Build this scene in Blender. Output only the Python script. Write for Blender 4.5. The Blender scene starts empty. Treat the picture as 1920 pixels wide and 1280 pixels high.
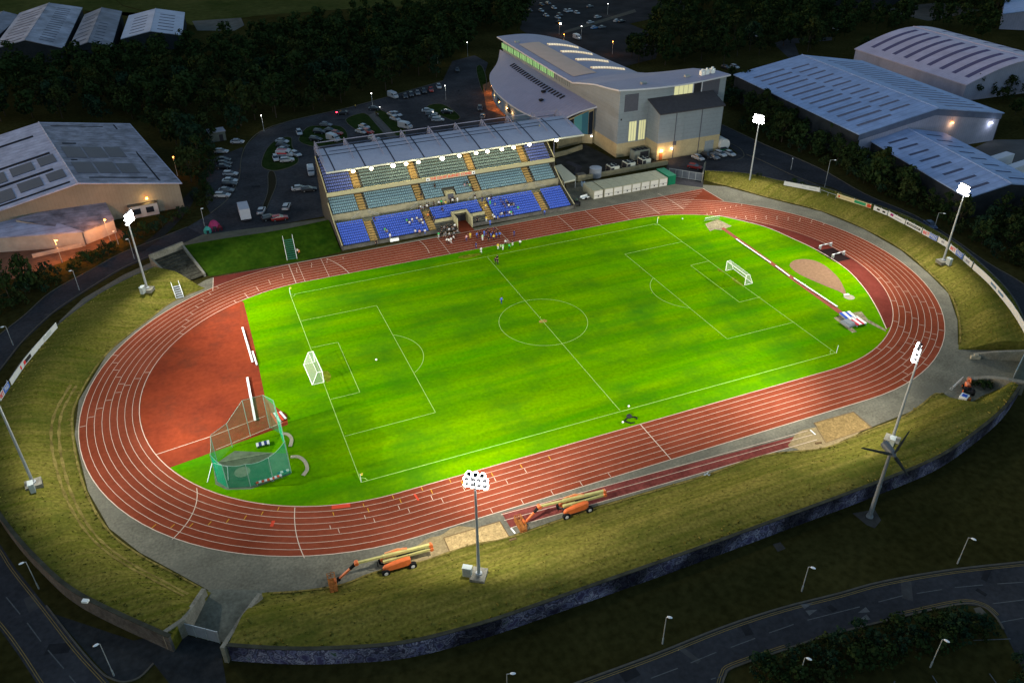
import bpy, bmesh, math, random
from mathutils import Vector, Matrix
from mathutils.geometry import tessellate_polygon
sc = bpy.context.scene
R = math.radians
rnd = random.Random(7)
# ---------------------------------------------------------------- camera
F_PX = 1505.1
CAM = Vector((-60.22, -128.05, 86.70))
RM = Matrix.Rotation(-.391, 3, 'Z') @ Matrix.Rotation(.996, 3, 'X') @ Matrix.Rotation(-.008, 3, 'Z')
cd = bpy.data.cameras.new('camera'); cam = bpy.data.objects.new('camera', cd); sc.collection.objects.link(cam)
cd.sensor_width = 36; cd.lens = F_PX / 1920 * 36; cd.clip_start = .5; cd.clip_end = 5000
cam.matrix_world = Matrix.Translation(CAM) @ RM.to_4x4()
sc.camera = cam
# ---------------------------------------------------------------- world, sun, exposure
w = bpy.data.worlds.new('World'); sc.world = w; w.use_nodes = True
nt = w.node_tree; bg = nt.nodes['Background']
sky = nt.nodes.new('ShaderNodeTexSky'); sky.sky_type = 'NISHITA'; sky.sun_disc = False
SUN_EL, SUN_ROT = R(4), R(-60)
sky.sun_elevation = SUN_EL; sky.sun_rotation = SUN_ROT; sky.air_density = 1.0; sky.ozone_density = 1.7
nt.links.new(sky.outputs[0], bg.inputs[0]); bg.inputs[1].default_value = .15
sl = bpy.data.lights.new('sun', 'SUN'); sl.energy = .05; sl.angle = R(12); sl.color = (1, .72, .55)
so = bpy.data.objects.new('sun', sl); sc.collection.objects.link(so); so.rotation_euler = (R(82), 0, R(60) + math.pi)
vs = sc.view_settings; vs.view_transform = 'Standard'; vs.look = 'None'; vs.gamma = 1; vs.use_curve_mapping = False; vs.exposure = EXPO = 1.42
sc.cycles.use_light_tree = True
sc.cycles.max_bounces = 4; sc.cycles.diffuse_bounces = 2; sc.cycles.transparent_max_bounces = 10
# ---------------------------------------------------------------- pixel of the photograph -> point of the place
def ray(px, py): return RM @ Vector(((px - 960) / F_PX, -(py - 640) / F_PX, -1.))
def at(px, py, z=0.):
    d = ray(px, py); return CAM + d * ((z - CAM.z) / d.z)
def at_plane(px, py, ax, val):
    d = ray(px, py); return CAM + d * ((val - CAM[ax]) / d[ax])
# ---------------------------------------------------------------- materials
MATS = {}
def mat(name, col, rough=.8, var=.0, scale=1., col2=None, stretch=(1, 1, 1), metal=0., emis=None, estr=0., alpha=None, coords='Object', detail=4., spec=.0, fine=None, patch=None):
    if name in MATS: return MATS[name]
    m = bpy.data.materials.new(name); m.use_nodes = True; n = m.node_tree; b = n.nodes['Principled BSDF']
    b.inputs['Roughness'].default_value = rough; b.inputs['Metallic'].default_value = metal
    b.inputs['Specular IOR Level'].default_value = spec
    b.inputs['Base Color'].default_value = (*col, 1)
    if var or col2:
        tc = n.nodes.new('ShaderNodeTexCoord'); mp = n.nodes.new('ShaderNodeMapping'); mp.inputs['Scale'].default_value = stretch
        nz = n.nodes.new('ShaderNodeTexNoise'); nz.inputs['Scale'].default_value = scale; nz.inputs['Detail'].default_value = detail; nz.inputs['Roughness'].default_value = .62
        n.links.new(tc.outputs[coords], mp.inputs[0]); n.links.new(mp.outputs[0], nz.inputs[0])
        cr = n.nodes.new('ShaderNodeValToRGB'); cr.color_ramp.elements[0].position = .32; cr.color_ramp.elements[1].position = .68
        c2 = col2 or tuple(c * (1 + var) for c in col); c1 = col if col2 else tuple(c * (1 - var) for c in col)
        cr.color_ramp.elements[0].color = (*c1, 1); cr.color_ramp.elements[1].color = (*c2, 1)
        n.links.new(nz.outputs[0], cr.inputs[0]); out = cr.outputs[0]
        if fine:
            nf = n.nodes.new('ShaderNodeTexNoise'); nf.inputs['Scale'].default_value = fine[0]; nf.inputs['Detail'].default_value = 3
            n.links.new(tc.outputs[coords], nf.inputs[0])
            mr = n.nodes.new('ShaderNodeMapRange'); mr.inputs[1].default_value = .3; mr.inputs[2].default_value = .7; mr.inputs[3].default_value = 1 - fine[1]; mr.inputs[4].default_value = 1 + fine[1]
            n.links.new(nf.outputs[0], mr.inputs[0])
            mx = n.nodes.new('ShaderNodeVectorMath'); mx.operation = 'SCALE'; n.links.new(out, mx.inputs[0]); n.links.new(mr.outputs[0], mx.inputs[3]); out = mx.outputs[0]
        if patch:   # (colour, scale, low, high): a second growth showing in large irregular patches
            np_ = n.nodes.new('ShaderNodeTexNoise'); np_.inputs['Scale'].default_value = patch[1]; np_.inputs['Detail'].default_value = 8; np_.inputs['Roughness'].default_value = .68; n.links.new(tc.outputs[coords], np_.inputs[0])
            mp2 = n.nodes.new('ShaderNodeMapRange'); mp2.inputs[1].default_value = patch[2]; mp2.inputs[2].default_value = patch[3]; n.links.new(np_.outputs[0], mp2.inputs[0])
            mc = n.nodes.new('ShaderNodeMix'); mc.data_type = 'RGBA'; n.links.new(mp2.outputs[0], mc.inputs[0]); n.links.new(out, mc.inputs[6]); mc.inputs[7].default_value = (*patch[0], 1); out = mc.outputs[2]
        n.links.new(out, b.inputs['Base Color'])
    if emis: b.inputs['Emission Color'].default_value = (*emis, 1); b.inputs['Emission Strength'].default_value = estr
    if alpha is not None: b.inputs['Alpha'].default_value = alpha
    MATS[name] = m; return m
def ribbed(name, col, rough, pitch, axis=0, depth=.3, var=.12, metal=.0, scale=.15):
    """profiled metal sheet: fine dark seams across one axis plus weathering"""
    if name in MATS: return MATS[name]
    m = mat(name, col, rough, var, scale, metal=metal, fine=(1.3, .05), spec=.1); n = m.node_tree; b = n.nodes['Principled BSDF']
    src = b.inputs['Base Color'].links[0].from_socket
    tc = n.nodes.new('ShaderNodeTexCoord'); sx = n.nodes.new('ShaderNodeSeparateXYZ'); n.links.new(tc.outputs['Object'], sx.inputs[0])
    md = n.nodes.new('ShaderNodeMath'); md.operation = 'PINGPONG'; md.inputs[1].default_value = pitch / 2; n.links.new(sx.outputs[axis], md.inputs[0])
    mr = n.nodes.new('ShaderNodeMapRange'); mr.inputs[1].default_value = 0; mr.inputs[2].default_value = pitch * .12; mr.inputs[3].default_value = 1 - depth; mr.inputs[4].default_value = 1
    n.links.new(md.outputs[0], mr.inputs[0]); mx = n.nodes.new('ShaderNodeVectorMath'); mx.operation = 'SCALE'
    n.links.new(src, mx.inputs[0]); n.links.new(mr.outputs[0], mx.inputs[3]); n.links.new(mx.outputs[0], b.inputs['Base Color'])
    return m
# ---------------------------------------------------------------- object helpers
def wloc(o):
    v = Vector()
    while o: v += o.location; o = o.parent
    return v
def tag(o, label=None, cat=None, group=None, kind=None):
    if label: o['label'] = label
    if cat: o['category'] = cat
    if group: o['group'] = group
    if kind: o['kind'] = kind
    return o
def thing(name, label, cat, loc=(0, 0, 0), group=None):
    o = bpy.data.objects.new(name, None); o.empty_display_size = .5; sc.collection.objects.link(o); o.location = loc
    return tag(o, label, cat, group)
class MB:
    def __init__(s): s.v = []; s.f = []; s.m = []
    def face(s, pts, mi=0):
        k = len(s.v); s.v += [Vector(p) for p in pts]; s.f.append(tuple(range(k, k + len(pts)))); s.m.append(mi); return s
    def grid(s, rows, mi=0, closed=False):
        k = len(s.v); nr, nc = len(rows), len(rows[0])
        for r in rows: s.v += [Vector(p) for p in r]
        for i in range(nr - 1):
            for j in range(nc if closed else nc - 1):
                j2 = (j + 1) % nc; s.f.append((k + i * nc + j, k + i * nc + j2, k + (i + 1) * nc + j2, k + (i + 1) * nc + j)); s.m.append(mi)
        return s
    def box(s, c, d, mi=0, rz=0., M=None):
        """centre, full dims"""
        Mr = M or Matrix.Rotation(rz, 3, 'Z'); k = len(s.v); c = Vector(c)
        for x in (-.5, .5):
            for y in (-.5, .5):
                for z in (-.5, .5): s.v.append(c + Mr @ Vector((x * d[0], y * d[1], z * d[2])))
        for q in ((0, 1, 3, 2), (4, 6, 7, 5), (0, 4, 5, 1), (2, 3, 7, 6), (0, 2, 6, 4), (1, 5, 7, 3)): s.f.append(tuple(k + i for i in q)); s.m.append(mi)
        return s
    def prism(s, poly, z0, z1, mi=0, top=True, mt=None):
        """poly list of (x,y) ccw or cw, z1 may be list"""
        n = len(poly); zz = z1 if isinstance(z1, (list, tuple)) else [z1] * n; k = len(s.v)
        s.v += [Vector((p[0], p[1], z0)) for p in poly] + [Vector((p[0], p[1], z)) for p, z in zip(poly, zz)]
        for i in range(n): j = (i + 1) % n; s.f.append((k + i, k + j, k + n + j, k + n + i)); s.m.append(mi)
        if top: s.f.append(tuple(k + n + i for i in range(n))); s.m.append(mi if mt is None else mt)
        return s
    def tube(s, p, q, r, n=6, mi=0, r2=None, cap=True):
        p, q = Vector(p), Vector(q); a = (q - p).normalized(); u = a.orthogonal().normalized(); w_ = a.cross(u); r2 = r if r2 is None else r2; k = len(s.v)
        for (c, rr) in ((p, r), (q, r2)):
            for i in range(n): t = 2 * math.pi * i / n; s.v.append(c + (u * math.cos(t) + w_ * math.sin(t)) * rr)
        for i in range(n): j = (i + 1) % n; s.f.append((k + i, k + j, k + n + j, k + n + i)); s.m.append(mi)
        if cap: s.f.append(tuple(k + i for i in range(n))[::-1]); s.m.append(mi); s.f.append(tuple(k + n + i for i in range(n))); s.m.append(mi)
        return s
    def path(s, pts, r, n=6, mi=0):
        for a, b in zip(pts[:-1], pts[1:]): s.tube(a, b, r, n, mi)
        return s
    def lathe(s, prof, c=(0, 0, 0), n=12, mi=0):
        c = Vector(c); rows = [[c + Vector((r * math.cos(2 * math.pi * i / n), r * math.sin(2 * math.pi * i / n), z)) for i in range(n)] for r, z in prof]
        return s.grid(rows, mi, True)
    def build(s, name, mats, parent=None, smooth=False, org=None, **tags):
        if not isinstance(mats, (list, tuple)): mats = [mats]
        if parent is not None: o0 = wloc(parent)
        elif org is not None: o0 = Vector(org)
        else:
            xs = [v.x for v in s.v]; ys = [v.y for v in s.v]; o0 = Vector(((min(xs) + max(xs)) / 2, (min(ys) + max(ys)) / 2, min(v.z for v in s.v)))
        me = bpy.data.meshes.new(name); me.from_pydata([v - o0 for v in s.v], [], s.f); me.update()
        for m in mats: me.materials.append(m)
        for p, mi in zip(me.polygons, s.m): p.material_index = mi
        if smooth:
            for p in me.polygons: p.use_smooth = True
        o = bpy.data.objects.new(name, me); sc.collection.objects.link(o)
        if parent is not None: o.parent = parent
        else: o.location = o0
        return tag(o, tags.get('label'), tags.get('cat'), tags.get('group'), tags.get('kind'))
def copy_tree(o, parent=None, loc=None, rz=None, label=None, group=None, cols=None, scl=None):
    c = o.copy(); sc.collection.objects.link(c); c.parent = parent
    if loc is not None: c.location = loc
    if rz is not None: c.rotation_euler = (0, 0, rz)
    if scl is not None: c.scale = scl
    if label: c['label'] = label
    if group: c['group'] = group
    for ch in o.children: copy_tree(ch, c, cols=cols)
    return c
def recolor(o, cols):
    if o.type == 'MESH':
        for i, sl_ in enumerate(o.material_slots):
            nm = o.data.materials[i].name
            if nm in cols: sl_.link = 'OBJECT'; sl_.material = cols[nm]
    for ch in o.children: recolor(ch, cols)
# ---------------------------------------------------------------- curves
def smooth_line(pts, n=6, closed=False):
    P = [Vector(p) for p in pts]; out = []; N = len(P)
    for i in range(N if closed else N - 1):
        g = (lambda k: P[k % N]) if closed else (lambda k: P[min(max(k, 0), N - 1)])
        a, b, c, d = g(i - 1), g(i), g(i + 1), g(i + 2)
        for j in range(n):
            t = j / n; out.append(.5 * ((2 * b) + (c - a) * t + (2 * a - 5 * b + 4 * c - d) * t * t + (3 * b - a - 3 * c + d) * t ** 3))
    if not closed: out.append(P[-1])
    return out
def pxline(px, z=0., n=6, smooth=True, closed=False):
    pts = [at(*p, z) for p in px]
    return smooth_line(pts, n, closed) if smooth else pts
def resample(pts, n):
    L = [0.]
    for a, b in zip(pts[:-1], pts[1:]): L.append(L[-1] + (b - a).length)
    out = []; k = 0
    for i in range(n):
        t = L[-1] * i / (n - 1)
        while k < len(L) - 2 and L[k + 1] < t: k += 1
        f = (t - L[k]) / max(1e-9, L[k + 1] - L[k]); out.append(pts[k].lerp(pts[k + 1], min(1, max(0, f))))
    return out
def ribbon(mb, pts, wd, z, mi=0, closed=False):
    n = len(pts); A = []; B = []
    for i in range(n):
        a = pts[(i - 1) % n] if closed or i > 0 else pts[i]; b = pts[(i + 1) % n] if closed or i < n - 1 else pts[i]
        d = Vector((b[0] - a[0], b[1] - a[1], 0)).normalized(); nn = Vector((-d.y, d.x, 0)) * wd / 2; p = Vector((pts[i][0], pts[i][1], z))
        A.append(p + nn); B.append(p - nn)
    if closed: A.append(A[0]); B.append(B[0])
    mb.grid([A, B], mi); return mb
def seg(mb, a, b, wd, z, mi=0): return ribbon(mb, [Vector((*a[:2], 0)), Vector((*b[:2], 0))], wd, z, mi)
def sheet(name, pts, z, m, kind='structure'):
    P = [Vector((p[0], p[1], 0)) for p in pts]; tri = tessellate_polygon([P]); mb = MB(); mb.v = [Vector((p.x, p.y, z)) for p in P]
    for t in tri:
        a, b, c = (mb.v[i] for i in t); mb.f.append(tuple(t) if (b - a).cross(c - a).z > 0 else tuple(t)[::-1]); mb.m.append(0)
    return mb.build(name, m, kind=kind, org=(0, 0, 0))
def kerb(name, line, wd=.25, h=.12, m=None, z=0.):
    mb = MB(); n = len(line); A = []; B = []
    for i in range(n):
        a, b = line[max(i - 1, 0)], line[min(i + 1, n - 1)]; d = Vector((b.x - a.x, b.y - a.y, 0)).normalized(); nn = Vector((-d.y, d.x, 0)) * wd / 2
        A.append(line[i] + nn); B.append(line[i] - nn)
    up = Vector((0, 0, h)); mb.grid([[p.xy.to_3d() + Vector((0, 0, z)) for p in A], [p.xy.to_3d() + Vector((0, 0, z)) + up for p in A], [p.xy.to_3d() + Vector((0, 0, z)) + up for p in B], [p.xy.to_3d() + Vector((0, 0, z)) for p in B]])
    return mb.build(name, m, kind='structure', org=(0, 0, 0))
ORD = ['first', 'second', 'third', 'fourth', 'fifth', 'sixth', 'seventh', 'eighth', 'ninth', 'tenth', 'eleventh', 'twelfth', 'thirteenth', 'fourteenth', 'fifteenth', 'sixteenth']
# ---------------------------------------------------------------- palette
M_concrete = mat('concrete', (.17, .16, .13), .9, .25, .5, fine=(4, .15))
M_conc_dark = mat('dark_concrete', (.09, .085, .075), .9, .3, .4, fine=(4, .15))
M_white = mat('white_paint', (.8, .8, .76), .6)
M_line = mat('line_paint', (.60, .46, .35), .85, .12, 2.)
M_steel = mat('galvanised_steel', (.34, .36, .37), .5, .1, 2., metal=.4)
M_dark = mat('dark_metal', (.03, .03, .035), .6)
M_black = mat('black_rubber', (.015, .015, .015), .8)
M_glass = mat('dark_glass', (.015, .02, .03), .12, spec=.6)
M_asph = mat('asphalt', (.036, .036, .040), .9, .22, .12, fine=(1.5, .18))
M_asph2 = mat('worn_asphalt', (.047, .045, .048), .9, .3, .1, fine=(1.2, .2))
M_kerb = mat('kerb_stone', (.09, .08, .065), .9, .15, 1.)
# ================================================================ SETTING
M_ground = mat('rough_grass', (.022, .020, .006), 1., col2=(.042, .036, .011), scale=.05, fine=(.9, .3))
mb = MB(); mb.face([(-2500, -2500, 0), (2500, -2500, 0), (2500, 2500, 0), (-2500, 2500, 0)]); mb.build('ground', M_ground, kind='structure', org=(0, 0, 0))

def tp(r, side, th):  # point of the running track, radius r from a bend centre
    return Vector((side * (42.1 + (r - .45) * math.cos(th)), 1.012 * r * math.sin(th), 0))
def oval(r, n=40):
    P = [tp(r, 1, -math.pi / 2 + math.pi * i / n) for i in range(n + 1)]
    P += [tp(r, -1, math.pi / 2 - math.pi * i / n) for i in range(n + 1)]
    return P
# apron of grey paving round the track, everything inside the bank foot
M_pave = mat('paving', (.150, .138, .102), .95, .22, .22, fine=(2.6, .24), patch=((.125, .117, .090), .12, .45, .7))
apron_px = [(385, 525), (325, 560), (282, 596), (203, 660), (148, 750), (140, 815), (165, 920), (205, 990), (262, 1035), (330, 1072), (395, 1108), (490, 1112), (560, 1107), (640, 1095), (700, 1072), (780, 1052), (880, 1022), (960, 1003), (1120, 948), (1310, 893), (1440, 850), (1545, 838), (1620, 806), (1720, 766), (1760, 742),
            (1800, 775), (1850, 745), (1905, 722), (1990, 700), (1990, 630), (1796, 646), (1795, 600), (1778, 550), (1740, 512), (1690, 470), (1620, 430), (1540, 397), (1440, 372), (1360, 350), (1300, 345), (1180, 330), (1060, 345), (1070, 392), (650, 475), (400, 520)]
sheet('apron', pxline(apron_px, 0, 1, False), .012, M_pave)
M_track = mat('track_rubber', (.160, .034, .016), .9, col2=(.225, .052, .026), scale=.09, fine=(1.4, .1), detail=6)
M_track_dark = mat('damp_track_rubber', (.13, .028, .02), .85, .2, .2, fine=(1.5, .1))
mb = MB(); A = oval(46.3); B = oval(36.4); A.append(A[0]); B.append(B[0])
Z_T = .03
mb.grid([[p.xy.to_3d() + Vector((0, 0, Z_T)) for p in A], [p.xy.to_3d() + Vector((0, 0, Z_T)) for p in B]])
mb.build('running_track', M_track, kind='structure', org=(0, 0, 0))
# chutes of the straights
sheet('sprint_chute', [tp(46.28, -1, math.pi / 2), at(400, 520), at(399, 546), tp(46.28, -1, 2.13), tp(46.28, -1, 1.95), tp(46.28, -1, 1.75)], Z_T - .004, M_track_dark)
cr = [tp(46.28, 1, math.pi / 2), at(1318, 353.5), at(1357, 376.7), tp(46.2, 1, .95), tp(46.2, 1, 1.1), tp(46.2, 1, 1.25), tp(46.2, 1, 1.4)]
sheet('sprint_chute', cr, Z_T - .004, M_track)
# infield
M_turf = mat('pitch_turf', (.045, .190, 0), 1., col2=(.125, .245, 0), scale=.14, stretch=(.12, 1.7, 1), detail=7, fine=(1.6, .14), patch=((.034, .130, .003), .07, .46, .72))
n_ = M_turf.node_tree; b_ = n_.nodes['Principled BSDF']; src = b_.inputs['Base Color'].links[0].from_socket   # mowing bands along the pitch
tc = n_.nodes.new('ShaderNodeTexCoord'); sx = n_.nodes.new('ShaderNodeSeparateXYZ'); n_.links.new(tc.outputs['Object'], sx.inputs[0]); pp = n_.nodes.new('ShaderNodeMath'); pp.operation = 'PINGPONG'; pp.inputs[1].default_value = 5.2; n_.links.new(sx.outputs[1], pp.inputs[0])
mr = n_.nodes.new('ShaderNodeMapRange'); mr.inputs[1].default_value = 2.2; mr.inputs[2].default_value = 3.0; mr.inputs[3].default_value = .93; mr.inputs[4].default_value = 1.06; n_.links.new(pp.outputs[0], mr.inputs[0]); mx = n_.nodes.new('ShaderNodeVectorMath'); mx.operation = 'SCALE'; n_.links.new(src, mx.inputs[0]); n_.links.new(mr.outputs[0], mx.inputs[3]); n_.links.new(mx.outputs[0], b_.inputs['Base Color'])
sheet('infield_grass', oval(36.6), .022, M_turf)
# red D area
dl = [at(457, 567)] + [tp(36.5, -1, t) for t in [1.15 - .165 * i for i in range(0, 11)]] + [at(320, 876), at(395, 849), at(540, 796), at(538, 777), at(520, 765), at(497, 745), at(478, 652)]
M_red = mat('red_polymeric_area', (.15, .028, .014), .95, col2=(.25, .044, .017), scale=.12, detail=7, fine=(1.2, .12), patch=((.10, .028, .016), .05, .52, .68))
sheet('throwing_area', dl, .027, M_red)
# steeplechase lane inside the right bend
st_px = [(1350, 405), (1430, 424), (1485, 447), (1535, 471), (1585, 503), (1620, 540), (1645, 580), (1662, 617)]
st = pxline(st_px, 0, 4); inner = [tp(36.5, 1, -.93 + .115 * i) for i in range(17)]
sheet('steeplechase_lane', st + inner, .027, M_track_dark)
kerb('steeplechase_kerb', st, .16, .05, M_line, .03)
# water jump pit
wj = [at(1530, 470), at(1562, 465), at(1595, 486), at(1566, 492)]
sheet('water_jump', wj, .034, mat('water_jump_pit', (.02, .012, .012), .25))
# ---- lane lines
mb = MB()
for i in range(9):
    r = 36.5 + 1.22 * i + (.06 if i == 0 else 0); ribbon(mb, oval(r, 48), .075 if 0 < i < 8 else .12, .05, closed=True)
# far straight chute lines
for i in range(1, 9):
    r = 36.5 + 1.22 * i; y = 1.012 * r
    xe = 57 + 1.7 * i
    seg(mb, (42, y), (xe, y), .1, .051)
seg(mb, at(1318, 354), at(1357, 377), .14, .051); seg(mb, at(400, 521), at(399, 545), .12, .051)
def across(x, y0=36.5, y1=46.3, wd=.09, s=1): seg(mb, (x, s * 1.012 * y0), (x, s * 1.012 * y1), wd, .054)
across(.9, s=-1, wd=.14); across(-8, wd=.08); across(7.5); across(25, wd=.08); across(33); across(41, wd=.08); across(50, 36.5, 46, .1)
across(-37, wd=.08); across(-44.5, wd=.14); across(-42.5, wd=.08)
# curved start lines
def arc_line(p, q, bow, wd=.12):
    p = Vector((*p[:2], 0)); q = Vector((*q[:2], 0)); d = q - p; nn = Vector((-d.y, d.x, 0)).normalized() * bow
    ribbon(mb, [p.lerp(q, t / 12) + nn * (4 * (t / 12) * (1 - t / 12)) for t in range(13)], wd, .056)
arc_line(at(323, 1011), at(369, 915), -1.2); arc_line(at(571, 1046), at(553, 951), .5); arc_line(at(612, 485), at(655, 513), .5)
arc_line(at(1233, 363), at(1282, 393), .4); arc_line(at(785, 451), at(805, 475), .4)
# staggered lane marks
def stag(side, th0, dth, i0=0, i1=8, wd=.1):
    for i in range(i0, i1):
        t = th0 + dth * i; seg(mb, tp(36.6 + 1.22 * i, side, t), tp(37.6 + 1.22 * i, side, t), wd, .056)
stag(-1, 1.12, .085); stag(-1, 1.2, .085); stag(-1, .72, .06); stag(-1, .35, -.05, 0, 8); stag(-1, .1, .055, 3); stag(1, .75, -.06); stag(1, .82, -.06); stag(1, 1.02, -.03)
stag(1, -.35, -.05); stag(1, -.62, -.055); stag(1, -.86, -.045); stag(1, -1.0, -.05, 2); stag(1, -1.2, .05)
for k in range(0, 7):
    seg(mb, (-53 + k * 5.2 , -1.012 * (36.7 + 1.22 * min(7, 1 + k // 2 * 0 + 1))), (-53 + k * 5.2, -1.012 * 40.0), .09, .056)
for k in range(6): seg(mb, (-52 + k * 5.3, -1.012 * (40.3)), (-52 + k * 5.3, -1.012 * 41.2), .08, .056)
for k in range(5): seg(mb, (-30 + k * 5, -1.012 * 45.2), (-30 + k * 5, -1.012 * 46.1), .08, .056)
mb.build('lane_markings', M_line, kind='structure', org=(0, 0, 0))
# yellow and red marks
mb = MB()
for i in range(8): t = .98 - i * .055; seg(mb, tp(36.8 + 1.22 * i, -1, -t - .1), tp(37.6 + 1.22 * i, -1, -t - .1), .11, .058)
for k in range(7): x = -47 + k * 5.0; seg(mb, (x, -1.012 * 37.9), (x, -1.012 * 38.8), .1, .058)
for k in range(5): x = -52 + k * 4.6; seg(mb, (x, -1.012 * 36.7), (x, -1.012 * 37.5), .1, .058)
mb.build('yellow_lane_marks', mat('yellow_line_paint', (.55, .28, .03), .8), kind='structure', org=(0, 0, 0))
mb = MB(); seg(mb, at(622, 951), at(657, 947), .8, .059); seg(mb, at(509, 987), at(513, 976), .5, .059); seg(mb, at(777, 926), at(785, 938), .3, .059)
mb.build('red_lane_marks', mat('bright_red_paint', (.55, .06, .03), .8), kind='structure', org=(0, 0, 0))
# outer edge kerb line of track
# ---- football pitch lines (corner points found on the photograph)
M_pl = mat('pitch_line_paint', (.30, .47, .10), .9, .18, 1.5)
M_pl2 = M_pl
a, b, c, d = at(544.5, 553), at(1232.2, 419.4), at(1566.5, 661.5), at(677.3, 904.1)
mb = MB(); zl = .045; W_ = .13
for p, q in ((a, b), (b, c), (c, d), (d, a)): seg(mb, p, q, W_, zl)
seg(mb, at(914.1, 482.7), at(1162.3, 769.4), W_, zl)
for P4 in (((564.4, 601.9), (706.3, 573.1), (816.5, 773.2), (646.6, 817.7)), ((583.8, 651.9), (633.8, 641.9), (674.8, 735.3), (620.2, 748.6)),
           ((1279.8, 453.3), (1171.3, 476.7), (1363.3, 635.5), (1489.1, 603.9)), ((1330.3, 489.2), (1294.7, 497.8), (1386.2, 566.7), (1425.7, 556.9))):
    Q = [at(*p) for p in P4]
    for p, q in zip(Q[:-1], Q[1:]): seg(mb, p, q, .12, zl + .003)
def pt_on(c0, r, t): return c0 + Vector((r * math.cos(t), r * math.sin(t), 0))
cc = at(1018.5, 602.5)
ribbon(mb, [pt_on(cc, 9.15, 2 * math.pi * i / 64) for i in range(64)], .12, zl + .004, closed=True)
def box_arc(p, q, bow):
    p, q = at(*p), at(*q); d = q - p; L = d.length; r = (L * L / 4 + bow * bow) / (2 * bow); nn = Vector((-d.y, d.x, 0)).normalized(); c0 = (p + q) / 2 + nn * (bow - r); th = math.asin(min(1, L / 2 / r))
    ribbon(mb, [c0 + nn * r * math.cos(t) + d.normalized() * r * math.sin(t) for t in [th * (i / 12 - 1) for i in range(25)]], .12, zl + .005)
box_arc((737.9, 628.1), (776.9, 699.1), 3.65); box_arc((1292.8, 577.5), (1224.4, 522), 3.65)
for cpt, a0 in ((a, -math.pi / 2), (b, math.pi), (c, math.pi / 2), (d, 0)):
    ribbon(mb, [pt_on(cpt, 1., a0 + i * math.pi / 16) for i in range(9)], .12, zl + .005)
mb.build('pitch_markings', M_pl, kind='structure', org=(0, 0, 0))
# worn spots
M_worn = mat('worn_turf', (.30, .20, .05), 1., .3, 1.)
def blob(name, c0, rx, ry, m, z, seed=1, ang=0., n=28, jag=.25):
    rr = random.Random(seed); P = []
    ph = [rr.uniform(0, 6.3) for _ in range(4)]
    for i in range(n):
        t = 2 * math.pi * i / n; k = 1 + jag * (.5 * math.sin(2 * t + ph[0]) + .35 * math.sin(3 * t + ph[1]) + .3 * math.sin(7 * t + ph[2])) ; v = Vector((rx * k * math.cos(t), ry * k * math.sin(t), 0)); v.rotate(Matrix.Rotation(ang, 3, 'Z')); P.append(c0 + v)
    return sheet(name, P, z, m)
blob('worn_grass', at(1018, 602), .8, .7, M_worn, .032, 3)
M_worn2 = mat('thin_turf', (.14, .17, .01), 1., .4, 1.2)
blob('worn_grass', at(612, 705), .7, 2.2, M_worn2, .031, 4); blob('worn_grass', at(1350, 507), .5, .8, M_worn2, .031, 5); blob('worn_grass', at(1382, 528), .6, 2., M_worn2, .031, 6); blob('worn_grass', at(880, 480), 2.6, 1.0, M_worn2, .031, 7); 
# shot put landing fan and circle
fan_px = [(1587, 552), (1574, 524), (1558, 507), (1545, 497), (1528, 489), (1508, 486), (1490, 488), (1481, 495), (1483, 502), (1500, 515), (1540, 533), (1570, 545)]
M_cinder = mat('cinder', (.22, .13, .075), 1., .15, 1.5, fine=(5, .1))
sheet('shot_put_landing_area', pxline(fan_px, 0, 3, closed=True), .033, M_cinder)
M_conc_l = mat('light_concrete', (.33, .29, .21), .9, .15, 1.2, fine=(5, .1))
cs = at(1592, 557); sheet('shot_put_circle', [pt_on(cs, 1.15, i * math.pi / 12) for i in range(24)], .036, M_conc_l)
# long jump (pole vault) runway across the right end
rw = [at(1352, 429), at(1357, 426.5), at(1588, 590), at(1578, 592)]
sheet('runway', rw, .034, mat('runway_rubber', (.24, .07, .045), .9, .2, 1.))
# paved squares at both ends
M_slab = mat('paving_slabs', (.24, .20, .12), .95, .35, 1.1, fine=(3, .3))
sheet('paved_square', pxline([(1322, 420), (1345, 411), (1372, 424), (1352, 432), (1340, 430), (1331, 434)], 0, 1, False), .029, M_slab)
sheet('paved_square', pxline([(1563, 596), (1585, 588), (1615, 584), (1630, 602), (1590, 609), (1607, 622), (1598, 624)], 0, 1, False), .029, M_slab)
sheet('paved_path', pxline([(1624, 603), (1661, 622), (1661, 618), (1630, 600)], 0, 1, False), .0295, M_slab)
# jump runway and sand pits along the near straight
sheet('jump_runway', [at(941, 962), at(1527, 808), at(1532, 823), at(957, 989)], .03, mat('faded_runway_rubber', (.17, .042, .034), .9, .3, .25, fine=(2, .15)))
mb = MB(); ym = (at(957, 989).y + at(941, 962).y) / 2
seg(mb, (-29, at(945, 962).y - .1), (26, at(945, 962).y - 2.2), .1, .04); seg(mb, (-29, at(950, 974).y), (26, at(1528, 815).y + .2), .09, .041)
seg(mb, at(958, 989), at(1532, 824), .1, .04); mb.build('runway_lines', M_line, kind='structure', org=(0, 0, 0))
M_sand = mat('sand', (.42, .29, .13), 1., .28, 1.3, fine=(3.5, .25)); M_sand2 = mat('trodden_sand', (.27, .20, .10), 1., .2, .8, fine=(3, .2))
sheet('sand_pit', [at(833, 1008), at(937, 978), at(955, 1007), at(849, 1045)], .035, M_sand)
sheet('sand_pit', [at(1528, 793), at(1600, 773), at(1633, 801), at(1549, 829)], .035, mat('coarse_sand', (.25, .165, .065), 1., .25, 1.3, fine=(3, .3)))
blob('spilt_sand', at(1545, 818), 7, 2.6, M_sand2, .031, 9, .1); blob('spilt_sand', at(835, 1025), 5, 3.2, M_sand2, .031, 8, .1)
mb = MB()
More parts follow.
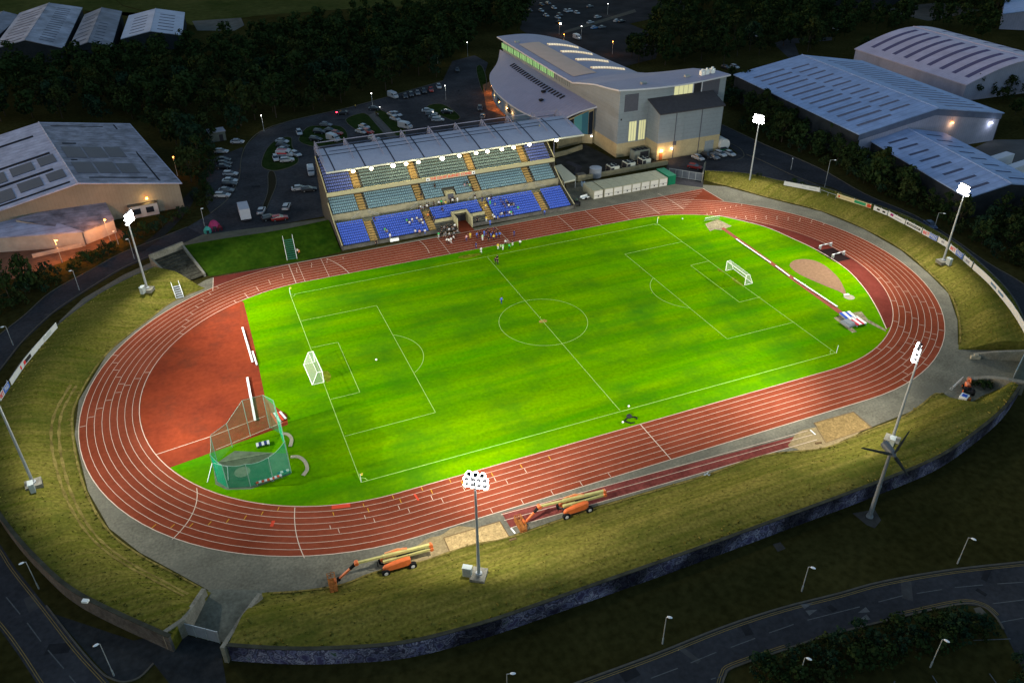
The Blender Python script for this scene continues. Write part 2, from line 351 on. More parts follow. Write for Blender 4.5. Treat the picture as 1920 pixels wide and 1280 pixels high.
for P4 in (((832, 1008), (937, 977), (956, 1008), (848, 1046)), ((1526, 793), (1600, 772), (1635, 801), (1548, 830))):
    Q = [at(*p) for p in P4]
    for p, q in zip(Q, Q[1:] + Q[:1]): seg(mb, p, q, .14, .06)
mb.build('pit_edging', mat('timber_edging', (.16, .10, .05), .9), kind='structure', org=(0, 0, 0))
mb = MB(); seg(mb, at(958, 990), at(966, 1000), .25, .07); seg(mb, at(1519, 806), at(1529, 815), .22, .07); mb.build('take_off_boards', M_white, kind='structure', org=(0, 0, 0))
# hammer circle base
hb_px = [(404, 908), (425, 918), (470, 917), (545, 889), (540, 850), (440, 845), (400, 872)]
sheet('cage_base', pxline(hb_px, 0, 1, False), .03, mat('worn_concrete_base', (.10, .13, .08), .9, .25, .7))
hc = at(454.5, 884.5); sheet('throwing_circle', [pt_on(hc, 1.25, i * math.pi / 12) for i in range(24)], .037, M_conc_l)
mb = MB(); seg(mb, at(293, 852), at(396, 818), .12, .05); seg(mb, at(396, 818), at(497, 780), .1, .05); seg(mb, at(405, 843), at(530, 792), .1, .05)
mb.build('throwing_area_lines', M_line, kind='structure', org=(0, 0, 0))
# ================================================================ BANKS
M_bank = mat('dry_bank_grass', (.078, .080, .011), 1., col2=(.160, .130, .030), scale=.26, stretch=(.10, 3.6, 1.), detail=12, fine=(2.2, .34), patch=((.055, .068, .010), .085, .48, .72))
M_bank_l = mat('mown_bank_grass', (.070, .076, .009), 1., col2=(.140, .116, .026), scale=.26, stretch=(.2, 4.2, 1.), detail=12, fine=(2.2, .34), patch=((.045, .062, .009), .08, .48, .72))
M_bank_g = mat('green_bank_grass', (.012, .036, .003), 1., col2=(.034, .068, .005), scale=.3, detail=7, fine=(1.1, .2))
RIM = 2.7
def bank(name, inner_px, outer_px, m, h0=.02, h1=RIM, n=70, rows=14, seed=0, plateau=.62):
    I = resample(pxline(inner_px, h0, 6), n); O = resample(pxline(outer_px, h1, 6), n); rr = random.Random(seed); G_ = []
    for k in range(rows):
        t = k / (rows - 1); u = min(1, t / plateau); s = u * u * (3 - 2 * u); row = []
        for i in range(n):
            p = I[i].lerp(O[i], t); p.z = h0 + (h1 - h0) * s + (0 if k in (0, rows - 1) else rr.uniform(-.04, .04)); row.append(p)
        G_.append(row)
    mb = MB(); mb.grid(G_)
    for c_ in (0, n - 1): mb.grid([[r[c_] for r in G_], [Vector((r[c_].x, r[c_].y, 0)) for r in G_]])
    mb.build(name, m, kind='structure', smooth=True, org=(0, 0, 0)); return O, G_
low_in = [(492, 1110), (560, 1106), (640, 1094), (700, 1071), (790, 1050), (880, 1020), (960, 1003), (1120, 949), (1310, 893), (1430, 852), (1545, 838), (1625, 806), (1690, 781), (1727, 757), (1760, 735), (1806, 758), (1840, 743), (1872, 729)]
low_out = [(428, 1208), (520, 1214), (620, 1214), (760, 1203), (900, 1168), (1000, 1135), (1100, 1100), (1300, 1030), (1500, 957), (1640, 905), (1760, 855), (1840, 800), (1885, 760), (1912, 722)]
O_low, G_low = bank('grass_bank', low_in, low_out, M_bank, n=90)
left_in = [(385, 540), (325, 566), (282, 598), (203, 662), (146, 752), (140, 815), (160, 910), (203, 990), (262, 1037), (330, 1074), (396, 1110)]
left_out = [(290, 500), (240, 522), (180, 555), (110, 608), (50, 668), (5, 735), (-60, 830), (-20, 925), (15, 982), (70, 1045), (150, 1112), (320, 1192)]
O_left, G_left = bank('grass_bank', left_in, left_out, M_bank_l, n=90)
right_in = [(1320, 338), (1380, 353), (1440, 370), (1540, 396), (1620, 429), (1690, 468), (1740, 510), (1778, 550), (1796, 600), (1797, 655)]
right_out = [(1322, 320), (1400, 325), (1470, 340), (1545, 352), (1610, 374), (1700, 405), (1780, 448), (1850, 505), (1900, 560), (1935, 640)]
O_right, G_right = bank('grass_bank', right_in, right_out, M_bank, h1=2.2, n=80, seed=4)
# green bank between the terrace steps and the grandstand
bank('grass_bank', [(392, 518), (500, 500), (560, 490), (640, 472)], [(345, 460), (420, 447), (520, 432), (616, 412)], M_bank_g, h1=2.4, n=24, plateau=1.)
# wedge under the right gate ramp

mb = MB(); rr = random.Random(77)
for G_ in (G_low, G_left, G_right):
    for _ in range(1500):
        k, i = rr.randrange(len(G_) - 1), rr.randrange(len(G_[0]) - 1); p = G_[k][i].lerp(G_[k + 1][i], rr.random()).lerp(G_[k][i + 1].lerp(G_[k + 1][i + 1], rr.random()), rr.random()); s_ = rr.uniform(.05, .12) * (1.8 if k > 10 or k == 0 else 1)
        for q in range(2): a_ = rr.uniform(0, 3.14); u = Vector((math.cos(a_), math.sin(a_), 0)) * s_; mb.face([p - u - Vector((0, 0, .05)), p + u - Vector((0, 0, .05)), p + u * 1.4 + Vector((0, 0, s_ * .8)), p - u * .8 + Vector((0, 0, s_))])
tag(mb.build('bank_grass_tufts', mat('tuft_grass', (.11, .11, .016), 1., col2=(.26, .21, .06), scale=1.2), org=(0, 0, 0)), 'scattered tufts of longer dry grass on the banks', 'grass', kind='stuff')
# ---- wear tracks on the banks (vehicle ruts)
M_rut = mat('dry_rut_grass', (.155, .12, .035), 1., .35, .5, fine=(1.5, .3))
def rut(G_, r0, r1, i0, i1, wd):
    P = []
    for i in range(i0, i1):
        r = r0 + (r1 - r0) * (i - i0) / (i1 - i0); k = int(r); P.append(G_[k][i].lerp(G_[k + 1][i], r - k) + Vector((0, 0, .06)))
    mb = MB(); A = []; B = []
    for i, p in enumerate(P):
        a, b = P[max(i - 1, 0)], P[min(i + 1, len(P) - 1)]; d = (b - a).normalized(); nn = Vector((-d.y, d.x, 0)).normalized() * wd / 2 * (1 + .35 * math.sin(i * 1.7)); u = G_[min(13, int(r0) + 2)][i0 + i] - G_[int(r0)][i0 + i]; sl = u.normalized() * nn.length; A.append(p + sl); B.append(p - sl)
    mb.grid([A, B]); return mb.build('wheel_rut', M_rut, kind='structure', org=(0, 0, 0))
for r0, r1 in ((1.6, 3.2), (2.5, 4.3)): rut(G_left, r0, r1, 34, 88, .42)
rut(G_left, .25, .25, 2, 88, .3); rut(G_low, .25, .25, 1, 88, .35); rut(G_right, .25, .3, 2, 78, .3)
# ================================================================ ROADS
def road(name, px, z=.012, m=M_asph, smooth=False): return sheet(name, pxline(px, 0, 4, smooth), z, m)
left_up = [(-60, 680), (0, 627), (45, 592), (96, 547), (169, 507), (225, 476), (281, 454), (351, 426), (395, 400), (428, 372), (448, 335), (452, 300), (462, 272), (490, 246), (540, 228), (600, 214), (650, 203), (740, 178), (830, 152), (848, 115), (890, 104)]
left_lo = [(-60, 760), (0, 696), (42, 642), (98, 589), (152, 552), (225, 507), (281, 482), (332, 462), (380, 440), (500, 425), (610, 405)]
road('access_road', left_up[:8] + left_lo[:10][::-1])
road('car_park', left_up[7:] + [(915, 118), (905, 150), (915, 205), (990, 238), (1000, 300), (640, 330), (612, 405), (500, 425), (380, 440)], .014, M_asph2)
road('car_park', [(388, 300), (418, 290), (455, 276), (452, 330), (428, 378), (395, 402), (385, 380)], .010, M_asph2)
kerb('road_kerb', pxline(left_up[:8], 0, 4), .2, .12, M_kerb); kerb('road_kerb', pxline(left_up[8:19], 0, 4), .25, .12, M_kerb)
kerb('road_kerb', pxline([(-60, 757), (0, 693), (42, 640), (98, 587), (152, 550), (225, 505), (281, 480), (330, 461)], 0, 4), .25, .12, M_kerb)
M_isl = mat('island_grass', (.012, .022, .006), 1., col2=(.03, .045, .012), scale=.4)
for px in ([(490, 308), (500, 280), (520, 262), (545, 258), (548, 275), (560, 300), (548, 312), (520, 320), (500, 318)], [(560, 262), (575, 240), (600, 236), (640, 238), (650, 262), (600, 275), (575, 272)], [(648, 225), (672, 214), (690, 216), (722, 250), (690, 250), (665, 242)],
           [(703, 212), (722, 210), (760, 245), (745, 256)], [(800, 200), (830, 196), (862, 218), (850, 226), (820, 214)], [(893, 128), (903, 124), (912, 150), (908, 175), (900, 160)]):
    L = pxline(px, 0, 4, closed=True); sheet('traffic_island', L, .03, M_isl); kerb('island_kerb', L + [L[0]], .22, .12, M_kerb)
L = pxline([(503, 325), (514, 323), (518, 345), (508, 372), (498, 395), (488, 400), (502, 360)], 0, 4, closed=True); sheet('traffic_island', L, .03, mat('bare_earth_island', (.03, .025, .015), 1.)); kerb('island_kerb', L + [L[0]], .2, .12, M_kerb)
sheet('footpath', [at(690, 216), at(703, 212), at(745, 256), at(730, 262)], .04, mat('footpath_paving', (.10, .09, .085), .9, .15, 1.))
# parking bay lines
mb = MB()
for i in range(9):
    for r0, r1 in (((520 + i * 12, 255 - i * .2), (526 + i * 12, 268)), ): pass
for i in range(10): seg(mb, at(700 + 11 * i, 190 - 2.2 * i), at(705 + 11 * i, 199 - 2.2 * i), .1, .03)
for i in range(9): seg(mb, at(392 + i * .8, 285 + 11 * i), at(418 + i * .8, 283 + 11 * i), .1, .03)
mb.build('parking_bay_lines', M_kerb, kind='structure', org=(0, 0, 0))
# paved walk lit orange beside the hall
sheet('brick_walk', [at(905, 160), at(925, 150), at(938, 190), at(958, 212), at(945, 218), at(912, 205)], .035, mat('brick_paving', (.22, .11, .06), .9, .2, 1.))
# road behind the right rim, yard by the hall
road('service_yard', [(1255, 296), (1300, 285), (1352, 280), (1385, 290), (1480, 328), (1545, 350), (1470, 342), (1400, 330), (1320, 322), (1318, 352), (1262, 345), (1245, 330)], .016, M_asph2)
rr_up = [(1352, 233), (1433, 271), (1535, 315), (1622, 364), (1713, 403), (1780, 443), (1847, 490), (1920, 533), (1990, 590)]
rr_lo = [(1352, 262), (1385, 290), (1480, 328), (1560, 352), (1612, 372), (1702, 402), (1782, 446), (1852, 503), (1902, 558), (1945, 640)]
road('perimeter_road', rr_up + [at for at in rr_lo[::-1]], .012, M_asph)
kerb('road_kerb', pxline(rr_up, 0, 4), .25, .12, M_kerb)
kerb('road_kerb', pxline([(1352, 262), (1385, 277), (1395, 290), (1390, 297), (1378, 300)], 0, 4), .25, .12, M_kerb)
kerb('road_kerb', pxline([(1400, 290), (1430, 302), (1480, 326), (1530, 346)], 0, 4), .3, .12, M_kerb)
# near roads
nr_up = [(1000, 1310), (1100, 1273), (1228, 1226), (1356, 1175), (1467, 1139), (1570, 1113), (1655, 1090), (1783, 1068), (1920, 1053), (2000, 1044)]
nr_lo = [(1300, 1340), (1352, 1290), (1360, 1265), (1376, 1250), (1476, 1216), (1548, 1192), (1698, 1154), (1800, 1132), (1843, 1137), (1866, 1155), (1882, 1180), (1935, 1290), (2000, 1290)]
road('main_road', nr_up + nr_lo[::-1], .014, M_asph)
kerb('road_kerb', pxline(nr_up, 0, 4), .25, .12, M_kerb); kerb('road_kerb', pxline(nr_lo[1:11], 0, 4), .25, .12, M_kerb)
bl_r = [(-60, 950), (0, 1020), (29, 1064), (87, 1137), (146, 1213), (200, 1272), (240, 1320)]; bl_l = [(-60, 1110), (0, 1180), (35, 1228), (72, 1285), (90, 1310)]
road('side_road', bl_r + bl_l[::-1], .014, M_asph)
road('forecourt', [(100, 1150), (182, 1245), (200, 1263), (216, 1274), (240, 1277), (262, 1270), (290, 1245), (325, 1290), (425, 1285), (412, 1205), (325, 1185), (250, 1200)], .011, mat('forecourt_asphalt', (.03, .031, .032), .9, .3, .2, fine=(1.3, .2)))
kerb('road_kerb', pxline([(87, 1135), (146, 1211), (186, 1256), (205, 1270), (232, 1278), (262, 1269), (288, 1243)], 0, 4), .2, .12, M_kerb)
ramp_m = mat('ramp_concrete', (.12, .12, .095), .95, .25, .35, fine=(2, .2))
sheet('access_ramp', [at(395, 1104), at(500, 1106), at(492, 1118), at(425, 1205), at(322, 1182), at(388, 1108)], .03, ramp_m)
# yellow lines and dashes
M_yel = mat('yellow_road_paint', (.20, .14, .05), .9, .15, 2.); M_dash = mat('worn_white_road_paint', (.10, .10, .10), .9, .2, 2.)
def shifted(line, d):
    out = []
    for i, p in enumerate(line):
        a, b = line[max(i - 1, 0)], line[min(i + 1, len(line) - 1)]; v = Vector((b.x - a.x, b.y - a.y, 0)).normalized(); out.append(p + Vector((-v.y, v.x, 0)) * d)
    return out
mb = MB()
for ln, d in ((pxline(bl_r, 0, 4), -.35), (pxline(bl_r, 0, 4), -.6), (pxline(bl_l, 0, 4), .3), (pxline(bl_l, 0, 4), .55), (pxline(nr_up, 0, 4), -.35), (pxline(nr_up, 0, 4), -.6), (pxline(nr_lo[1:5], 0, 4), .35), (pxline(nr_lo[1:5], 0, 4), .6), (pxline([(1698, 1154), (1800, 1132), (1843, 1137), (1866, 1155)], 0, 4), .4), (pxline([(1698, 1154), (1800, 1132), (1843, 1137), (1866, 1155)], 0, 4), .65)):
    ribbon(mb, shifted(ln, d), .09, .03)
mb.build('yellow_lines', M_yel, kind='structure', org=(0, 0, 0))
mb = MB()
for p, q in (((11.7, 1119), (38, 1151)), ((51, 1167), (77, 1202)), ((90, 1218), (120, 1253)), ((130, 1266), (150, 1290)), ((1220, 1271), (1271, 1252)), ((1295, 1242), (1343, 1222)), ((1370, 1213), (1416, 1196)), ((1442, 1186), (1488, 1170)), ((1514, 1162), (1612, 1137)), ((1647, 1128), (1693, 1116)), ((1719, 1112), (1766, 1104.6)), ((1790, 1101), (1843, 1096)), ((1870, 1094), (1919, 1091)), ((1150, 1296), (1196, 1280)), ((1476, 1216), (1548, 1192)), ((1552, 1190), (1695, 1155)), ((1333, 1273), (1342, 1270)), ((1346, 1270), (1354, 1267)), ((1825, 1200), (1895, 1197)), ((1876, 1166), (1919, 1158)), ((1862, 1131), (1920, 1124)), ((1678, 1276), (1672, 1290)), ((1748, 1266), (1757, 1280)), ((1855, 1262), (1868, 1280))):
    seg(mb, at(*p), at(*q), .13, .031)
for x, y, s in ((1513, 1134, 1), (1522, 1146, 1), (1619, 1145, -1), (1620, 1159, -1)):   # give-way triangles / hump marks
    c0 = at(x, y); ux = (at(x + 20, y - 7) - c0).normalized() * s; uy = Vector((-ux.y, ux.x, 0)); c0.z = .032; mb.face([c0 - ux * .7 - uy * .42, c0 + ux * .9, c0 - ux * .7 + uy * .42])
mb.build('road_markings', M_dash, kind='structure', org=(0, 0, 0))
sheet('refuge_pad', pxline([(1825, 1140), (1838, 1137), (1850, 1150), (1832, 1153)], 0, 1, False), .05, M_kerb)
rr = random.Random(5); M_patch = mat('road_repair', (.022, .022, .024), .9, .2, .8); M_patch2 = mat('faded_road_repair', (.055, .053, .053), .9, .2, .8)
for k, (px, py) in enumerate(((60, 1130), (110, 1215), (1180, 1262), (1290, 1225), (1400, 1180), (1560, 1140), (1700, 1105), (1850, 1075), (1840, 1110), (90, 590), (260, 470), (480, 350), (560, 330), (640, 225), (860, 170), (1430, 290), (1640, 380), (1820, 490))):
    c0 = at(px, py); sheet('road_repair', [c0 + Matrix.Rotation(rr.uniform(0, 3), 3, 'Z') @ Vector(v) for v in ()] or (lambda Mr, a_, b_: [c0 + Mr @ Vector((sx_ * a_, sy_ * b_, 0)) for sx_, sy_ in ((-1, -1), (1, -1), (1, 1), (-1, 1))])(Matrix.Rotation(rr.uniform(0, 3), 3, 'Z'), rr.uniform(.5, 1.8), rr.uniform(.3, .8)), .024, M_patch if k % 3 else M_patch2)
# paths on the left side, strip between road and bank
sheet('verge_strip', pxline([(110, 603), (155, 560), (232, 515), (288, 490), (300, 497), (240, 528), (180, 560), (122, 610)], 0, 1, False), .02, M_pave)
sheet('verge_path', pxline([(330, 462), (380, 440), (500, 425), (616, 408), (616, 418), (520, 436), (420, 451), (350, 470)], 0, 1, False), .03, mat('verge_paving', (.13, .12, .085), .95, .2, .4))
sheet('verge_path', pxline([(250, 470), (290, 440), (330, 400), (345, 370), (370, 350), (366, 368), (352, 395), (310, 440), (262, 475)], 0, 3, closed=True), .018, mat('dark_path', (.03, .028, .026), .95, .2, .4))
sheet('far_field', pxline([(200, -14), (980, -14), (900, 6), (640, 18), (480, 30), (360, 48), (345, 40), (230, 10)], 0, 1, False), .05, mat('far_field_grass', (.030, .040, .010), 1., col2=(.065, .065, .02), scale=.03, fine=(.3, .2)))
sheet('far_field', pxline([(-20, -14), (200, -14), (230, 12), (340, 42), (345, 28), (150, 20), (60, 90), (-20, 92)], 0, 1, False), .045, MATS['far_field_grass'])
sheet('far_car_park', pxline([(975, 55), (985, 5), (1010, -12), (1320, -14), (1290, 20), (1180, 45), (1240, 70), (1230, 110), (1150, 130), (1080, 95), (1020, 85)], 0, 1, False), .02, mat('far_asphalt', (.036, .034, .034), .9, .25, .1))
sheet('far_path', [at(1050, 66), at(1060, 58), at(1190, 18), at(1193, 23)], .05, M_kerb)
sheet('far_yard', pxline([(360, 40), (452, 34), (458, 48), (440, 58), (370, 58)], 0, 1, False), .06, mat('far_gravel', (.10, .095, .085), .9, .2, .2))
sheet('far_road', pxline([(1450, 82), (1475, 73), (1560, 70), (1560, 76), (1490, 82), (1500, 108), (1478, 108)], 0, 1, False), .02, M_asph2)
sheet('works_yard', pxline([(1800, 290), (1860, 262), (1960, 262), (1960, 330), (1850, 310)], 0, 1, False), .02, mat('yard_concrete', (.09, .085, .085), .9, .2, .1))
sheet('far_yard', pxline([(1650, 18), (1760, 5), (1840, 20), (1740, 40)], 0, 1, False), .05, mat('far_yard_concrete', (.08, .07, .06), .9, .2, .1))
# ================================================================ bank height lookup
BANKV = [v for g in (G_low, G_left, G_right) for row in g for v in row]
def bank_z(x, y):
    b = min(BANKV, key=lambda v: (v.x - x) ** 2 + (v.y - y) ** 2)
    return b.z if (b.x - x) ** 2 + (b.y - y) ** 2 < 9 else 0.
def at_bank(px, py):
    p = at(px, py, 1.)
    for _ in range(5): p = at(px, py, bank_z(p.x, p.y))
    return p
# ================================================================ WALLS
def strip_wall(mb, line, th, z0, ztop, mi=0, side=1, mt=None):
    n = len(line); A = []; B = []
    for i in range(n):
        a, b = line[max(i - 1, 0)], line[min(i + 1, n - 1)]; d = Vector((b.x - a.x, b.y - a.y, 0)).normalized(); nn = Vector((-d.y, d.x, 0)) * th * side; A.append(line[i].copy()); B.append(line[i] + nn)
    zt = ztop if isinstance(ztop, list) else [ztop] * n
    f = lambda P, z: [Vector((p.x, p.y, zz)) for p, zz in zip(P, z)]
    z0s = z0 if isinstance(z0, list) else [z0] * n
    mb.grid([f(A, z0s), f(A, zt)], mi); mb.grid([f(A, zt), f(B, zt)], mi if mt is None else mt); mb.grid([f(B, zt), f(B, z0s)], mi)
    for k in (0, -1): mb.face([f(A, z0s)[k], f(A, zt)[k], f(B, zt)[k], f(B, z0s)[k]], mi)
# mural: abstract sprayed colours on the outer face of the near wall
mm = bpy.data.materials.new('sprayed_wall_paint'); mm.use_nodes = True; n_ = mm.node_tree; b_ = n_.nodes['Principled BSDF']; b_.inputs['Roughness'].default_value = .8; b_.inputs['Specular IOR Level'].default_value = .1
tc = n_.nodes.new('ShaderNodeTexCoord'); nz = n_.nodes.new('ShaderNodeTexNoise'); nz.inputs['Scale'].default_value = .75; nz.inputs['Detail'].default_value = 7; nz.inputs['Distortion'].default_value = .25
n_.links.new(tc.outputs['Object'], nz.inputs[0]); cr_ = n_.nodes.new('ShaderNodeValToRGB'); n_.links.new(nz.outputs[0], cr_.inputs[0]); cr_.color_ramp.interpolation = 'LINEAR'
els = [(0, (.03, .03, .06)), (.38, (.07, .06, .14)), (.44, (.20, .20, .34)), (.49, (.03, .035, .06)), (.53, (.16, .13, .24)), (.56, (.42, .42, .55)), (.59, (.05, .05, .11)), (.65, (.28, .28, .42)), (.7, (.06, .10, .06))]
while len(cr_.color_ramp.elements) < len(els): cr_.color_ramp.elements.new(.9)
for e, (p, c_) in zip(cr_.color_ramp.elements, els): e.position = p; e.color = (*c_, 1)
vr = n_.nodes.new('ShaderNodeTexNoise'); vr.inputs['Scale'].default_value = .12; n_.links.new(tc.outputs['Object'], vr.inputs[0]); mrr = n_.nodes.new('ShaderNodeMapRange'); mrr.inputs[1].default_value = .42; mrr.inputs[2].default_value = .62; mrr.inputs[3].default_value = .12; mrr.inputs[4].default_value = .8; n_.links.new(vr.outputs[0], mrr.inputs[0])
vm = n_.nodes.new('ShaderNodeVectorMath'); vm.operation = 'SCALE'; n_.links.new(cr_.outputs[0], vm.inputs[0]); n_.links.new(mrr.outputs[0], vm.inputs[3]); n_.links.new(vm.outputs[0], b_.inputs['Base Color'])
OW = [p.copy() for p in O_low]
t = thing('retaining_wall', 'long curved wall with spray painted mural below the near grass bank', 'wall', (OW[0].x, OW[0].y, 0))
mb = MB(); strip_wall(mb, OW, .3, -.2, RIM + .12, side=-1); mb.build('wall', mm, t)
mb = MB(); strip_wall(mb, shifted(OW, .12), .5, RIM + .123, RIM + .25, side=-1); mb.build('coping', mat('mossy_coping', (.045, .045, .034), .95, .3, .6), t)
OL = [p.copy() for p in O_left]
t = thing('retaining_wall', 'dark concrete retaining wall curving round the lower left grass bank', 'wall', (OL[-1].x, OL[-1].y, 0))
k0 = int(len(OL) * .55)
mb = MB(); strip_wall(mb, OL[k0:], .35, -.2, RIM + .12, side=-1); mb.build('wall', mat('stained_concrete', (.075, .072, .07), .9, .35, .4, fine=(3, .2)), t)
mb = MB(); strip_wall(mb, shifted(OL[k0:], .12), .55, RIM + .123, RIM + .25, side=-1); mb.build('coping', mat('mossy_coping', (.045, .045, .034), .95, .3, .6), t)
t = thing('retaining_wall', 'low concrete wall between the access road and the upper left bank', 'wall', (OL[0].x, OL[0].y, 0))
mb = MB(); strip_wall(mb, OL[:k0 - 1], .3, -.2, RIM + .06, side=-1); mb.build('wall', M_conc_dark, t)
t = thing('retaining_wall', 'low concrete wall behind the advertising boards on the far right bank', 'wall', (O_right[0].x, O_right[0].y, 0))
mb = MB(); strip_wall(mb, [p.copy() for p in O_right], .3, -.2, 2.25, side=1); mb.build('wall', M_conc_dark, t)
def wing(label, px_pts, zs, th=.55, side=1, m=None):
    L = [at(*p, z) for p, z in zip(px_pts, zs)]; L2 = []; Z2 = []
    for i in range(len(L) - 1):
        for k in range(4): L2.append(L[i].lerp(L[i + 1], k / 4)); Z2.append(zs[i] * (1 - k / 4) + zs[i + 1] * k / 4)
    L2.append(L[-1]); Z2.append(zs[-1])
    mb = MB(); strip_wall(mb, L2, th, -.1, Z2, side=side); return mb.build('wing_wall', m or M_concrete, label=label, cat='wall', group='gateway wing walls')
wing('stepped concrete wing wall on the left of the near entrance ramp', [(300, 1185), (340, 1158), (378, 1102)], [RIM + .25, RIM + .1, 1.6], side=-1)
wing('sloping concrete wing wall on the right of the near entrance ramp', [(420, 1214), (455, 1160), (491, 1112)], [RIM + .25, 2.2, 1.3], side=1)
wing('concrete wing wall with a bright end on the far side of the right hand gateway', [(1826, 661), (1870, 657), (1925, 655)], [.7, 1.8, 2.4], side=-1)
wing('thick concrete wing wall on the near side of the right hand gateway', [(1813, 706), (1860, 704), (1893, 708), (1925, 714)], [.5, 1.5, 2.3, 2.6], th=1., side=-1)
# gates
def gate(label, p, q, h, n, m, m2):
    p, q = Vector(p), Vector(q); t = thing('metal_gate', label, 'gate', p); d = (q - p) / n; u = d.normalized(); rz = math.atan2(u.y, u.x)
    for i in range(n):
        c0 = p + d * (i + .5); mb = MB(); mb.box((c0.x, c0.y, h / 2 + .08), (d.length - .14, .06, h), 0, rz); o = mb.build('gate_leaf', m, t)
        MB().box((c0.x, c0.y, h + .10), (d.length - .14, .1, .09), 0, rz).build('rail', m2, o); MB().box((c0.x, c0.y, .15), (d.length - .16, .1, .09), 0, rz).build('rail', m2, o)
    for i in range(n + 1):
        c0 = p + d * i; MB().box((c0.x, c0.y, h / 2 + .08), (.13, .13, h + .2), 0, rz).build('post', m2, t)
    return t
gate('grey four leaf sheet gate closing the near entrance ramp', at(325, 1182), at(413, 1205), 2.1, 4, mat('grey_sheet_metal', (.22, .22, .24), .6, .15, .5), M_steel)
gate('pale green sheet gate standing in the right hand gateway', at(1898, 712), at(1918, 672), 2.1, 2, mat('pale_sheet_metal', (.30, .38, .33), .6, .2, .6), M_steel)
gate('dark grey metal gate at the top right corner of the track beside the containers', at(1254, 330), at(1316, 340), 2.2, 5, mat('slate_sheet_metal', (.11, .12, .14), .6, .15, .5), M_steel)
# concrete wall near that gate
mb = MB(); strip_wall(mb, pxline([(1317, 342), (1320, 322)], 0, 2), .3, -.1, 2.4); strip_wall(mb, pxline([(1320, 322), (1322, 318)], 0, 2), .3, -.1, 2.5); mb.build('gate_pier_wall', M_concrete, label='short concrete wall at the right end of the dark grey gate', cat='wall')
# terrace steps pit at the left of the green bank
t = thing('sunken_terrace', 'old sunken concrete terrace with cracked steps beside the access road', 'terrace', at(340, 510))
P = [at(283, 489, 1.8), at(345, 462, 2.2), at(386, 515, .4), at(330, 535, .4)]
mb = MB(); N_ = 9
for i in range(N_):
    a_ = P[0].lerp(P[3], i / N_); b_ = P[1].lerp(P[2], i / N_); c_ = P[1].lerp(P[2], (i + 1) / N_); d_ = P[0].lerp(P[3], (i + 1) / N_); z = 1.7 - 1.3 * i / N_
    f = lambda v, zz: Vector((v.x, v.y, zz)); mb.face([f(a_, z), f(b_, z), f(c_, z), f(d_, z)][::-1]); z2 = 1.7 - 1.3 * (i + 1) / N_; mb.face([f(d_, z), f(c_, z), f(c_, z2), f(d_, z2)][::-1])
mb.build('steps', mat('weedy_concrete', (.05, .047, .035), .95, .5, .8, fine=(3, .3)), t)
def kp(mb, a, b, th, z0, za, zb): strip_wall(mb, [Vector((a.x, a.y, 0)), Vector(((a.x + b.x) / 2, (a.y + b.y) / 2, 0)), Vector((b.x, b.y, 0))], th, z0, [za, (za + zb) / 2, zb])
mb = MB(); kp(mb, P[0], P[1], .5, 0, 3.2, 3.4); mb.build('back_wall', M_concrete, t)
mb = MB(); kp(mb, P[0], P[3], .45, 0, 2.4, .9); mb.build('side_wall', M_concrete, t); mb = MB(); kp(mb, P[2], P[1], .5, 0, .9, 2.7); mb.build('side_wall', M_concrete, t)
# small metal stairs
def stairs(name, label, p, q, wd, h0, h1, n=8, m=M_steel):
    p, q = Vector(p), Vector(q); u = (q - p).normalized(); nn = Vector((-u.y, u.x, 0)) * wd / 2; rz = math.atan2(u.y, u.x); t = thing(name, label, 'stairs', (p.x, p.y, 0)); mb = MB()
    for i in range(n): c0 = p.lerp(q, (i + .5) / n); mb.box((c0.x, c0.y, h0 + (h1 - h0) * (i + .5) / n), ((q - p).length / n * .8, wd, .06), 0, rz)
    mb.build('treads', m, t)
    for s in (-1, 1):
        mb = MB(); a_ = p + nn * s; b_ = q + nn * s; a_.z = h0; b_.z = h1
        for z in (0, .5, 1.): mb.tube(a_ + Vector((0, 0, z)), b_ + Vector((0, 0, z)), .035, 5)
        for k in range(4): c0 = a_.lerp(b_, k / 3); mb.tube(c0, c0 + Vector((0, 0, 1)), .035, 5)
        mb.build('handrail', M_white, t)
stairs('metal_steps', 'small metal steps with white handrails at the foot of the sunken terrace', at(330, 538, 1.), at(338, 560), 1.6, 1.4, .1, 6)
t = stairs('bank_steps', 'green steps with white railings climbing the bank left of the grandstand', at(540, 450, 2.2), at(548, 488), 2.4, 2.5, .2, 10, mat('green_step_matting', (.03, .12, .07), .9, .2, 1.))
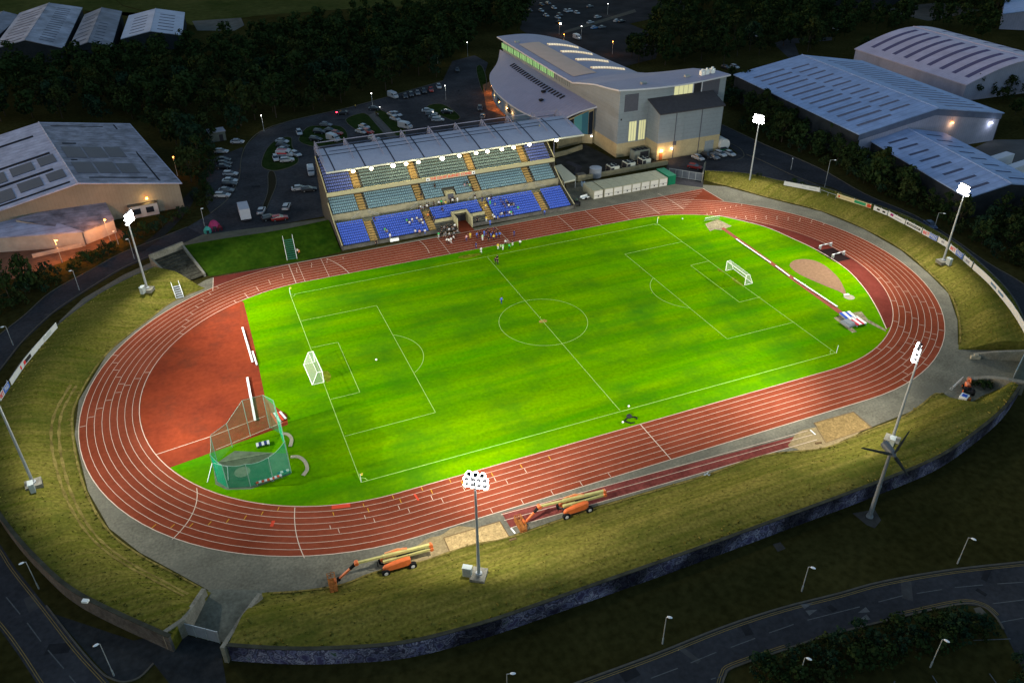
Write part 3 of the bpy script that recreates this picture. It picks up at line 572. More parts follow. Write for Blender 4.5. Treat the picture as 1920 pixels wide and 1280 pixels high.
# ================================================================ FLOODLIGHT MASTS
M_flood = mat('flood_lens', (.9, .9, .85), .4, emis=(1, .98, .93), estr=14.)
M_pole = mat('galvanised_pole', (.33, .35, .36), .5, .08, 1., metal=.2, spec=.3)
def beam(parent, loc, aim, P, size):
    l = bpy.data.lights.new('floodlight_beam', 'SPOT'); l.energy = P; l.spot_size = R(size); l.spot_blend = .35 if size > 150 else 1.; l.shadow_soft_size = .4; l.color = (1, .97, .88)
    o = bpy.data.objects.new('floodlight_beam', l); sc.collection.objects.link(o); o.location = Vector(loc) - wloc(parent); o.parent = parent; o.rotation_euler = (Vector(aim) - Vector(loc)).to_track_quat('-Z', 'Y').to_euler()
MAST_P = (10500, 57000)
def mast(label, px, pz=None, H=19.8, base_side=1, key=1.):
    b = at_bank(*px); t = thing('floodlight_mast', label, 'floodlight mast', b, 'floodlight masts round the track'); x, y, z = b; to = Vector((-x, -y * .9, 0)).normalized(); rz = math.atan2(to.y, to.x); side = Vector((-to.y, to.x, 0))
    MB().box((x, y, z + .15), (2.3, 2.0, .7), 0, rz).build('plinth', M_concrete, t)
    mb = MB(); top = Vector((x, y, H + .2)); mb.tube((x, y, z + .5), (x, y, z + .75), .45, 10); mb.tube((x, y, z + .6), top, .24, 10, 0, .12); mb.build('pole', M_pole, t, smooth=False)
    c0 = b - to * .2 + side * 1.5 * base_side; mb = MB(); mb.box((c0.x, c0.y, z + .9), (.7, 1.2, 1.5), 0, rz); mb.box((c0.x, c0.y, z + 1.7), (.8, 1.3, .08), 0, rz); cb = mb.build('control_cabinet', mat('pale_cabinet_paint', (.35, .38, .36), .6, .1, 1.), t)
    d0 = c0 - to * .36; MB().box((d0.x, d0.y, z + .85), (.02, .9, 1.2), 0, rz).build('door', M_steel, cb)
    mb = MB()
    for zz in (H - 1.3, H - .4, H + .3):
        hw = 1.35 if zz < H else .95
        mb.tube(Vector((x, y, zz)) - side * hw + to * .2, Vector((x, y, zz)) + side * hw + to * .2, .06, 6)
        mb.tube(Vector((x, y, zz)), Vector((x, y, zz)) + to * .25, .06, 6)
    for s in (-.9, .9): mb.tube(Vector((x, y, H - 1.3)) + side * s + to * .2, Vector((x, y, H + .3)) + side * s + to * .2, .04, 5)
    mb.build('head_frame', M_pole, t)
    for zz, offs in ((H - 1.3, (-1.15, -.4, .4, 1.15)), (H - .4, (-1.15, -.4, .4, 1.15)), (H + .35, (-.85, 0, .85))):
        for o_ in offs:
            c0 = Vector((x, y, zz)) + side * o_ + to * .45; sp = side * (o_ * .35)
            Mx = Matrix.Rotation(rz + o_ * .35, 3, 'Z') @ Matrix.Rotation(R(52), 3, 'Y')
            mb = MB()
            for k in range(3): mb.box(c0 + Mx @ Vector((-.2 - .02, 0, -.18 + .18 * k)), (.22, .46, .1), 0, M=Mx)
            mb.box(c0 + Mx @ Vector((-.08, 0, 0)), (.12, .56, .5), 0, M=Mx); fl = mb.build('floodlight', mat('lamp_housing', (.07, .07, .075), .5), t)
            mb = MB(); prof = []
            rows = []
            for a_ in (0, .45, .9, 1.35):
                rows.append([c0 + Mx @ Vector((.02 + .38 * math.sin(a_), .44 * math.cos(a_) * math.cos(q * math.pi / 5), .42 * math.cos(a_) * math.sin(q * math.pi / 5))) for q in range(10)])
            mb.grid(rows, 0, True); mb.build('lens', M_flood, fl)
    aim = Vector((x * .45, y * .2, 0))
    beam(t, (x + to.x * 1.1, y + to.y * 1.1, H - .4), (x * .55, y * .3, 0), MAST_P[0] * key, 160)
    beam(t, (x + to.x * 1.2, y + to.y * 1.2, H - .2), (x * .1, y * -.22, 0), MAST_P[1] * key, 98)
    return t
mast('tall floodlight mast on the upper left bank beside the sunken terrace', (277, 544), base_side=-1)
mast('tall floodlight mast on the left bank with its head out of the picture', (64, 909), base_side=-1, H=22.6)
mast('tall floodlight mast between the orange boom lifts on the near bank', (898, 1080))
mast('tall floodlight mast rising behind the wind turbine on the near right bank', (1672, 826))
mast('tall floodlight mast on the far bank near the entrance hall cars', (1403.8, 348.5))
mast('tall floodlight mast on the right bank behind the advertising boards', (1767.3, 491.7))
# ================================================================ WIND TURBINE
b = at(1630.4, 968); t = thing('wind_turbine', 'small three blade wind turbine on a lattice free grey tower outside the mural wall', 'wind turbine', b)
t['label'] = 'small wind turbine with three dark blades on a grey tower outside the mural wall'
hub = Vector((b.x, b.y, 12.6)); mb = MB(); mb.tube((b.x, b.y, 0), (b.x, b.y, 12.2), .34, 12, 0, .2); mb.tube((b.x, b.y, 0), (b.x, b.y, .5), .55, 12, 0, .4); mb.tube((b.x, b.y, 6), (b.x, b.y, 6.15), .34, 12); mb.build('tower', mat('turbine_tower', (.14, .155, .17), .5, .1, 1., spec=.3), t)
mb = MB(); fw = Vector((-.25, -.96, .0)).normalized(); sd = Vector((fw.y, -fw.x, 0)); 
mb.tube(hub - fw * 1.6, hub + fw * .5, .62, 12, 0, .5); mb.tube(hub + fw * .5, hub + fw * 1.2, .5, 12, 0, .12); mb.build('nacelle', mat('turbine_nacelle', (.08, .095, .11), .5, spec=.3), t)
up = Vector((0, 0, 1)); hb = hub + fw * .75
for tx, ty in ((1605, 837), (1705, 808), (1703, 892)):
    d = ray(tx, ty); k = (hb - CAM).dot(fw) / d.dot(fw); tip = CAM + d * k; ax = (tip - hb); L_ = min(max(ax.length, 3.6), 5.6); ax.normalize(); cx = ax.cross(fw).normalized(); rows = []
    for r_, c_, th in ((.3, .2, .12), (.9, .46, .12), (2.2, .36, .08), (L_ - .3, .22, .05), (L_, .1, .03)):
        o_ = hb + ax * r_; rows.append([o_ + cx * c_ * .6, o_ + fw * th, o_ - cx * c_ * .6, o_ - fw * th])
    mb = MB(); mb.grid(rows, 0, True); mb.face(rows[-1]); mb.build('blade', mat('turbine_blade', (.03, .035, .04), .5, spec=.3), t)
sheet('turbine_pad', pxline([(1598, 962), (1640, 955), (1652, 975), (1640, 990), (1625, 984)], 0, 1, False), .03, mat('old_concrete_pad', (.055, .05, .045), .95, .3, .6))
sheet('manhole_pad', pxline([(1449, 1020), (1463, 1016), (1473, 1028), (1458, 1034)], 0, 1, False), .03, MATS['old_concrete_pad'])
# ================================================================ STREET LAMPS
M_lampw = mat('white_lamp_bowl', (.75, .77, .8), .4, spec=.4)
M_glow_w = mat('lit_white_lamp', (.8, .8, .8), .4, emis=(1, .97, .9), estr=5.)
M_glow_o = mat('lit_sodium_lamp', (.8, .5, .2), .4, emis=(1, .32, .04), estr=9.)
def lamp_post(label, base, head, lit=None, H=None, name='street_lamp', arm=1.0, group=None, P=0, r=.06):
    b = at(*base); d = ray(*head); dd = d.xy; k = ((b - CAM).xy.dot(dd)) / dd.length_squared; hd = CAM + d * k; h = H or min(max(hd.z, 3.5), 9)
    k = (h - CAM.z) / d.z; hp = CAM + d * k; off = (hp - b).xy; off = off.normalized() * min(off.length, arm) if off.length > .05 else Vector((.6, 0))
    t = thing(name, label, 'street lamp', b, group); top = Vector((b.x, b.y, h)); e = Vector((b.x + off.x, b.y + off.y, h + .12)); mb = MB(); mb.tube(b, (b.x, b.y, 1.1), .1, 8); mb.tube((b.x, b.y, 1.1), top, r, 7, 0, r * .8); mb.build('post', M_pole, t)
    mb = MB(); mb.tube(top, e, .04, 6); mb.build('arm', M_pole, t)
    u = Vector((off.x, off.y, 0)).normalized(); s_ = Vector((-u.y, u.x, 0)); rows = []
    for a_, rr in ((-.1, .04), (0, .14), (.25, .18), (.48, .12), (.56, .03)):
        c0 = e + u * a_; rows.append([c0 + s_ * rr * math.cos(q * math.pi / 4) + Vector((0, 0, .6 * rr * math.sin(q * math.pi / 4))) for q in range(8)])
    mb = MB(); mb.grid(rows, 0, True); mb.build('lamp_head', {None: M_lampw, 'w': M_glow_w, 'o': M_glow_o}[lit], t)
    if P:
        l = bpy.data.lights.new('lamp_light', 'POINT'); l.energy = P; l.color = (1, .33, .07) if lit == 'o' else (1, .93, .8); l.shadow_soft_size = .25; o = bpy.data.objects.new('lamp_light', l); sc.collection.objects.link(o); o.parent = t; o.location = (e - b) + u * .2 + Vector((0, 0, -.35))
    return t
for lb, bs, hd in (('unlit white headed street lamp leaning over the side road at lower left', (73, 1103), (44, 1055)), ('unlit white headed street lamp on the forecourt kerb at lower left', (214, 1266), (184, 1208)),
                   ('unlit street lamp on the verge above the main road, leftmost of three', (1242, 1206), (1252, 1157)), ('unlit street lamp on the verge above the main road, middle of three', (1503, 1108), (1521, 1064)),
                   ('unlit street lamp on the verge above the main road, rightmost of three', (1795, 1056), (1822, 1010)), ('unlit street lamp with a reddish arm at the left end of the roadside shrubs', (1497, 1272), (1513, 1234)),
                   ('unlit street lamp standing in the middle of the roadside shrubs', (1744, 1250), (1771, 1200)), ('unlit street lamp at the bottom edge below the mural wall', (951, 1312), (958, 1263)),
                   ('unlit curved arm street lamp on the access road nearest the left edge', (25, 647), (7, 613)), ('unlit street lamp on the access road below the hedge', (149, 544), (134, 508)),
                   ('unlit street lamp on the access road just left of the upper left mast', (252, 485), (240, 449)), ('unlit slim lamp post by the corner of the brick yard', (222, 458), (214, 434)),
                   ('unlit street lamp where the access road meets the car park', (384, 424), (377, 392)), ('short unlit street lamp at the edge of the service yard', (1482.8, 318.4), (1486.5, 297.6)),
                   ('tall unlit street lamp beside the white board on the far right road', (1546, 351), (1565, 301)), ('unlit street lamp on the far right road beside the dark parked car', (1751, 430), (1770, 401))):
    lamp_post(lb, bs, hd, group='unlit street lamps')
for lb, bs, hd in (('lit white lamp post on the bend at the left of the car park', (495, 246), (491, 228)), ('lit white lamp post by the crossing in the far car park', (699, 203), (697, 184)), ('lit white lamp post at the right end of the far row of dark cars', (836, 188), (833, 169)),
                   ('lit lamp post at the edge of the wood left of the hall', (877, 106), (875, 72)), ('faint lit lamp post in front of the wood behind the car park', (821, 120), (819.6, 102)), ('lit white lamp in the distant car park', (1139, 28), (1138.6, 13.5)), ('lit white lamp beside the van behind the hall', (1090, 72), (1089.5, 55))):
    lamp_post(lb, bs, hd, 'w', group='lit white lamp posts', P=60, H=5.5)
for lb, bs, hd, P in (('lit orange lamp at the edge of the wood behind the left warehouse', (333, 330), (330, 307), 220), ('lit orange lamp on a post at the corner of the brick store', (207, 452), (199, 415), 1100), ('lit orange lamp on a post in front of the loading bay', (117, 492), (110, 454), 1300)):
    lamp_post(lb, bs, hd, 'o', group='lit orange lamps by the left warehouse', P=P, H=6)
for lb, bs, hd in (('lit yellow lamp by the distant car park entrance', (1048.5, 66), (1047.5, 52.5)), ('lit yellow lamp just above the hall roof ridge', (1057, 88), (1056, 73)), ('lit yellow lamp beside the trees right of the hall roof', (1148, 102), (1146.7, 85)), ):
    lamp_post(lb, bs, hd, 'o', group='lit yellow lamps behind the hall', P=150, H=5.5)
# ================================================================ SHEDS AND WAREHOUSES
def shed(label, A, B, C, D, ze, zr, mroof, mwall, cat='warehouse', arch=0, name='warehouse', strips=(), mstrip=None, panels=(), mpanel=None, over=.4, gable_band=None):
    """A,B near eave corners (left, right), C,D far (right, left)"""
    A, B, C, D = (Vector((*p[:2], 0)) for p in (A, B, C, D)); o = (A + B) / 2; t = thing(name, label, cat, o)
    def rp(u, v, dz=0.):
        p = A.lerp(B, u).lerp(D.lerp(C, u), v); k = 1 - abs(2 * u - 1); p.z = ze + (zr - ze) * (math.sin(k * math.pi / 2) if arch else k) + dz; return p
    us = [i / 16 for i in range(17)] if arch else [0, .5, 1]
    mb = MB(); ou = over / (B - A).length; ov = over / (D - A).length
    top = [[rp(u if 0 < u < 1 else (-ou if u == 0 else 1 + ou), -ov + v * (1 + 2 * ov), .16) for u in us] for v in (0, .25, .5, .75, 1)]
    bot = [[p - Vector((0, 0, .3)) for p in r] for r in top]
    mb.grid(top); mb.grid([list(reversed(r)) for r in bot])
    for r0, r1 in ((top[0], bot[0]), (bot[-1], top[-1]), ([r[0] for r in bot], [r[0] for r in top]), ([r[-1] for r in top], [r[-1] for r in bot])): mb.grid([r0, r1])
    rf = mb.build('roof', mroof, t)
    mb = MB(); prof = [rp(u, 0) for u in us]; fp = [rp(u, 1) for u in us]; g = lambda p: Vector((p.x, p.y, 0))
    mb.face([g(prof[0])] + [g(prof[-1])] + list(reversed(prof))); mb.face([g(fp[-1]), g(fp[0])] + fp)
    mb.face([g(prof[0]), prof[0], fp[0], g(fp[0])]); mb.face([g(prof[-1]), g(fp[-1]), fp[-1], prof[-1]]); wl = mb.build('wall', mwall, t)
    def patch(nm, u0, u1, v0, v1, m, dz=.19, parent=None):
        n = 6 if arch else 1; mb = MB(); R0 = [rp(u0 + (u1 - u0) * i / n, v0, dz) for i in range(n + 1)]; R1 = [rp(u0 + (u1 - u0) * i / n, v1, dz) for i in range(n + 1)]; mb.grid([R0, R1]); mb.grid([R0, [p - Vector((0, 0, dz - .1)) for p in R0]]); return mb.build(nm, m, parent or rf)
    for u0, u1, v0, v1 in strips: patch('rooflight', u0, u1, v0, v1, mstrip)
    for u0, u1, v0, v1 in panels: patch('solar_panel', u0, u1, v0, v1, mpanel, .27)
    mb = MB(); mb.tube(rp(.5, -ov, .2), rp(.5, 1 + ov, .2), .18, 6); mb.build('ridge_cap', mroof, rf)
    return t, rp, rf, wl
M_rl = mat('dark_rooflight', (.055, .055, .075), .6, .1, 1.)
MR_blue = ribbed('blue_sheet_roof', (.22, .30, .50), .55, 2.4, 1, .22, var=.14, scale=.25); MR_pale = ribbed('pale_sheet_roof', (.42, .42, .54), .5, 1.2, 1, .12)
MW_pale = ribbed('pale_cladding', (.26, .26, .35), .7, .9, 0, .18); MW_dark = mat('dark_cladding', (.025, .028, .032), .7, .2, .4)
st_ = [(.07 + .0 * i, .19, .09 + .067 * i, .098 + .067 * i + .004) for i in range(13)]
strips = [(.05, .27, .06 + .068 * i, .078 + .068 * i) for i in range(13)] + [(.30, .43, .10 + .068 * i, .116 + .068 * i) for i in range(12)] + [(.62, .92, .05 + .05 * i, .062 + .05 * i) for i in range(18)]
t, rp, rf, wl = shed('largest blue roofed warehouse behind the trees on the right with two wall lamps', (122.7, 46.4), (178, 44.1), (184.5, 112), (128.7, 115.5), 8.8, 13.3, MR_blue, MW_dark, strips=strips, mstrip=mat('grey_rooflight', (.13, .13, .18), .5, .15, 1.))
# lit pale gable under a blue band
mb = MB(); q = lambda u, z: (lambda p: Vector((p.x, p.y - .12, z)))(rp(u, 0))
mb.face([q(.01, 0), q(.99, 0), q(.99, 6.9), q(.5, 11.2), q(.01, 6.9)]); mb.build('gable_cladding', MW_pale, wl)
mb = MB(); mb.face([q(0, 6.9), q(.5, 11.2), q(.5, 13.1), q(0, 8.7)]); mb.face([q(.5, 11.2), q(1, 6.9), q(1, 8.7), q(.5, 13.1)]); mb.build('gable_band', mat('slate_blue_band', (.10, .12, .19), .6, .1, .5), wl)
for u, z, cc_, nm in ((.63, 8.2, 'o', 'warm'), (.925, 6.3, 'w', 'cool')):
    p = q(u, z) - Vector((0, .4, 0)); MB().box(p, (.5, .6, .25)).build('wall_lamp', M_glow_o if cc_ == 'o' else M_glow_w, wl)
    l = bpy.data.lights.new('wall_lamp_light', 'POINT'); l.energy = 90; l.color = (1, .62, .3) if cc_ == 'o' else (.8, .9, 1); l.shadow_soft_size = .2; ob = bpy.data.objects.new('wall_lamp_light', l); sc.collection.objects.link(ob); ob.parent = t; ob.location = p + Vector((0, -.7, -.5)) - wloc(t)
strips = [(.10, .34, .06 + .115 * i, .085 + .115 * i) for i in range(8)] + [(.62, .84, .08 + .115 * i, .1 + .115 * i) for i in range(8)]
shed('smaller blue roofed warehouse in front of the big one at the right edge', (119.2, 3.5), (144, 1.), (153, 43), (128.3, 47), 6, 8.2, MR_blue, MW_dark, strips=strips, mstrip=mat('slate_rooflight', (.07, .08, .13), .5))
strips = [(.06, .44, .05 + .105 * i, .085 + .105 * i) for i in range(9)] + [(.58, .85, .08 + .12 * i, .1 + .12 * i) for i in range(7)]
MR_pink = ribbed('lilac_sheet_roof', (.40, .36, .47), .5, 1.2, 1, .12)
shed('pale lilac warehouse with a curved barrel roof at the upper right', (203, 79.3), (259, 76), (262, 135), (205.5, 137.5), 6, 12.5, MR_pink, MW_pale, arch=1, strips=strips, mstrip=mat('lilac_rooflight', (.10, .09, .17), .5))
shed('pale building with a blue grey roof cut by the right edge at the top', at(1873, 55), at(1990, 60), at(1990, 10), at(1880, 12), 7, 9.5, MR_blue, MW_pale, name='warehouse')
shed('long white roofed building cut by the top edge at the right', at(1515, 8), at(1655, 20), at(1720, -14), at(1560, -28), 7, 8.5, MR_pale, MW_dark)
# long white lorry trailers in the works yard
# left warehouse with solar panels
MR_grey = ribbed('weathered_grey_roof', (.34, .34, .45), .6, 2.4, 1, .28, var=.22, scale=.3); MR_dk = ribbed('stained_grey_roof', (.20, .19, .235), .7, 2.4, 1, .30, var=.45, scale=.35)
MW_beige = ribbed('beige_cladding', (.21, .18, .14), .8, .8, 0, .12)
M_sol = mat('solar_glass', (.028, .026, .055), .5, .15, .5, spec=.2)
pn = [(.17, .27, .06, .19), (.17, .27, .22, .30), (.17, .27, .34, .47), (.33, .40, .10, .24), (.41, .47, .10, .22), (.33, .40, .29, .42), (.41, .47, .29, .40), (.05, .13, .1, .26), (.05, .13, .32, .5), (.28, .32, .10, .42)]
pn = [(.06, .2, .06, .20), (.23, .35, .10, .22), (.38, .47, .11, .22), (.06, .2, .30, .44), (.23, .35, .33, .45), (.38, .47, .34, .46)] + [(.53, .63, .13, .30), (.64, .74, .13, .30), (.75, .84, .13, .28), (.53, .63, .37, .55), (.64, .74, .37, .55), (.75, .84, .38, .55)]
stp = [(.05, .43, .245, .275), (.04, .46, .475, .505), (.04, .47, .025, .045), (.08, .43, .80, .83), (.54, .86, .325, .345), (.55, .82, .60, .625), (.57, .86, .06, .075), (.55, .84, .93, .945), (.905, .915, .02, .98)]
tL, rpL, rfL, wlL = shed('large warehouse with solar panels on its grey roof at the left edge', (-111, 88), (-64.7, 92.1), (-76.4, 150.4), (-124, 144), 6.9, 11.3, MR_grey, MW_beige, strips=stp, mstrip=M_dark, panels=pn, mpanel=M_sol, over=.7)
# darker half of that roof
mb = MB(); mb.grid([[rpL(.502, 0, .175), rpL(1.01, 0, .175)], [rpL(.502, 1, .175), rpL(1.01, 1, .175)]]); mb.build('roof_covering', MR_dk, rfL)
def lean(label, back, front, m, mw, name='annexe', cat='annexe'):
    """back, front = [(px,py,z)x2]"""
    b0, b1, f0, f1 = (at(*p) for p in (*back, *front)); t = thing(name, label, cat, (f0.x, f0.y, 0)); mb = MB(); mb.face([f0, f1, b1, b0]); dn = Vector((0, 0, .3)); mb.face([f0, f0 - dn, f1 - dn, f1]); mb.face([f1, f1 - dn, b1 - dn, b1]); mb.build('roof', m, t)
    mb = MB(); ins = lambda p, c: Vector((p.x + (c.x - p.x) * .03, p.y + (c.y - p.y) * .03, 0)); c = (b0 + b1 + f0 + f1) / 4; Q = [ins(p, c) for p in (f0, f1, b1, b0)]; Z = [p.z - .31 for p in (f0, f1, b1, b0)]
    for i in range(4): j = (i + 1) % 4; mb.face([Q[i], Q[j], Vector((Q[j].x, Q[j].y, Z[j])), Vector((Q[i].x, Q[i].y, Z[i]))])
    mb.build('wall', mw, t); return t
MW_pink = mat('rendered_wall', (.42, .36, .31), .9, .12, .6)
t = lean('low lean-to with a stained grey roof in front of the solar panel warehouse', [(25, 411, 5.6), (192, 367, 5.6)], [(155, 434, 3.6), (214, 411, 3.6)], MR_dk, MW_pink)
t = lean('low pale roofed annexe at the left edge lit orange from below', [(-40, 398, 5.2), (60, 402, 5.2)], [(-60, 449, 4), (156, 434, 4)], MR_grey, MW_pink)
# loading bay doors, low white walls, window box
mb = MB(); mb.box((0, 0, 1), (.3, .3, 2))
def low_wall(label, px, h, m, th=.4, name='low_wall'):
    mb = MB(); strip_wall(mb, pxline(px, 0, 1, False), th, 0, h); return mb.build(name, m, label=label, cat='wall')
low_wall('low pale wall in front of the orange lit loading bay', [(55, 466), (100, 456), (148, 446)], 1.2, MW_pink)
low_wall('low pale wall nearest the hedge below the loading bay', [(62, 484), (110, 473), (155, 463)], .9, MW_pink)
low_wall('low pale wall under the lean-to roof beside the brick yard', [(165, 443), (212, 430)], 1., MW_pink)
low_wall('low pink wall along the side of the solar panel warehouse', [(235, 390), (280, 382), (318, 373)], 1., MW_pink)
low_wall('low pale wall at the near corner of the solar panel warehouse', [(262, 402), (300, 392), (325, 384)], .9, MW_pink)
t = thing('site_cabin', 'white site cabin with two dark windows beside the solar panel warehouse', 'cabin', at(270, 405)); p = at(272, 402); 
MB().box((p.x, p.y, 1.6), (7, 3, 3.2), 0, .1).build('wall', mat('cabin_paint', (.36, .36, .36), .7, .1, 1.), t)
for dx in (-1.6, 1.6): MB().box((p.x + dx, p.y - 1.55 + dx * .1, 1.7), (1.9, .08, 1.5), 0, .1).build('window', M_glass, t)
MB().box((p.x, p.y, 3.25), (7.3, 3.3, .12), 0, .1).build('roof', M_conc_dark, t)
lp = at(275, 372, 4.5)
l = bpy.data.lights.new('wall_lamp_light', 'POINT'); l.energy = 70; l.color = (1, .8, .3); l.shadow_soft_size = .2; t2 = thing('wall_lamp', 'yellow wall lamp above the white site cabin', 'lamp', lp); MB().box(lp, (.5, .5, .4)).build('lamp_glass', M_glow_o, t2); ob = bpy.data.objects.new('wall_lamp_light', l); sc.collection.objects.link(ob); ob.parent = t2; ob.location = (0, -.9, -.2)
lp = at(319, 360, 3.6); t2 = thing('wall_lamp', 'small white wall lamp at the right corner of the solar panel warehouse', 'lamp', lp); MB().box(lp, (.4, .4, .35)).build('lamp_glass', M_glow_w, t2)
# brick yard lit orange
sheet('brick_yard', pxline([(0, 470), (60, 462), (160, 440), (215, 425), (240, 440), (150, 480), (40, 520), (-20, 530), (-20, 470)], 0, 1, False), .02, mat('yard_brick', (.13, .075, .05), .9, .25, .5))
# ---- top left sheds
MR_top = ribbed('old_grey_roof', (.25, .25, .31), .7, 1.5, 1, .1, var=.4, scale=.12); MR_top2 = ribbed('dark_grey_roof', (.16, .16, .20), .7, 1.5, 1, .1, var=.35, scale=.12); MR_top3 = ribbed('clean_pale_roof', (.36, .37, .47), .6, 1.5, 1, .1)
rl = mat('old_rooflight', (.075, .075, .10), .6)
sA = [(.08, .42, .05 + .09 * i, .065 + .09 * i) for i in range(10)] + [(.66, .86, .06 + .055 * i, .072 + .055 * i) for i in range(16)]
shed('old grey double pitched shed, leftmost of the three big ones at the top left', at(-12, 92, 6), at(117, 90, 6), at(153, 15, 6), at(38, 25, 6), 6, 9.5, MR_top, MW_dark, strips=sA, mstrip=rl, cat='shed', name='shed')
sB = [(.58, .8, .05 + .08 * i, .065 + .08 * i) for i in range(7)] + [(.06, .4, .1 + .12 * i, .12 + .12 * i) for i in range(7)]
shed('narrow dark grey shed, middle one of the three at the top left', at(129, 93, 6), at(207, 88, 6), at(227, 22, 6), at(160, 28, 6), 6, 8.5, MR_top2, MW_dark, strips=sB, mstrip=rl, cat='shed', name='shed')
sC = [(.12, .38, .1 + .13 * i, .125 + .13 * i) for i in range(6)] + [(.6, .86, .1 + .13 * i, .125 + .13 * i) for i in range(6)]
shed('clean pale grey shed, rightmost of the three at the top left', at(228, 73, 6), at(340, 66, 6), at(345, 24, 6), at(243, 30, 6), 6, 8.5, MR_top3, MW_dark, strips=sC, mstrip=rl, cat='shed', name='shed')
shed('dark roofed shed cut by the left edge at the top', at(-70, 62, 5), at(-8, 70, 5), at(38, 30, 5), at(-20, 26, 5), 5, 6.5, MR_top2, MW_dark, cat='shed', name='shed')
# ---- small brick kiosk in the wood edge, tents and odd buildings
p = at(408, 262); t = thing('kiosk', 'small flat roofed store at the edge of the wood left of the car park', 'store', p)
MB().box((p.x, p.y, 1.5), (5, 4, 3), 0, .1).build('wall', mat('store_wall', (.10, .11, .10), .8, .2, .8), t); MB().box((p.x, p.y, 3.1), (5.4, 4.4, .25), 0, .1).build('roof', mat('store_roof', (.24, .24, .28), .7, .1, 1.), t); MB().box((p.x + 1.2, p.y - 2.05, 1.1), (1.2, .1, 2.1), 0, .1).build('door', M_dark, t)
# ================================================================ SPORTS HALL
th = thing('sports_hall', 'large grey sports hall with a sweeping curved roof and green lit strip window', 'building', (75, 100, 0))
M_hr = ribbed('hall_roof_sheet', (.30, .28, .37), .5, 1.0, 0, .08, var=.06); M_hw = ribbed('hall_cladding', (.21, .235, .26), .6, 1.2, 2, .10, var=.06); M_hb = mat('hall_blockwork', (.42, .33, .19), .9, .08, .5, fine=(3, .08)); M_trim = mat('hall_trim', (.50, .50, .55), .5)
def lin(tab, t):
    for (a, va), (b, vb) in zip(tab[:-1], tab[1:]):
        if t <= b: f = (t - a) / (b - a); return tuple(x + (y - x) * max(0, f) for x, y in zip(va, vb))
    return tab[-1][1]
Wt = [(0, (59.0, 77.9, 20.8)), (1, (59.0, 84.2, 19.9)), (2, (59., 93.3, 18.8)), (3, (59., 102.9, 16.8)), (4, (59., 108, 15.6)), (5, (59., 118, 15.6)), (6, (59.2, 145, 16.)), (7, (59.4, 175, 16.6))]
Et = [(0, (98, 77.9, 21.1)), (1, (97.2, 84, 21)), (2, (94.2, 92.6, 20)), (3, (91.2, 100, 17.8)), (4, (89.9, 109, 15)), (5, (89.5, 118, 13.1)), (6, (89, 145, 12.8)), (7, (88.5, 172, 12.8))]
bul = [(0, (-.9,)), (1, (-.7,)), (2, (-.3,)), (3, (.2,)), (4, (1.,)), (5, (1.5,)), (6, (1.8,)), (7, (1.8,))]
def HR(u, t, dz=0.):
    a, b = lin(Wt, t), lin(Et, t); s = math.sin(u * math.pi) * lin(bul, t)[0]; return Vector((a[0] + (b[0] - a[0]) * u, a[1] + (b[1] - a[1]) * u, a[2] + (b[2] - a[2]) * u + s + dz))
us = [i / 16 for i in range(17)]; ts = [i / 4 for i in range(29)]
mb = MB(); top = [[HR(u, t) for u in us] for t in ts]; mb.grid(top); dn = Vector((0, 0, .45))
for e in (top[0], list(reversed(top[-1])), [r[0] for r in reversed(top)], [r[-1] for r in top]): mb.grid([[p - dn for p in e], e], 1)
mb.grid([[p - dn for p in reversed(r)] for r in top], 1)
roofH = mb.build('roof', [M_hr, M_trim], th, smooth=False)
def gr(p, z=0.): return Vector((p.x, p.y, z))
mb = MB(); ins = .035
wp = [HR(.022, t, -.46) for t in [.1 + 6.75 * i / 27 for i in range(28)]]; ep = [HR(.975, t, -.46) for t in [.1 + 6.75 * i / 27 for i in range(28)]]; fpp = [HR(.022 + .953 * i / 16, .1, -.46) for i in range(17)]; bpp = [HR(.022 + .953 * i / 16, 6.85, -.46) for i in range(17)]
for e in (list(reversed(wp)), ep, fpp, list(reversed(bpp))): mb.grid([[gr(p, 4.3) for p in e], e]); mb.grid([[gr(p, 0) for p in e], [gr(p, 4.3) for p in e]], 1)
wallH = mb.build('wall', [M_hw, M_hb], th)
yF = fpp[0].y
M_louv = mat('louvre_grey', (.085, .085, .105), .6, .1, 3.); M_winy = mat('lit_yellow_window', (.5, .5, .3), .4, emis=(.95, .88, .42), estr=.16); M_wing = mat('lit_green_window', (.3, .5, .3), .4, emis=(.30, .75, .20), estr=.14)
def panel(nm, x0, x1, z0, z1, y, m, par, d=.08, bars=0):
    o = MB().box(((x0 + x1) / 2, y - d / 2, (z0 + z1) / 2), (x1 - x0, d, z1 - z0)).build(nm, m, par)
    if bars:
        for i in range(bars + 1):
            x = x0 + (x1 - x0) * i / bars; MB().box((x, y - d - .02, (z0 + z1) / 2), (.1, .06, z1 - z0 + .1)).build('mullion', M_steel, o)
    return o
panel('louvre_panel', 61.6, 66.2, 13.8, 18.9, yF, M_louv, wallH, .1); panel('window', 63.6, 66.2, 4.6, 10.6, yF, M_winy, wallH, .08, 3); panel('window', 67, 69.4, 4.6, 10.6, yF, M_winy, wallH, .08, 3)
panel('window', 78.4, 85, 16.6, 19.9, yF, M_winy, wallH, .08, 4); panel('recess_panel', 85.2, 88, 15.8, 20, yF, M_dark, wallH, .06); panel('louvre_panel', 88.5, 94.6, 15.2, 20.1, yF, M_louv, wallH, .1)
panel('frame_strip', 85., 85.3, 15.2, 20.1, yF, M_trim, wallH, .14); panel('frame_strip', 88.1, 88.4, 15.2, 20.1, yF, M_trim, wallH, .14); panel('vent', 60.6, 61., 11.4, 11.9, yF, M_dark, wallH, .1)
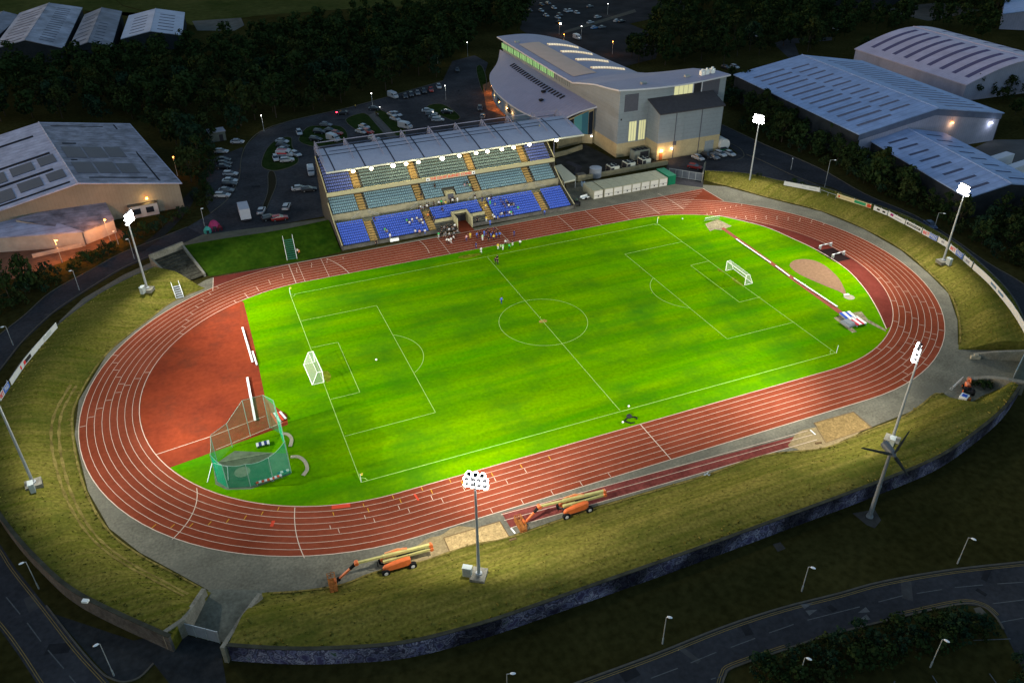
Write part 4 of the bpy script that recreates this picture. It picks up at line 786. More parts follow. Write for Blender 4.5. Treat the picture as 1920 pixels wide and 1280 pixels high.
# clerestory along the west side
for i in range(10):
    y0 = 111.5 + i * 6.0; x = wp[0].x - .05; o = MB().box((x - .03, y0 + 2.7, 14.1), (.14, 5.3, 1.9)).build('strip_window', M_wing, wallH)
    for k in range(5): MB().box((x - .12, y0 + .05 + k * 1.325, 14.1), (.08, .12 if k in (0, 4) else .22, 2.0)).build('mullion', mat('green_grey_frame', (.05, .08, .07), .5), o)
# roof panel and skylights
mb = MB(); mb.grid([[HR(.0625 * (1.5 + .75 * i), 4.5 + .25 * j, .12) for i in range(7)] for j in range(9)]); mb.build('roof_panel', mat('sunset_fawn_membrane', (.62, .44, .35), .7, .04, .3), roofH)  # fawn panel, pinkish sunset reflection put into its colour
M_sky = mat('lit_skylight', (.7, .65, .5), .4, col2=(.9, .9, .85), scale=.5, emis=(1, .72, .34), estr=.22)
for k, y in enumerate((155, 143, 131, 119.5)):
    t_ = (y - 118) / 27 + 5 if y < 145 else 6 + (y - 145) / 30; P_ = [HR(.42 + .42 * i / 12, t_, 0) for i in range(13)]; mb = MB(); rows = []
    for a_ in range(5): an = math.pi * a_ / 4; rows.append([p + Vector((0, .75 * math.cos(an), .55 * math.sin(an) + .05)) for p in P_])
    mb.grid(rows); o = mb.build('skylight', M_sky, roofH)
    for i in range(0, 13): 
        rr_ = [P_[i] + Vector((0, .8 * math.cos(math.pi * a_ / 4), .6 * math.sin(math.pi * a_ / 4) + .05)) for a_ in range(5)]; MB().path(rr_, .05, 4).build('glazing_bar', M_trim, o)
for x_, y_ in ((70, 88), (84, 84), (63, 165)): p = HR((x_ - 59) / 35, 1. if y_ < 90 else 6.6, .3); MB().box(p, (1.6, 1.2, .6)).build('roof_vent', M_steel, roofH)
for x_ in (91, 92.6, 94.6): p = HR((x_ - 59) / 38.5, .8, .7); MB().box(p, (1.3, 1.3, 1.4)).box(p + Vector((0, 0, .9)), (.5, .5, .5)).build('roof_plant', M_white, roofH)
# projecting block
x0, x1, y0 = 69.8, 92.0, 71.5
mb = MB(); zt = lambda y: 14.2 + (y - y0) / (yF - y0) * 2.3
for (a, b) in (((x0, y0), (x1, y0)), ((x1, y0), (x1, yF - .02)), ((x0, yF - .02), (x0, y0))):
    mb.face([(*a, 5.2), (*b, 5.2), (*b, zt(b[1])), (*a, zt(a[1]))]); mb.face([(*a, 0), (*b, 0), (*b, 5.2), (*a, 5.2)], 1)
blk = mb.build('stage_tower_block', [M_hw, M_hb], th)
mb = MB(); A_ = [(x0 - .4, y0 - .5, 14.25), (x1 + .4, y0 - .5, 14.25), (x1 + .4, yF - .05, 16.9), (x0 - .4, yF - .05, 16.9)]; mb.face(A_); mb.grid([[(p[0], p[1], p[2] - .3) for p in A_ + A_[:1]], A_ + A_[:1]], 0); mb.build('lean_to_roof', mat('charcoal_roof', (.06, .055, .06), .7, .1, 1.), blk)
for x_ in (75.5, 84.5): MB().box((x_, y0 - .06, 7), (.18, .12, 14)).build('downpipe', M_louv, blk)
MB().box((88.4, y0 - .06, 1.9), (3.2, .1, 3.6)).build('roller_door', M_steel, blk); MB().box((75.7, y0 - .1, 4.6), (1.1, .12, 1.2)).build('vent_box', M_louv, blk)
MB().box((71.2, y0 - .06, 1.1), (1.1, .1, 2.1)).build('door', mat('orange_lit_door', (.30, .10, .04), .7), blk)
# west wing
oc = smooth_line([Vector(p) for p in ((49.2, 99.5, 6), (44.8, 112.5, 5.9), (44.0, 128, 5.9), (45.8, 145, 5.9), (51.2, 162.4, 6), (59, 173.5, 6.2))], 6); oc = resample(oc, 28)
icr = [Vector((wp[0].x - .03, 92 + (173 - 92) * i / 27, 12.1)) for i in range(28)]
mb = MB(); rows = [[o_.lerp(i_, k / 5) + Vector((0, 0, .7 * math.sin(math.pi * k / 5))) for o_, i_ in zip(oc, icr)] for k in range(6)]; mb.grid(rows); mb.grid([[p - Vector((0, 0, .5)) for p in oc], oc], 1); nr = [r[0] for r in rows]; mb.grid([nr, [p - Vector((0, 0, .5)) for p in nr]], 1)
wr = mb.build('wing_roof', [ribbed('wing_roof_sheet', (.23, .23, .33), .5, 1.4, 1, .14, var=.06), M_trim], th)
for i in range(22):
    k = 5 + i * .72; a_ = int(k); p = rows[4][min(27, a_)].lerp(rows[4][min(27, a_ + 1)], k - a_); q_ = rows[3][min(27, a_)].lerp(rows[3][min(27, a_ + 1)], k - a_); MB().box(p.lerp(q_, .35) + Vector((0, 0, .12)), (2., .9, .12), M=Matrix.Rotation(R(-22), 3, 'Y')).build('roof_slot', M_dark, wr)
for (a_, b_) in ((2, 6), (3, 8)): MB().box(rows[a_][b_] + Vector((0, 0, .35)), (1.3, 1.1, .6)).build('roof_vent', M_dark, wr)
mb = MB(); L = [p + (Vector((60, p.y, p.z)) - p).normalized() * .8 for p in oc]; mb.grid([[gr(p, 0) for p in reversed(L)], [gr(p, 5.5) for p in reversed(L)]]); mb.build('wing_wall', mat('blue_render', (.10, .16, .24), .7, .1, .6), th)
for k in (10, 14, 19): p = L[k]; q_ = L[k + 1]; rz = math.atan2(q_.y - p.y, q_.x - p.x); MB().box((p.x - .1, p.y, 3), (3.2, .2, 1.6), 0, rz).build('window', M_glass, th)
n0, n1 = L[0], Vector((59.2, 92.9, 0))
def nf(f): return n0.xy.to_3d().lerp(n1, f)
def nface(nm, f0, f1, z0, za, zb, m, off=0.):
    d = (n1 - n0.xy.to_3d()).normalized(); nn = Vector((d.y, -d.x, 0)) * off; a_, b_ = nf(f0) + nn, nf(f1) + nn; MB().face([gr(a_, z0), gr(b_, z0), gr(b_, zb), gr(a_, za)]).build(nm, m, th)
nface('end_wall', 0, 1, 0, 5.4, 11.6, M_hb); nface('glazing', .05, .45, 3.2, 5.5, 7.7, M_glass, .12); nface('teal_panel', .46, .68, 2.9, 8.1, 9.3, mat('teal_panel', (.09, .26, .28), .6), .12); nface('teal_panel', .68, .86, 2.9, 9.3, 10.4, mat('deep_teal_panel', (.05, .15, .20), .6), .12); nface('glazing', .87, .99, 2.9, 9.9, 10.6, M_glass, .12)
for f in (.2, .33, .55, .97): p = nf(f) + Vector((-.5, -.8, 2.7)); MB().box(p, (.35, .35, .3)).build('wall_lamp', M_glow_w, th)
for i, (px, py) in enumerate(((923, 161), (930, 178), (938, 191), (950, 203), (962, 212))):
    p = at(px, py, 2.6); t_ = thing('wall_lamp', ORD[i] + ' orange lamp from the far end along the curved wall of the hall', 'lamp', p, 'orange lamps on the curved wall'); MB().box(p, (.5, .5, .5)).build('lamp_glass', M_glow_o, t_)
    l = bpy.data.lights.new('wall_lamp_light', 'POINT'); l.energy = 190; l.color = (1, .36, .08); l.shadow_soft_size = .2; ob = bpy.data.objects.new('wall_lamp_light', l); sc.collection.objects.link(ob); ob.parent = t_; ob.location = (-.9, -.5, .1)
for nm, x_, z_, P_ in (('small bright lamp beside the orange lit door at the foot of the hall', 71.2, 3.0, 160), ('small bright lamp on the beige base right of the orange lit door', 74.7, 3.2, 60)):
    p = Vector((x_, y0 - .35, z_)); t_ = thing('wall_lamp', nm, 'lamp', p); MB().box(p, (.35, .3, .35)).build('lamp_glass', M_glow_w, t_); l = bpy.data.lights.new('wall_lamp_light', 'POINT'); l.energy = P_; l.color = (1, .6, .25); l.shadow_soft_size = .2; ob = bpy.data.objects.new('wall_lamp_light', l); sc.collection.objects.link(ob); ob.parent = t_; ob.location = (0, -.6, -.3)
# ================================================================ GRANDSTAND
ts_ = thing('grandstand', 'two tier grandstand with blue seats and a long cantilever roof beside the track', 'grandstand', (0, 60, 0))
X0, X1 = -31., 31.; M_tr0 = mat('shaded_step_concrete', (.10, .095, .075), .95, .15, .7); M_st = mat('terrace_concrete', (.27, .24, .16), .9, .15, .7, fine=(4, .1)); M_fas = mat('cream_fascia', (.38, .34, .20), .7, .06, .8); M_ais = mat('tan_aisle_paint', (.34, .22, .08), .8, .12, 1.)  # M_tr0: concrete darkened, shadow under the seat rows put into its colour
AIS = (-23.1, -8.0, 7.7, 22.9); AW = .95
Lo = [(49.6 + .78 * i, .55 + .32 * i) for i in range(9)]; Mi = [(59.3 + .76 * i, 4.75 + .42 * i) for i in range(9)]; Up = [(62.7 + .8 * i, 9.0 + .5 * i) for i in range(12)]
def terrace(nm, rows, dep, rise, x0, x1, m, zb=None):
    mb = MB(); zb_ = rows[0][1] - rise
    for y, z in rows: mb.face([(x0, y, z), (x1, y, z), (x1, y + dep, z), (x0, y + dep, z)]); mb.face([(x0, y, z - rise), (x1, y, z - rise), (x1, y, z), (x0, y, z)])
    return mb.build(nm, M_tr0, ts_)
TUN = (-1.7, 2.0)
terrace('lower_terrace', Lo, .78, .32, X0, TUN[0], M_st); terrace('lower_terrace', Lo, .78, .32, TUN[1], X1, M_st); terrace('lower_terrace', Lo[5:], .78, .32, TUN[0], TUN[1], M_st)
terrace('middle_terrace', Mi, .76, .42, X0, X1, M_st); terrace('upper_terrace', Up, .8, .5, X0, X1, M_st)
yb = Lo[-1][0] + .78; zc = Lo[-1][1]
mb = MB(); mb.face([(X0, yb, zc), (X1, yb, zc), (X1, 59.3, zc), (X0, 59.3, zc)]); mb.build('walkway', mat('walkway_concrete', (.24, .22, .14), .9, .2, .5), ts_)
mb = MB(); mb.box((0, 59.15, (zc + 4.75) / 2 + .15), (X1 - X0, .25, 4.75 - zc + .3)); mb.build('walkway_wall', M_st, ts_)
for a_, b_ in ((X0, TUN[0] - .25), (TUN[1] + .25, X1)): MB().box(((a_ + b_) / 2, 49.3, .45), (b_ - a_, .22, .9)).build('front_wall', M_conc_dark, ts_)
MB().box((0, 62.3, 9.15), (X1 - X0 + .4, .3, 1.0)).build('fascia', M_fas, ts_); MB().box((0, 67, 8.5), (X1 - X0, 9.2, .25)).build('soffit', M_conc_dark, ts_)
MB().box((0, 72.6, 7.8), (X1 - X0 + .6, .3, 15.6)).build('back_wall', MW_dark, ts_)
# raking side walls
for x in (X0 - .15, X1 + .15):
    mb = MB(); prof = [(48.9, 0), (48.9, 1.0), (49.6, 1.25), (57., 4.0), (59.3, 5.4), (62.2, 7.1), (62.2, 9.75), (72.4, 15.7), (72.4, 0)]
    for s in (-.15, .15): mb.face([(x + s, y, z) for y, z in (prof if s > 0 else prof[::-1])])
    mb.grid([[(x - .15, y, z) for y, z in prof], [(x + .15, y, z) for y, z in prof]]); mb.build('side_wall', mat('side_wall_render', (.06, .056, .048), .9, .1, 1.), ts_)
    mb = MB()
    for (a, b) in (((49.3, 1.2), (57., 4.05)), ((57., 4.05), (62.1, 7.15)), ((62.3, 9.8), (72.4, 15.75))): mb.tube((x, *a), (x, *b), .13, 6)
    mb.build('side_rail', M_fas, ts_)
# aisles (painted steps), lower / middle / upper
for rows, dep, rise, nm in ((Lo, .78, .32, 'aisle'), (Mi, .76, .42, 'aisle'), (Up, .8, .5, 'aisle')):
    for xa in AIS:
        mb = MB()
        for y, z in rows: mb.box((xa, y + dep * .5 - .012, z - rise / 2 + .012), (AW * 2 - .1, dep, rise + .02)); mb.box((xa, y + dep * .27, z + .09), (AW * 2 - .24, dep * .5, .14))
        mb.build(nm, M_ais, ts_)
# walkway stair ramps (diagonal rails)
for xa in AIS:
    for s in (-1, 1):
        mb = MB()
        for z in (.5, 1.): mb.tube((xa + s * 1., 59.0, zc + 1.3 * 1 + z - .5), (xa + s * 3.6, 57.6, zc + z * .9), .04, 5)
        mb.build('stair_rail', M_steel, ts_)
# tunnel
mb = MB(); mb.box((TUN[0] - .12, 51.3, 1.4), (.25, 4.6, 2.8 + .6)); mb.build('tunnel_wall', M_fas, ts_); mb = MB(); mb.box((TUN[1] + .12, 51.3, 1.4), (.25, 4.6, 2.8 + .6)); mb.build('tunnel_wall', M_fas, ts_)
MB().box(((TUN[0] + TUN[1]) / 2, 53.2, 2.9), (TUN[1] - TUN[0] + .6, .9, .45)).build('tunnel_lintel', M_fas, ts_); MB().box(((TUN[0] + TUN[1]) / 2, 53.9, 1.4), (TUN[1] - TUN[0], .1, 2.7)).build('tunnel_door', M_dark, ts_)
sheet('tunnel_carpet', [(TUN[0], 46.8), (TUN[1], 46.8), (TUN[1], 53.8), (TUN[0], 53.8)], .036, M_track)
# upper opening in the middle tier
MB().box((0, 60.2, 5.1), (2.4, 1.9, 1.5)).build('vomitory_box', M_fas, ts_); MB().box((0, 59.1, 4.9), (1.5, .3, 1.3)).build('vomitory_opening', M_louv, ts_)
# front bench steps either side of the tunnel
for a_, b_ in ((-7., TUN[0] - .3), (TUN[1] + .3, 6.7)):
    MB().box(((a_ + b_) / 2, 52.2, 1.5), (b_ - a_, .2, 1.6)).build('front_rail_wall', M_fas, ts_)
# seats
def seat_geo(mb, x, y, z, mi=0):
    mb.box((x, y + .22, z + .42), (.40, .36, .06), mi); mb.box((x, y + .42, z + .64), (.40, .06, .40), mi)
M_sb = mat('blue_seat', (.06, .12, .50), .5, .15, 3., spec=.2); M_sg = mat('grey_teal_seat', (.17, .27, .31), .5, .15, 3., spec=.2); M_sl = mat('lilac_blue_seat', (.10, .13, .33), .5, .15, 3., spec=.2); M_su = mat('faded_teal_seat', (.13, .18, .17), .5, .15, 3., spec=.2)
def in_aisle(x): return any(abs(x - a) < AW + .28 for a in AIS)
blocks = {}
xs = [X0 + .55 + .5 * i for i in range(int((X1 - X0 - .8) / .5))]
for ri, (y, z) in enumerate(Lo):
    for x in xs:
        if in_aisle(x) or (TUN[0] - .5 < x < TUN[1] + .5 and ri < 5) or (ri < 4 and -7.2 < x < 7.0) or ri == 8 and False: continue
        blocks.setdefault('b', []).append((x, y + .15, z))
for ri, (y, z) in enumerate(Mi):
    for x in xs:
        if in_aisle(x) or (abs(x) < 1.6 and ri < 3): continue
        blocks.setdefault('g', []).append((x, y + .15, z))
for ri, (y, z) in enumerate(Up):
    for x in xs:
        if in_aisle(x): continue
        blocks.setdefault('l' if abs(x) > 23 else 'u', []).append((x, y + .15, z))
near = sorted(blocks['b'], key=lambda p: (Vector(p) - CAM).length)[:100]; ns = set(near)
mb = MB(); seat_geo(mb, 0, 0, 0); proto = mb.build('seat', M_sb, ts_, ); me = proto.data
for v in me.vertices: v.co += Vector((0, 60, 0))
for i, p in enumerate(near):
    o = proto if i == 0 else proto.copy()
    if i: sc.collection.objects.link(o); o.parent = ts_
    o.location = Vector(p) - Vector((0, 60, 0)) ; 
proto.data.update()
mb = MB()
for k, mi in (('b', 0), ('g', 1), ('l', 2), ('u', 3)):
    for p in blocks[k]:
        if p not in ns: seat_geo(mb, *p, mi)
tag(mb.build('seats', [M_sb, M_sg, M_sl, M_su], ts_), kind='stuff')
# roof
RX0, RX1, RY0, RZ0, RY1, RZ1 = -30.2, 40.8, 64.2, 14.3, 77.0, 15.9
mb = MB(); rf0 = lambda x, v, dz=0.: Vector((x, RY0 + (RY1 - RY0) * v, RZ0 + (RZ1 - RZ0) * v + .25 * math.sin(math.pi * v) + dz))
mb.grid([[rf0(RX0 + (RX1 - RX0) * i / 10, v / 6) for i in range(11)] for v in range(7)]); mb.grid([[rf0(RX1 - (RX1 - RX0) * i / 10, v / 6, -.35) for i in range(11)] for v in range(7)])
mb.grid([[rf0(RX0, v / 6, -.35) for v in range(7)], [rf0(RX0, v / 6) for v in range(7)]]); mb.grid([[rf0(RX1, v / 6) for v in range(7)], [rf0(RX1, v / 6, -.35) for v in range(7)]])
rfo = mb.build('roof', ribbed('stand_roof_sheet', (.30, .315, .40), .5, .5, 0, .06, var=.06), ts_)
MB().box(((RX0 + RX1) / 2, RY0 - .1, RZ0 - .15), (RX1 - RX0 + .2, .25, .4)).build('roof_gutter', mat('cream_gutter', (.42, .42, .36), .6), rfo)
for i in range(9):
    x = RX0 + 2.2 + 7.72 * i if i == 0 else RX0 + 2.2 + 7.72 * i; mb = MB(); mb.grid([[rf0(x - .16, v / 6, .03) for v in range(7)], [rf0(x + .16, v / 6, .03) for v in range(7)]]); mb.build('roof_joint', mat('roof_joint', (.045, .045, .06), .7), rfo)
mb = MB(); mb.grid([[rf0(RX0 + 2.2, .83 + 0 * v, .035) for v in (0, 1)], [rf0(RX1 - 1, .83, .035) for v in (0, 1)]]); 
mb = MB(); mb.grid([[rf0(RX0 + 3 + 68 * i / 8, .80, .032) for i in range(9)], [rf0(RX0 + 3 + 68 * i / 8, .825, .032) for i in range(9)]]); mb.build('roof_joint', MATS['roof_joint'], rfo)
# trusses behind / above the roof
M_tr = mat('truss_paint', (.22, .22, .29), .5)
for i in range(10):
    x = -29.8 + 7.72 * i; mb = MB(); apex = Vector((x, 79.2, 17.3)); fr = rf0(x, .35, .15); bk = Vector((x, 80.6, 15.2)); foot = Vector((x, 77.6, 15.6))
    mb.tube(apex, fr, .11, 5); mb.tube(apex, bk, .11, 5); mb.tube(foot, apex, .12, 5); mb.tube(rf0(x, .98, .1), bk, .09, 5); mb.tube(Vector((x, 73, 14.2)), bk, .09, 5)
    for k in (.3, .6, .85): mb.tube(apex.lerp(fr, 1 - k), rf0(x, .35 + (1 - .35) * k * .9, .1), .05, 4); mb.tube(apex.lerp(bk, k), foot.lerp(bk, min(1, k + .1)), .05, 4)
    for s in (-.5, .5): mb.tube(apex, Vector((x + s * 1.6, 77, 15.9)), .05, 4)
    mb.build('truss', M_tr, ts_)
    mb = MB(); mb.tube((x, 80.4, 0), (x, 80.6, 15.2), .18, 7); mb.build('column', M_tr, ts_)
for y, z, n in ((80.6, 15.2, 0), (79.2, 16.9, 1), (79.6, 13.6, 2)):
    mb = MB(); mb.tube((-29.8, y, z), (-29.8 + 7.72 * 9, y, z), .11, 5); mb.build('tie_beam', M_tr, ts_)
for i in range(9):
    x = -29.8 + 7.72 * i; mb = MB(); a_, b_ = ((x, 80.6, 15.2), (x + 7.72, 79.6, 13.6)); mb.tube(a_, b_, .07, 5); mb.tube((x + 7.72, 80.6, 15.2), (x, 79.6, 13.6), .07, 5); mb.build('cross_brace', M_tr, ts_)
# stair towers behind
MB().box((-15, 78.5, 4), (6, 5, 8)).build('stair_tower', MW_dark, ts_)
# lamps along the roof edge
M_sl2 = mat('stand_lamp_glass', (1, .95, .8), .4, emis=(1, .88, .58), estr=12.)
for i, (px, py) in enumerate(((662, 320), (696, 315), (737, 309.5), (761.4, 306), (784.4, 303), (829.2, 296), (861, 291), (892.7, 286), (914, 283), (941, 279), (963, 275.5), (992.8, 270), (1043.2, 262))):
    p = at_plane(px, py + 1, 1, RY0 - .6); t_ = thing('roof_floodlight', ORD[i] + ' round floodlight from the left under the grandstand roof edge', 'floodlight', p, 'round floodlights under the grandstand roof edge')
    rr_ = .56 if i in (2, 5) else .46; d = Vector((-.2, -.85, -.45)).normalized(); u = d.orthogonal().normalized(); w_ = d.cross(u)
    mb = MB(); mb.grid([[p + d * (rr_ * math.sin(a_) * .8) + (u * math.cos(q * math.pi / 6) + w_ * math.sin(q * math.pi / 6)) * rr_ * math.cos(a_) for q in range(12)] for a_ in (0, .4, .8, 1.2, 1.5)], 0, True); mb.build('lamp_glass', M_sl2, t_)
    mb = MB(); mb.tube(p - d * .35, p, rr_ * .6, 10, 0, rr_ * 1.04); mb.build('housing', M_dark, t_); mb = MB(); mb.tube(p, Vector((p.x, RY0 + .2, RZ0 - .2)), .05, 5); mb.build('bracket', M_steel, t_)
    l = bpy.data.lights.new('stand_lamp_light', 'POINT'); l.energy = 110; l.color = (1, .88, .55); l.shadow_soft_size = .5; ob = bpy.data.objects.new('stand_lamp_light', l); sc.collection.objects.link(ob); ob.parent = t_; ob.location = d * 1.0
# lettering on the fascia
def lettering(nm, txt, size, m, loc, rot, parent, ext=.03, width=None):
    cu = bpy.data.curves.new(nm, 'FONT'); cu.body = txt; cu.size = size; cu.extrude = ext; cu.align_x = 'CENTER'; cu.align_y = 'CENTER'; cu.offset = .012; tmp = bpy.data.objects.new(nm, cu); sc.collection.objects.link(tmp); dg = bpy.context.evaluated_depsgraph_get(); me = bpy.data.meshes.new_from_object(tmp.evaluated_get(dg)); bpy.data.objects.remove(tmp)
    me.materials.clear(); me.materials.append(m); o = bpy.data.objects.new(nm, me); sc.collection.objects.link(o); o.parent = parent; o.location = Vector(loc) - wloc(parent); o.rotation_euler = rot
    if width: w0 = max(v.co.x for v in me.vertices) - min(v.co.x for v in me.vertices); o.scale = (width / w0, 1, 1)
    return o
sb = MB().box((1.25, 62.1, 9.15), (13.4, .06, .96)).build('sign_board', mat('sign_board', (.50, .42, .30), .7), ts_)
lettering('sign_lettering', 'THE GEOFF BURNEY STAND', .95, mat('red_letters', (.75, .10, .04), .6), (1.3, 62.04, 9.15), (R(90), 0, 0), sb, width=11.3)
for x in (-5.0, 7.55): o = MB().box((x, 62.03, 9.15), (.85, .05, .8)).build('sign_crest', M_white, sb); MB().box((x, 62.0, 9.15), (.4, .03, .5)).build('crest_mark', M_louv, o)
# white bench boxes on the front ledge, handrails
for px in ((732, 441),): p = at(*px); MB().box((p.x, 48.9, .5), (2.2, .5, .7)).build('bench_box', M_white, label='white box standing on the ledge before the lower left seats', cat='box')
# ================================================================ VEHICLES
CARC = {'white': (.33, .34, .37), 'silver': (.30, .31, .34), 'grey': (.11, .115, .13), 'black': (.02, .02, .024), 'dark blue': (.02, .035, .09), 'red': (.30, .025, .02), 'blue': (.10, .20, .38), 'dark green': (.02, .05, .03)}
def paint(c): return mat('car_paint_' + c.replace(' ', '_'), CARC[c], .3, spec=.5)
M_carb = mat('car_paint', (.5, .5, .5), .35, spec=.4); M_tail = mat('tail_light_glass', (.25, .01, .01), .3); M_head = mat('head_light_glass', (.5, .5, .5), .2, spec=.5); M_hub = mat('wheel_rim', (.3, .3, .32), .4, metal=.5)
def car_proto(van=False, parts=True, hatch=False):
    t = thing('van' if van else 'parked_car', 'x', 'van' if van else 'car'); 
    if van: st = [(-2.6, .85, .45, 1.0), (-2.55, .95, .35, 2.1), (-2.3, .97, .3, 2.25), (.9, .97, .3, 2.25), (1.35, .95, .3, 2.1), (2.0, .93, .3, 1.35), (2.5, .85, .32, 1.1), (2.62, .7, .4, .7)]
    else: st = [(-2.15, .72, .45, .75), (-2.08, .84, .3, .92), (-1.3, .88, .22, .98), (.7, .88, .22, .96), (1.5, .86, .24, .86), (2.05, .78, .3, .72), (2.18, .62, .4, .6)]
    mb = MB(); rows = []
    for x, w_, z0, z1 in st: rows.append([(x, -w_, z0 + .1), (x, -w_, z1 - .12), (x, -w_ * .86, z1), (x, w_ * .86, z1), (x, w_, z1 - .12), (x, w_, z0 + .1), (x, w_ * .9, z0), (x, -w_ * .9, z0)])
    mb.grid(rows, 0, True); mb.face(rows[0]); mb.face(rows[-1][::-1]); body = mb.build('body', M_carb, t, smooth=False)
    if not van:
        b0, b1 = (-2.0, .78) if hatch else (-1.75, .85); r0, r1 = (-1.75, .1) if hatch else (-1.15, .2); mb = MB()
        lo = [(b0, -.78, .93), (b1 + .3, -.76, .9), (b1 + .3, .76, .9), (b0, .78, .93)]; hi = [(r0, -.6, 1.40), (r1, -.6, 1.42), (r1, .6, 1.42), (r0, .6, 1.40)]
        mb.grid([lo + lo[:1], hi + hi[:1]]); mb.face(hi); mb.build('windows', M_glass, t)
        mb = MB(); mb.grid([[(r0 - .05, y, 1.40) for y in (-.63, .63)], [(r0, y, 1.46) for y in (-.56, .56)], [(r1 - .05, y, 1.47) for y in (-.56, .56)], [(r1 + .06, y, 1.41) for y in (-.63, .63)]])
        mb.grid([[(r0, -.56, 1.46), (r1 - .05, -.56, 1.47)], [(r0 - .03, -.64, 1.38), (r1 + .02, -.64, 1.39)]]); mb.grid([[(r0 - .03, .64, 1.38), (r1 + .02, .64, 1.39)], [(r0, .56, 1.46), (r1 - .05, .56, 1.47)]]); mb.build('roof', M_carb, t)
    else:
        mb = MB(); mb.face([(1.42, -.85, 2.0), (1.96, -.85, 1.42), (1.96, .85, 1.42), (1.42, .85, 2.0)]); mb.build('windscreen', M_glass, t)
        for s in (-1, 1): mb = MB(); mb.face([(.6, s * .985, 1.3), (1.7, s * .96, 1.3), (1.35, s * .97, 1.9), (.6, s * .985, 1.95)]); mb.build('side_window', M_glass, t)
    if parts:
        for wx in ((-1.3, 1.35) if not van else (-1.6, 1.6)):
            for s in (-1, 1): mb = MB(); mb.tube((wx, s * .68, .32), (wx, s * .90, .32), .33, 10); wh = mb.build('wheel', M_black, t); mb = MB(); mb.tube((wx, s * .90, .32), (wx, s * .93, .32), .19, 8); mb.build('rim', M_hub, wh)
        for s in (-1, 1):
            MB().box(((2.1 if not van else 2.56), s * .55, .62 if not van else .85), (.1, .3, .14)).build('headlight', M_head, t); MB().box(((-2.12 if not van else -2.6), s * .62, .78 if not van else 1.1), (.06, .22, .2)).build('tail_light', M_tail, t)
    return t
PR = {('car', 1): car_proto(), ('hatch', 1): car_proto(hatch=True), ('van', 1): car_proto(True), ('car', 0): car_proto(parts=False), ('hatch', 0): car_proto(hatch=True, parts=False), ('van', 0): car_proto(True, False)}
USED = set(); CARN = {}
def car(px, py, dx, dy, col, label, kind='hatch', group=None, z=0.04):
    p = at(px, py, .7); p.z = z; q = at(px + dx * 4, py + dy * 4, .7); rz = math.atan2(q.y - p.y, q.x - p.x); near = 1 if (p - CAM).length < 330 else 0; k = (kind, near)
    if k in USED: o = copy_tree(PR[k], None, p, rz)
    else: o = PR[k]; o.location = p; o.rotation_euler = (0, 0, rz); USED.add(k)
    recolor(o, {'car_paint': paint(col)}); o['label'] = label
    if 'group' in o: del o['group']
    if group: o['group'] = group
    return o
def row(items, where, group, dx, dy, order='from the left'):
    for i, (px, py, col, *kd) in enumerate(items):
        kind = kd[0] if kd else ('hatch' if i % 2 else 'car'); car(px, py, dx, dy, col, f"{col} {'van' if kind == 'van' else 'car'} parked {where}, {ORD[i]} {order}", kind, group)
row([(445, 265, 'white'), (415, 283, 'white'), (419, 299, 'black'), (421, 306, 'black'), (419, 312, 'black'), (432, 325, 'silver'), (431, 338, 'white'), (430, 344, 'black'), (424, 356, 'grey'), (417, 365, 'silver')], 'in the leftmost bays', 'cars in the leftmost bays', 1, .0, 'from the top')
row([(529, 264, 'silver'), (530, 273, 'black'), (532, 280, 'white')], 'beside the round grass island', 'cars beside the round grass island', 1, .1, 'from the top')
car(534, 290, 1, .02, 'white', 'white ambulance style van with a red stripe beside the round grass island', 'van'); amb = bpy.context.scene.objects[-1]
car(538, 299, 1, -.1, 'white', 'white car parked just below the white van with the red stripe'); car(517, 296, .3, 1, 'white', 'white car tucked behind the left end of the red striped van'); car(555, 288, 1, .4, 'white', 'white car nose on to the right end of the red striped van')
car(561, 248, .45, 1, 'white', 'lone white car driving on the asphalt right of the round grass island')
row([(611, 233, 'grey'), (599, 246, 'black'), (619, 244, 'black'), (592, 260, 'black'), (631, 249, 'red')], 'behind the left end of the grandstand', 'cars behind the left end of the grandstand', 1, .1, 'from the top')
car(625, 260, 1, .3, 'white', 'white van parked behind the left trusses of the grandstand', 'van'); car(583, 322, .2, 1, 'white', 'white van standing end on beside the left wall of the grandstand', 'van')
c = car(642, 211, -1, .02, 'black', 'dark car with a red tail light glowing on the loop road', 'car'); 
tp_ = at(631.5, 211, .8); t_ = MB().box(tp_, (.45, .6, .4)).build('tail_lamp', mat('lit_tail_lamp', (.5, .02, .02), .4, emis=(1, .02, .04), estr=6.), None, label='red glow of a lit brake lamp on the dark car in the loop road', cat='lamp')
row([(561, 352, 'silver'), (579, 354, 'black')], 'on the asphalt left of the grandstand wall', 'cars left of the grandstand wall', 1, -.1)
row([(490, 394, 'white'), (537, 386, 'white')], 'behind the verge above the green bank', 'cars above the green bank', .5, -1)
car(506, 407, 1, -.2, 'black', 'black car half hidden by the verge wall beside the white box truck'); car(524, 408, 1, -.15, 'red', 'red car half hidden by the verge wall above the green bank')
row([(683, 237, 'white'), (690, 246, 'red'), (677, 246, 'white')], 'on the small island left of the footpath', 'cars left of the footpath', 1, .25, 'from the top')
car(702, 259, 1, .2, 'white', 'white car glimpsed behind the grandstand trusses at the foot of the footpath')
row([(736, 214, 'white'), (744, 214, 'white'), (741, 222, 'white')], 'just right of the footpath', 'white cars right of the footpath', 1, .3)
car(760, 237, 1, .2, 'white', 'white van behind the middle of the grandstand roof right of the footpath', 'van')
row([(802, 207, 'white'), (809, 213, 'grey'), (815, 219, 'grey'), (821, 224, 'silver'), (838, 209, 'black')], 'around the far grass island', 'cars around the far grass island', 1, .0)
c = car(702, 203, 1, 0, 'black', 'dark car with its headlamps on beside the crossing', 'car')
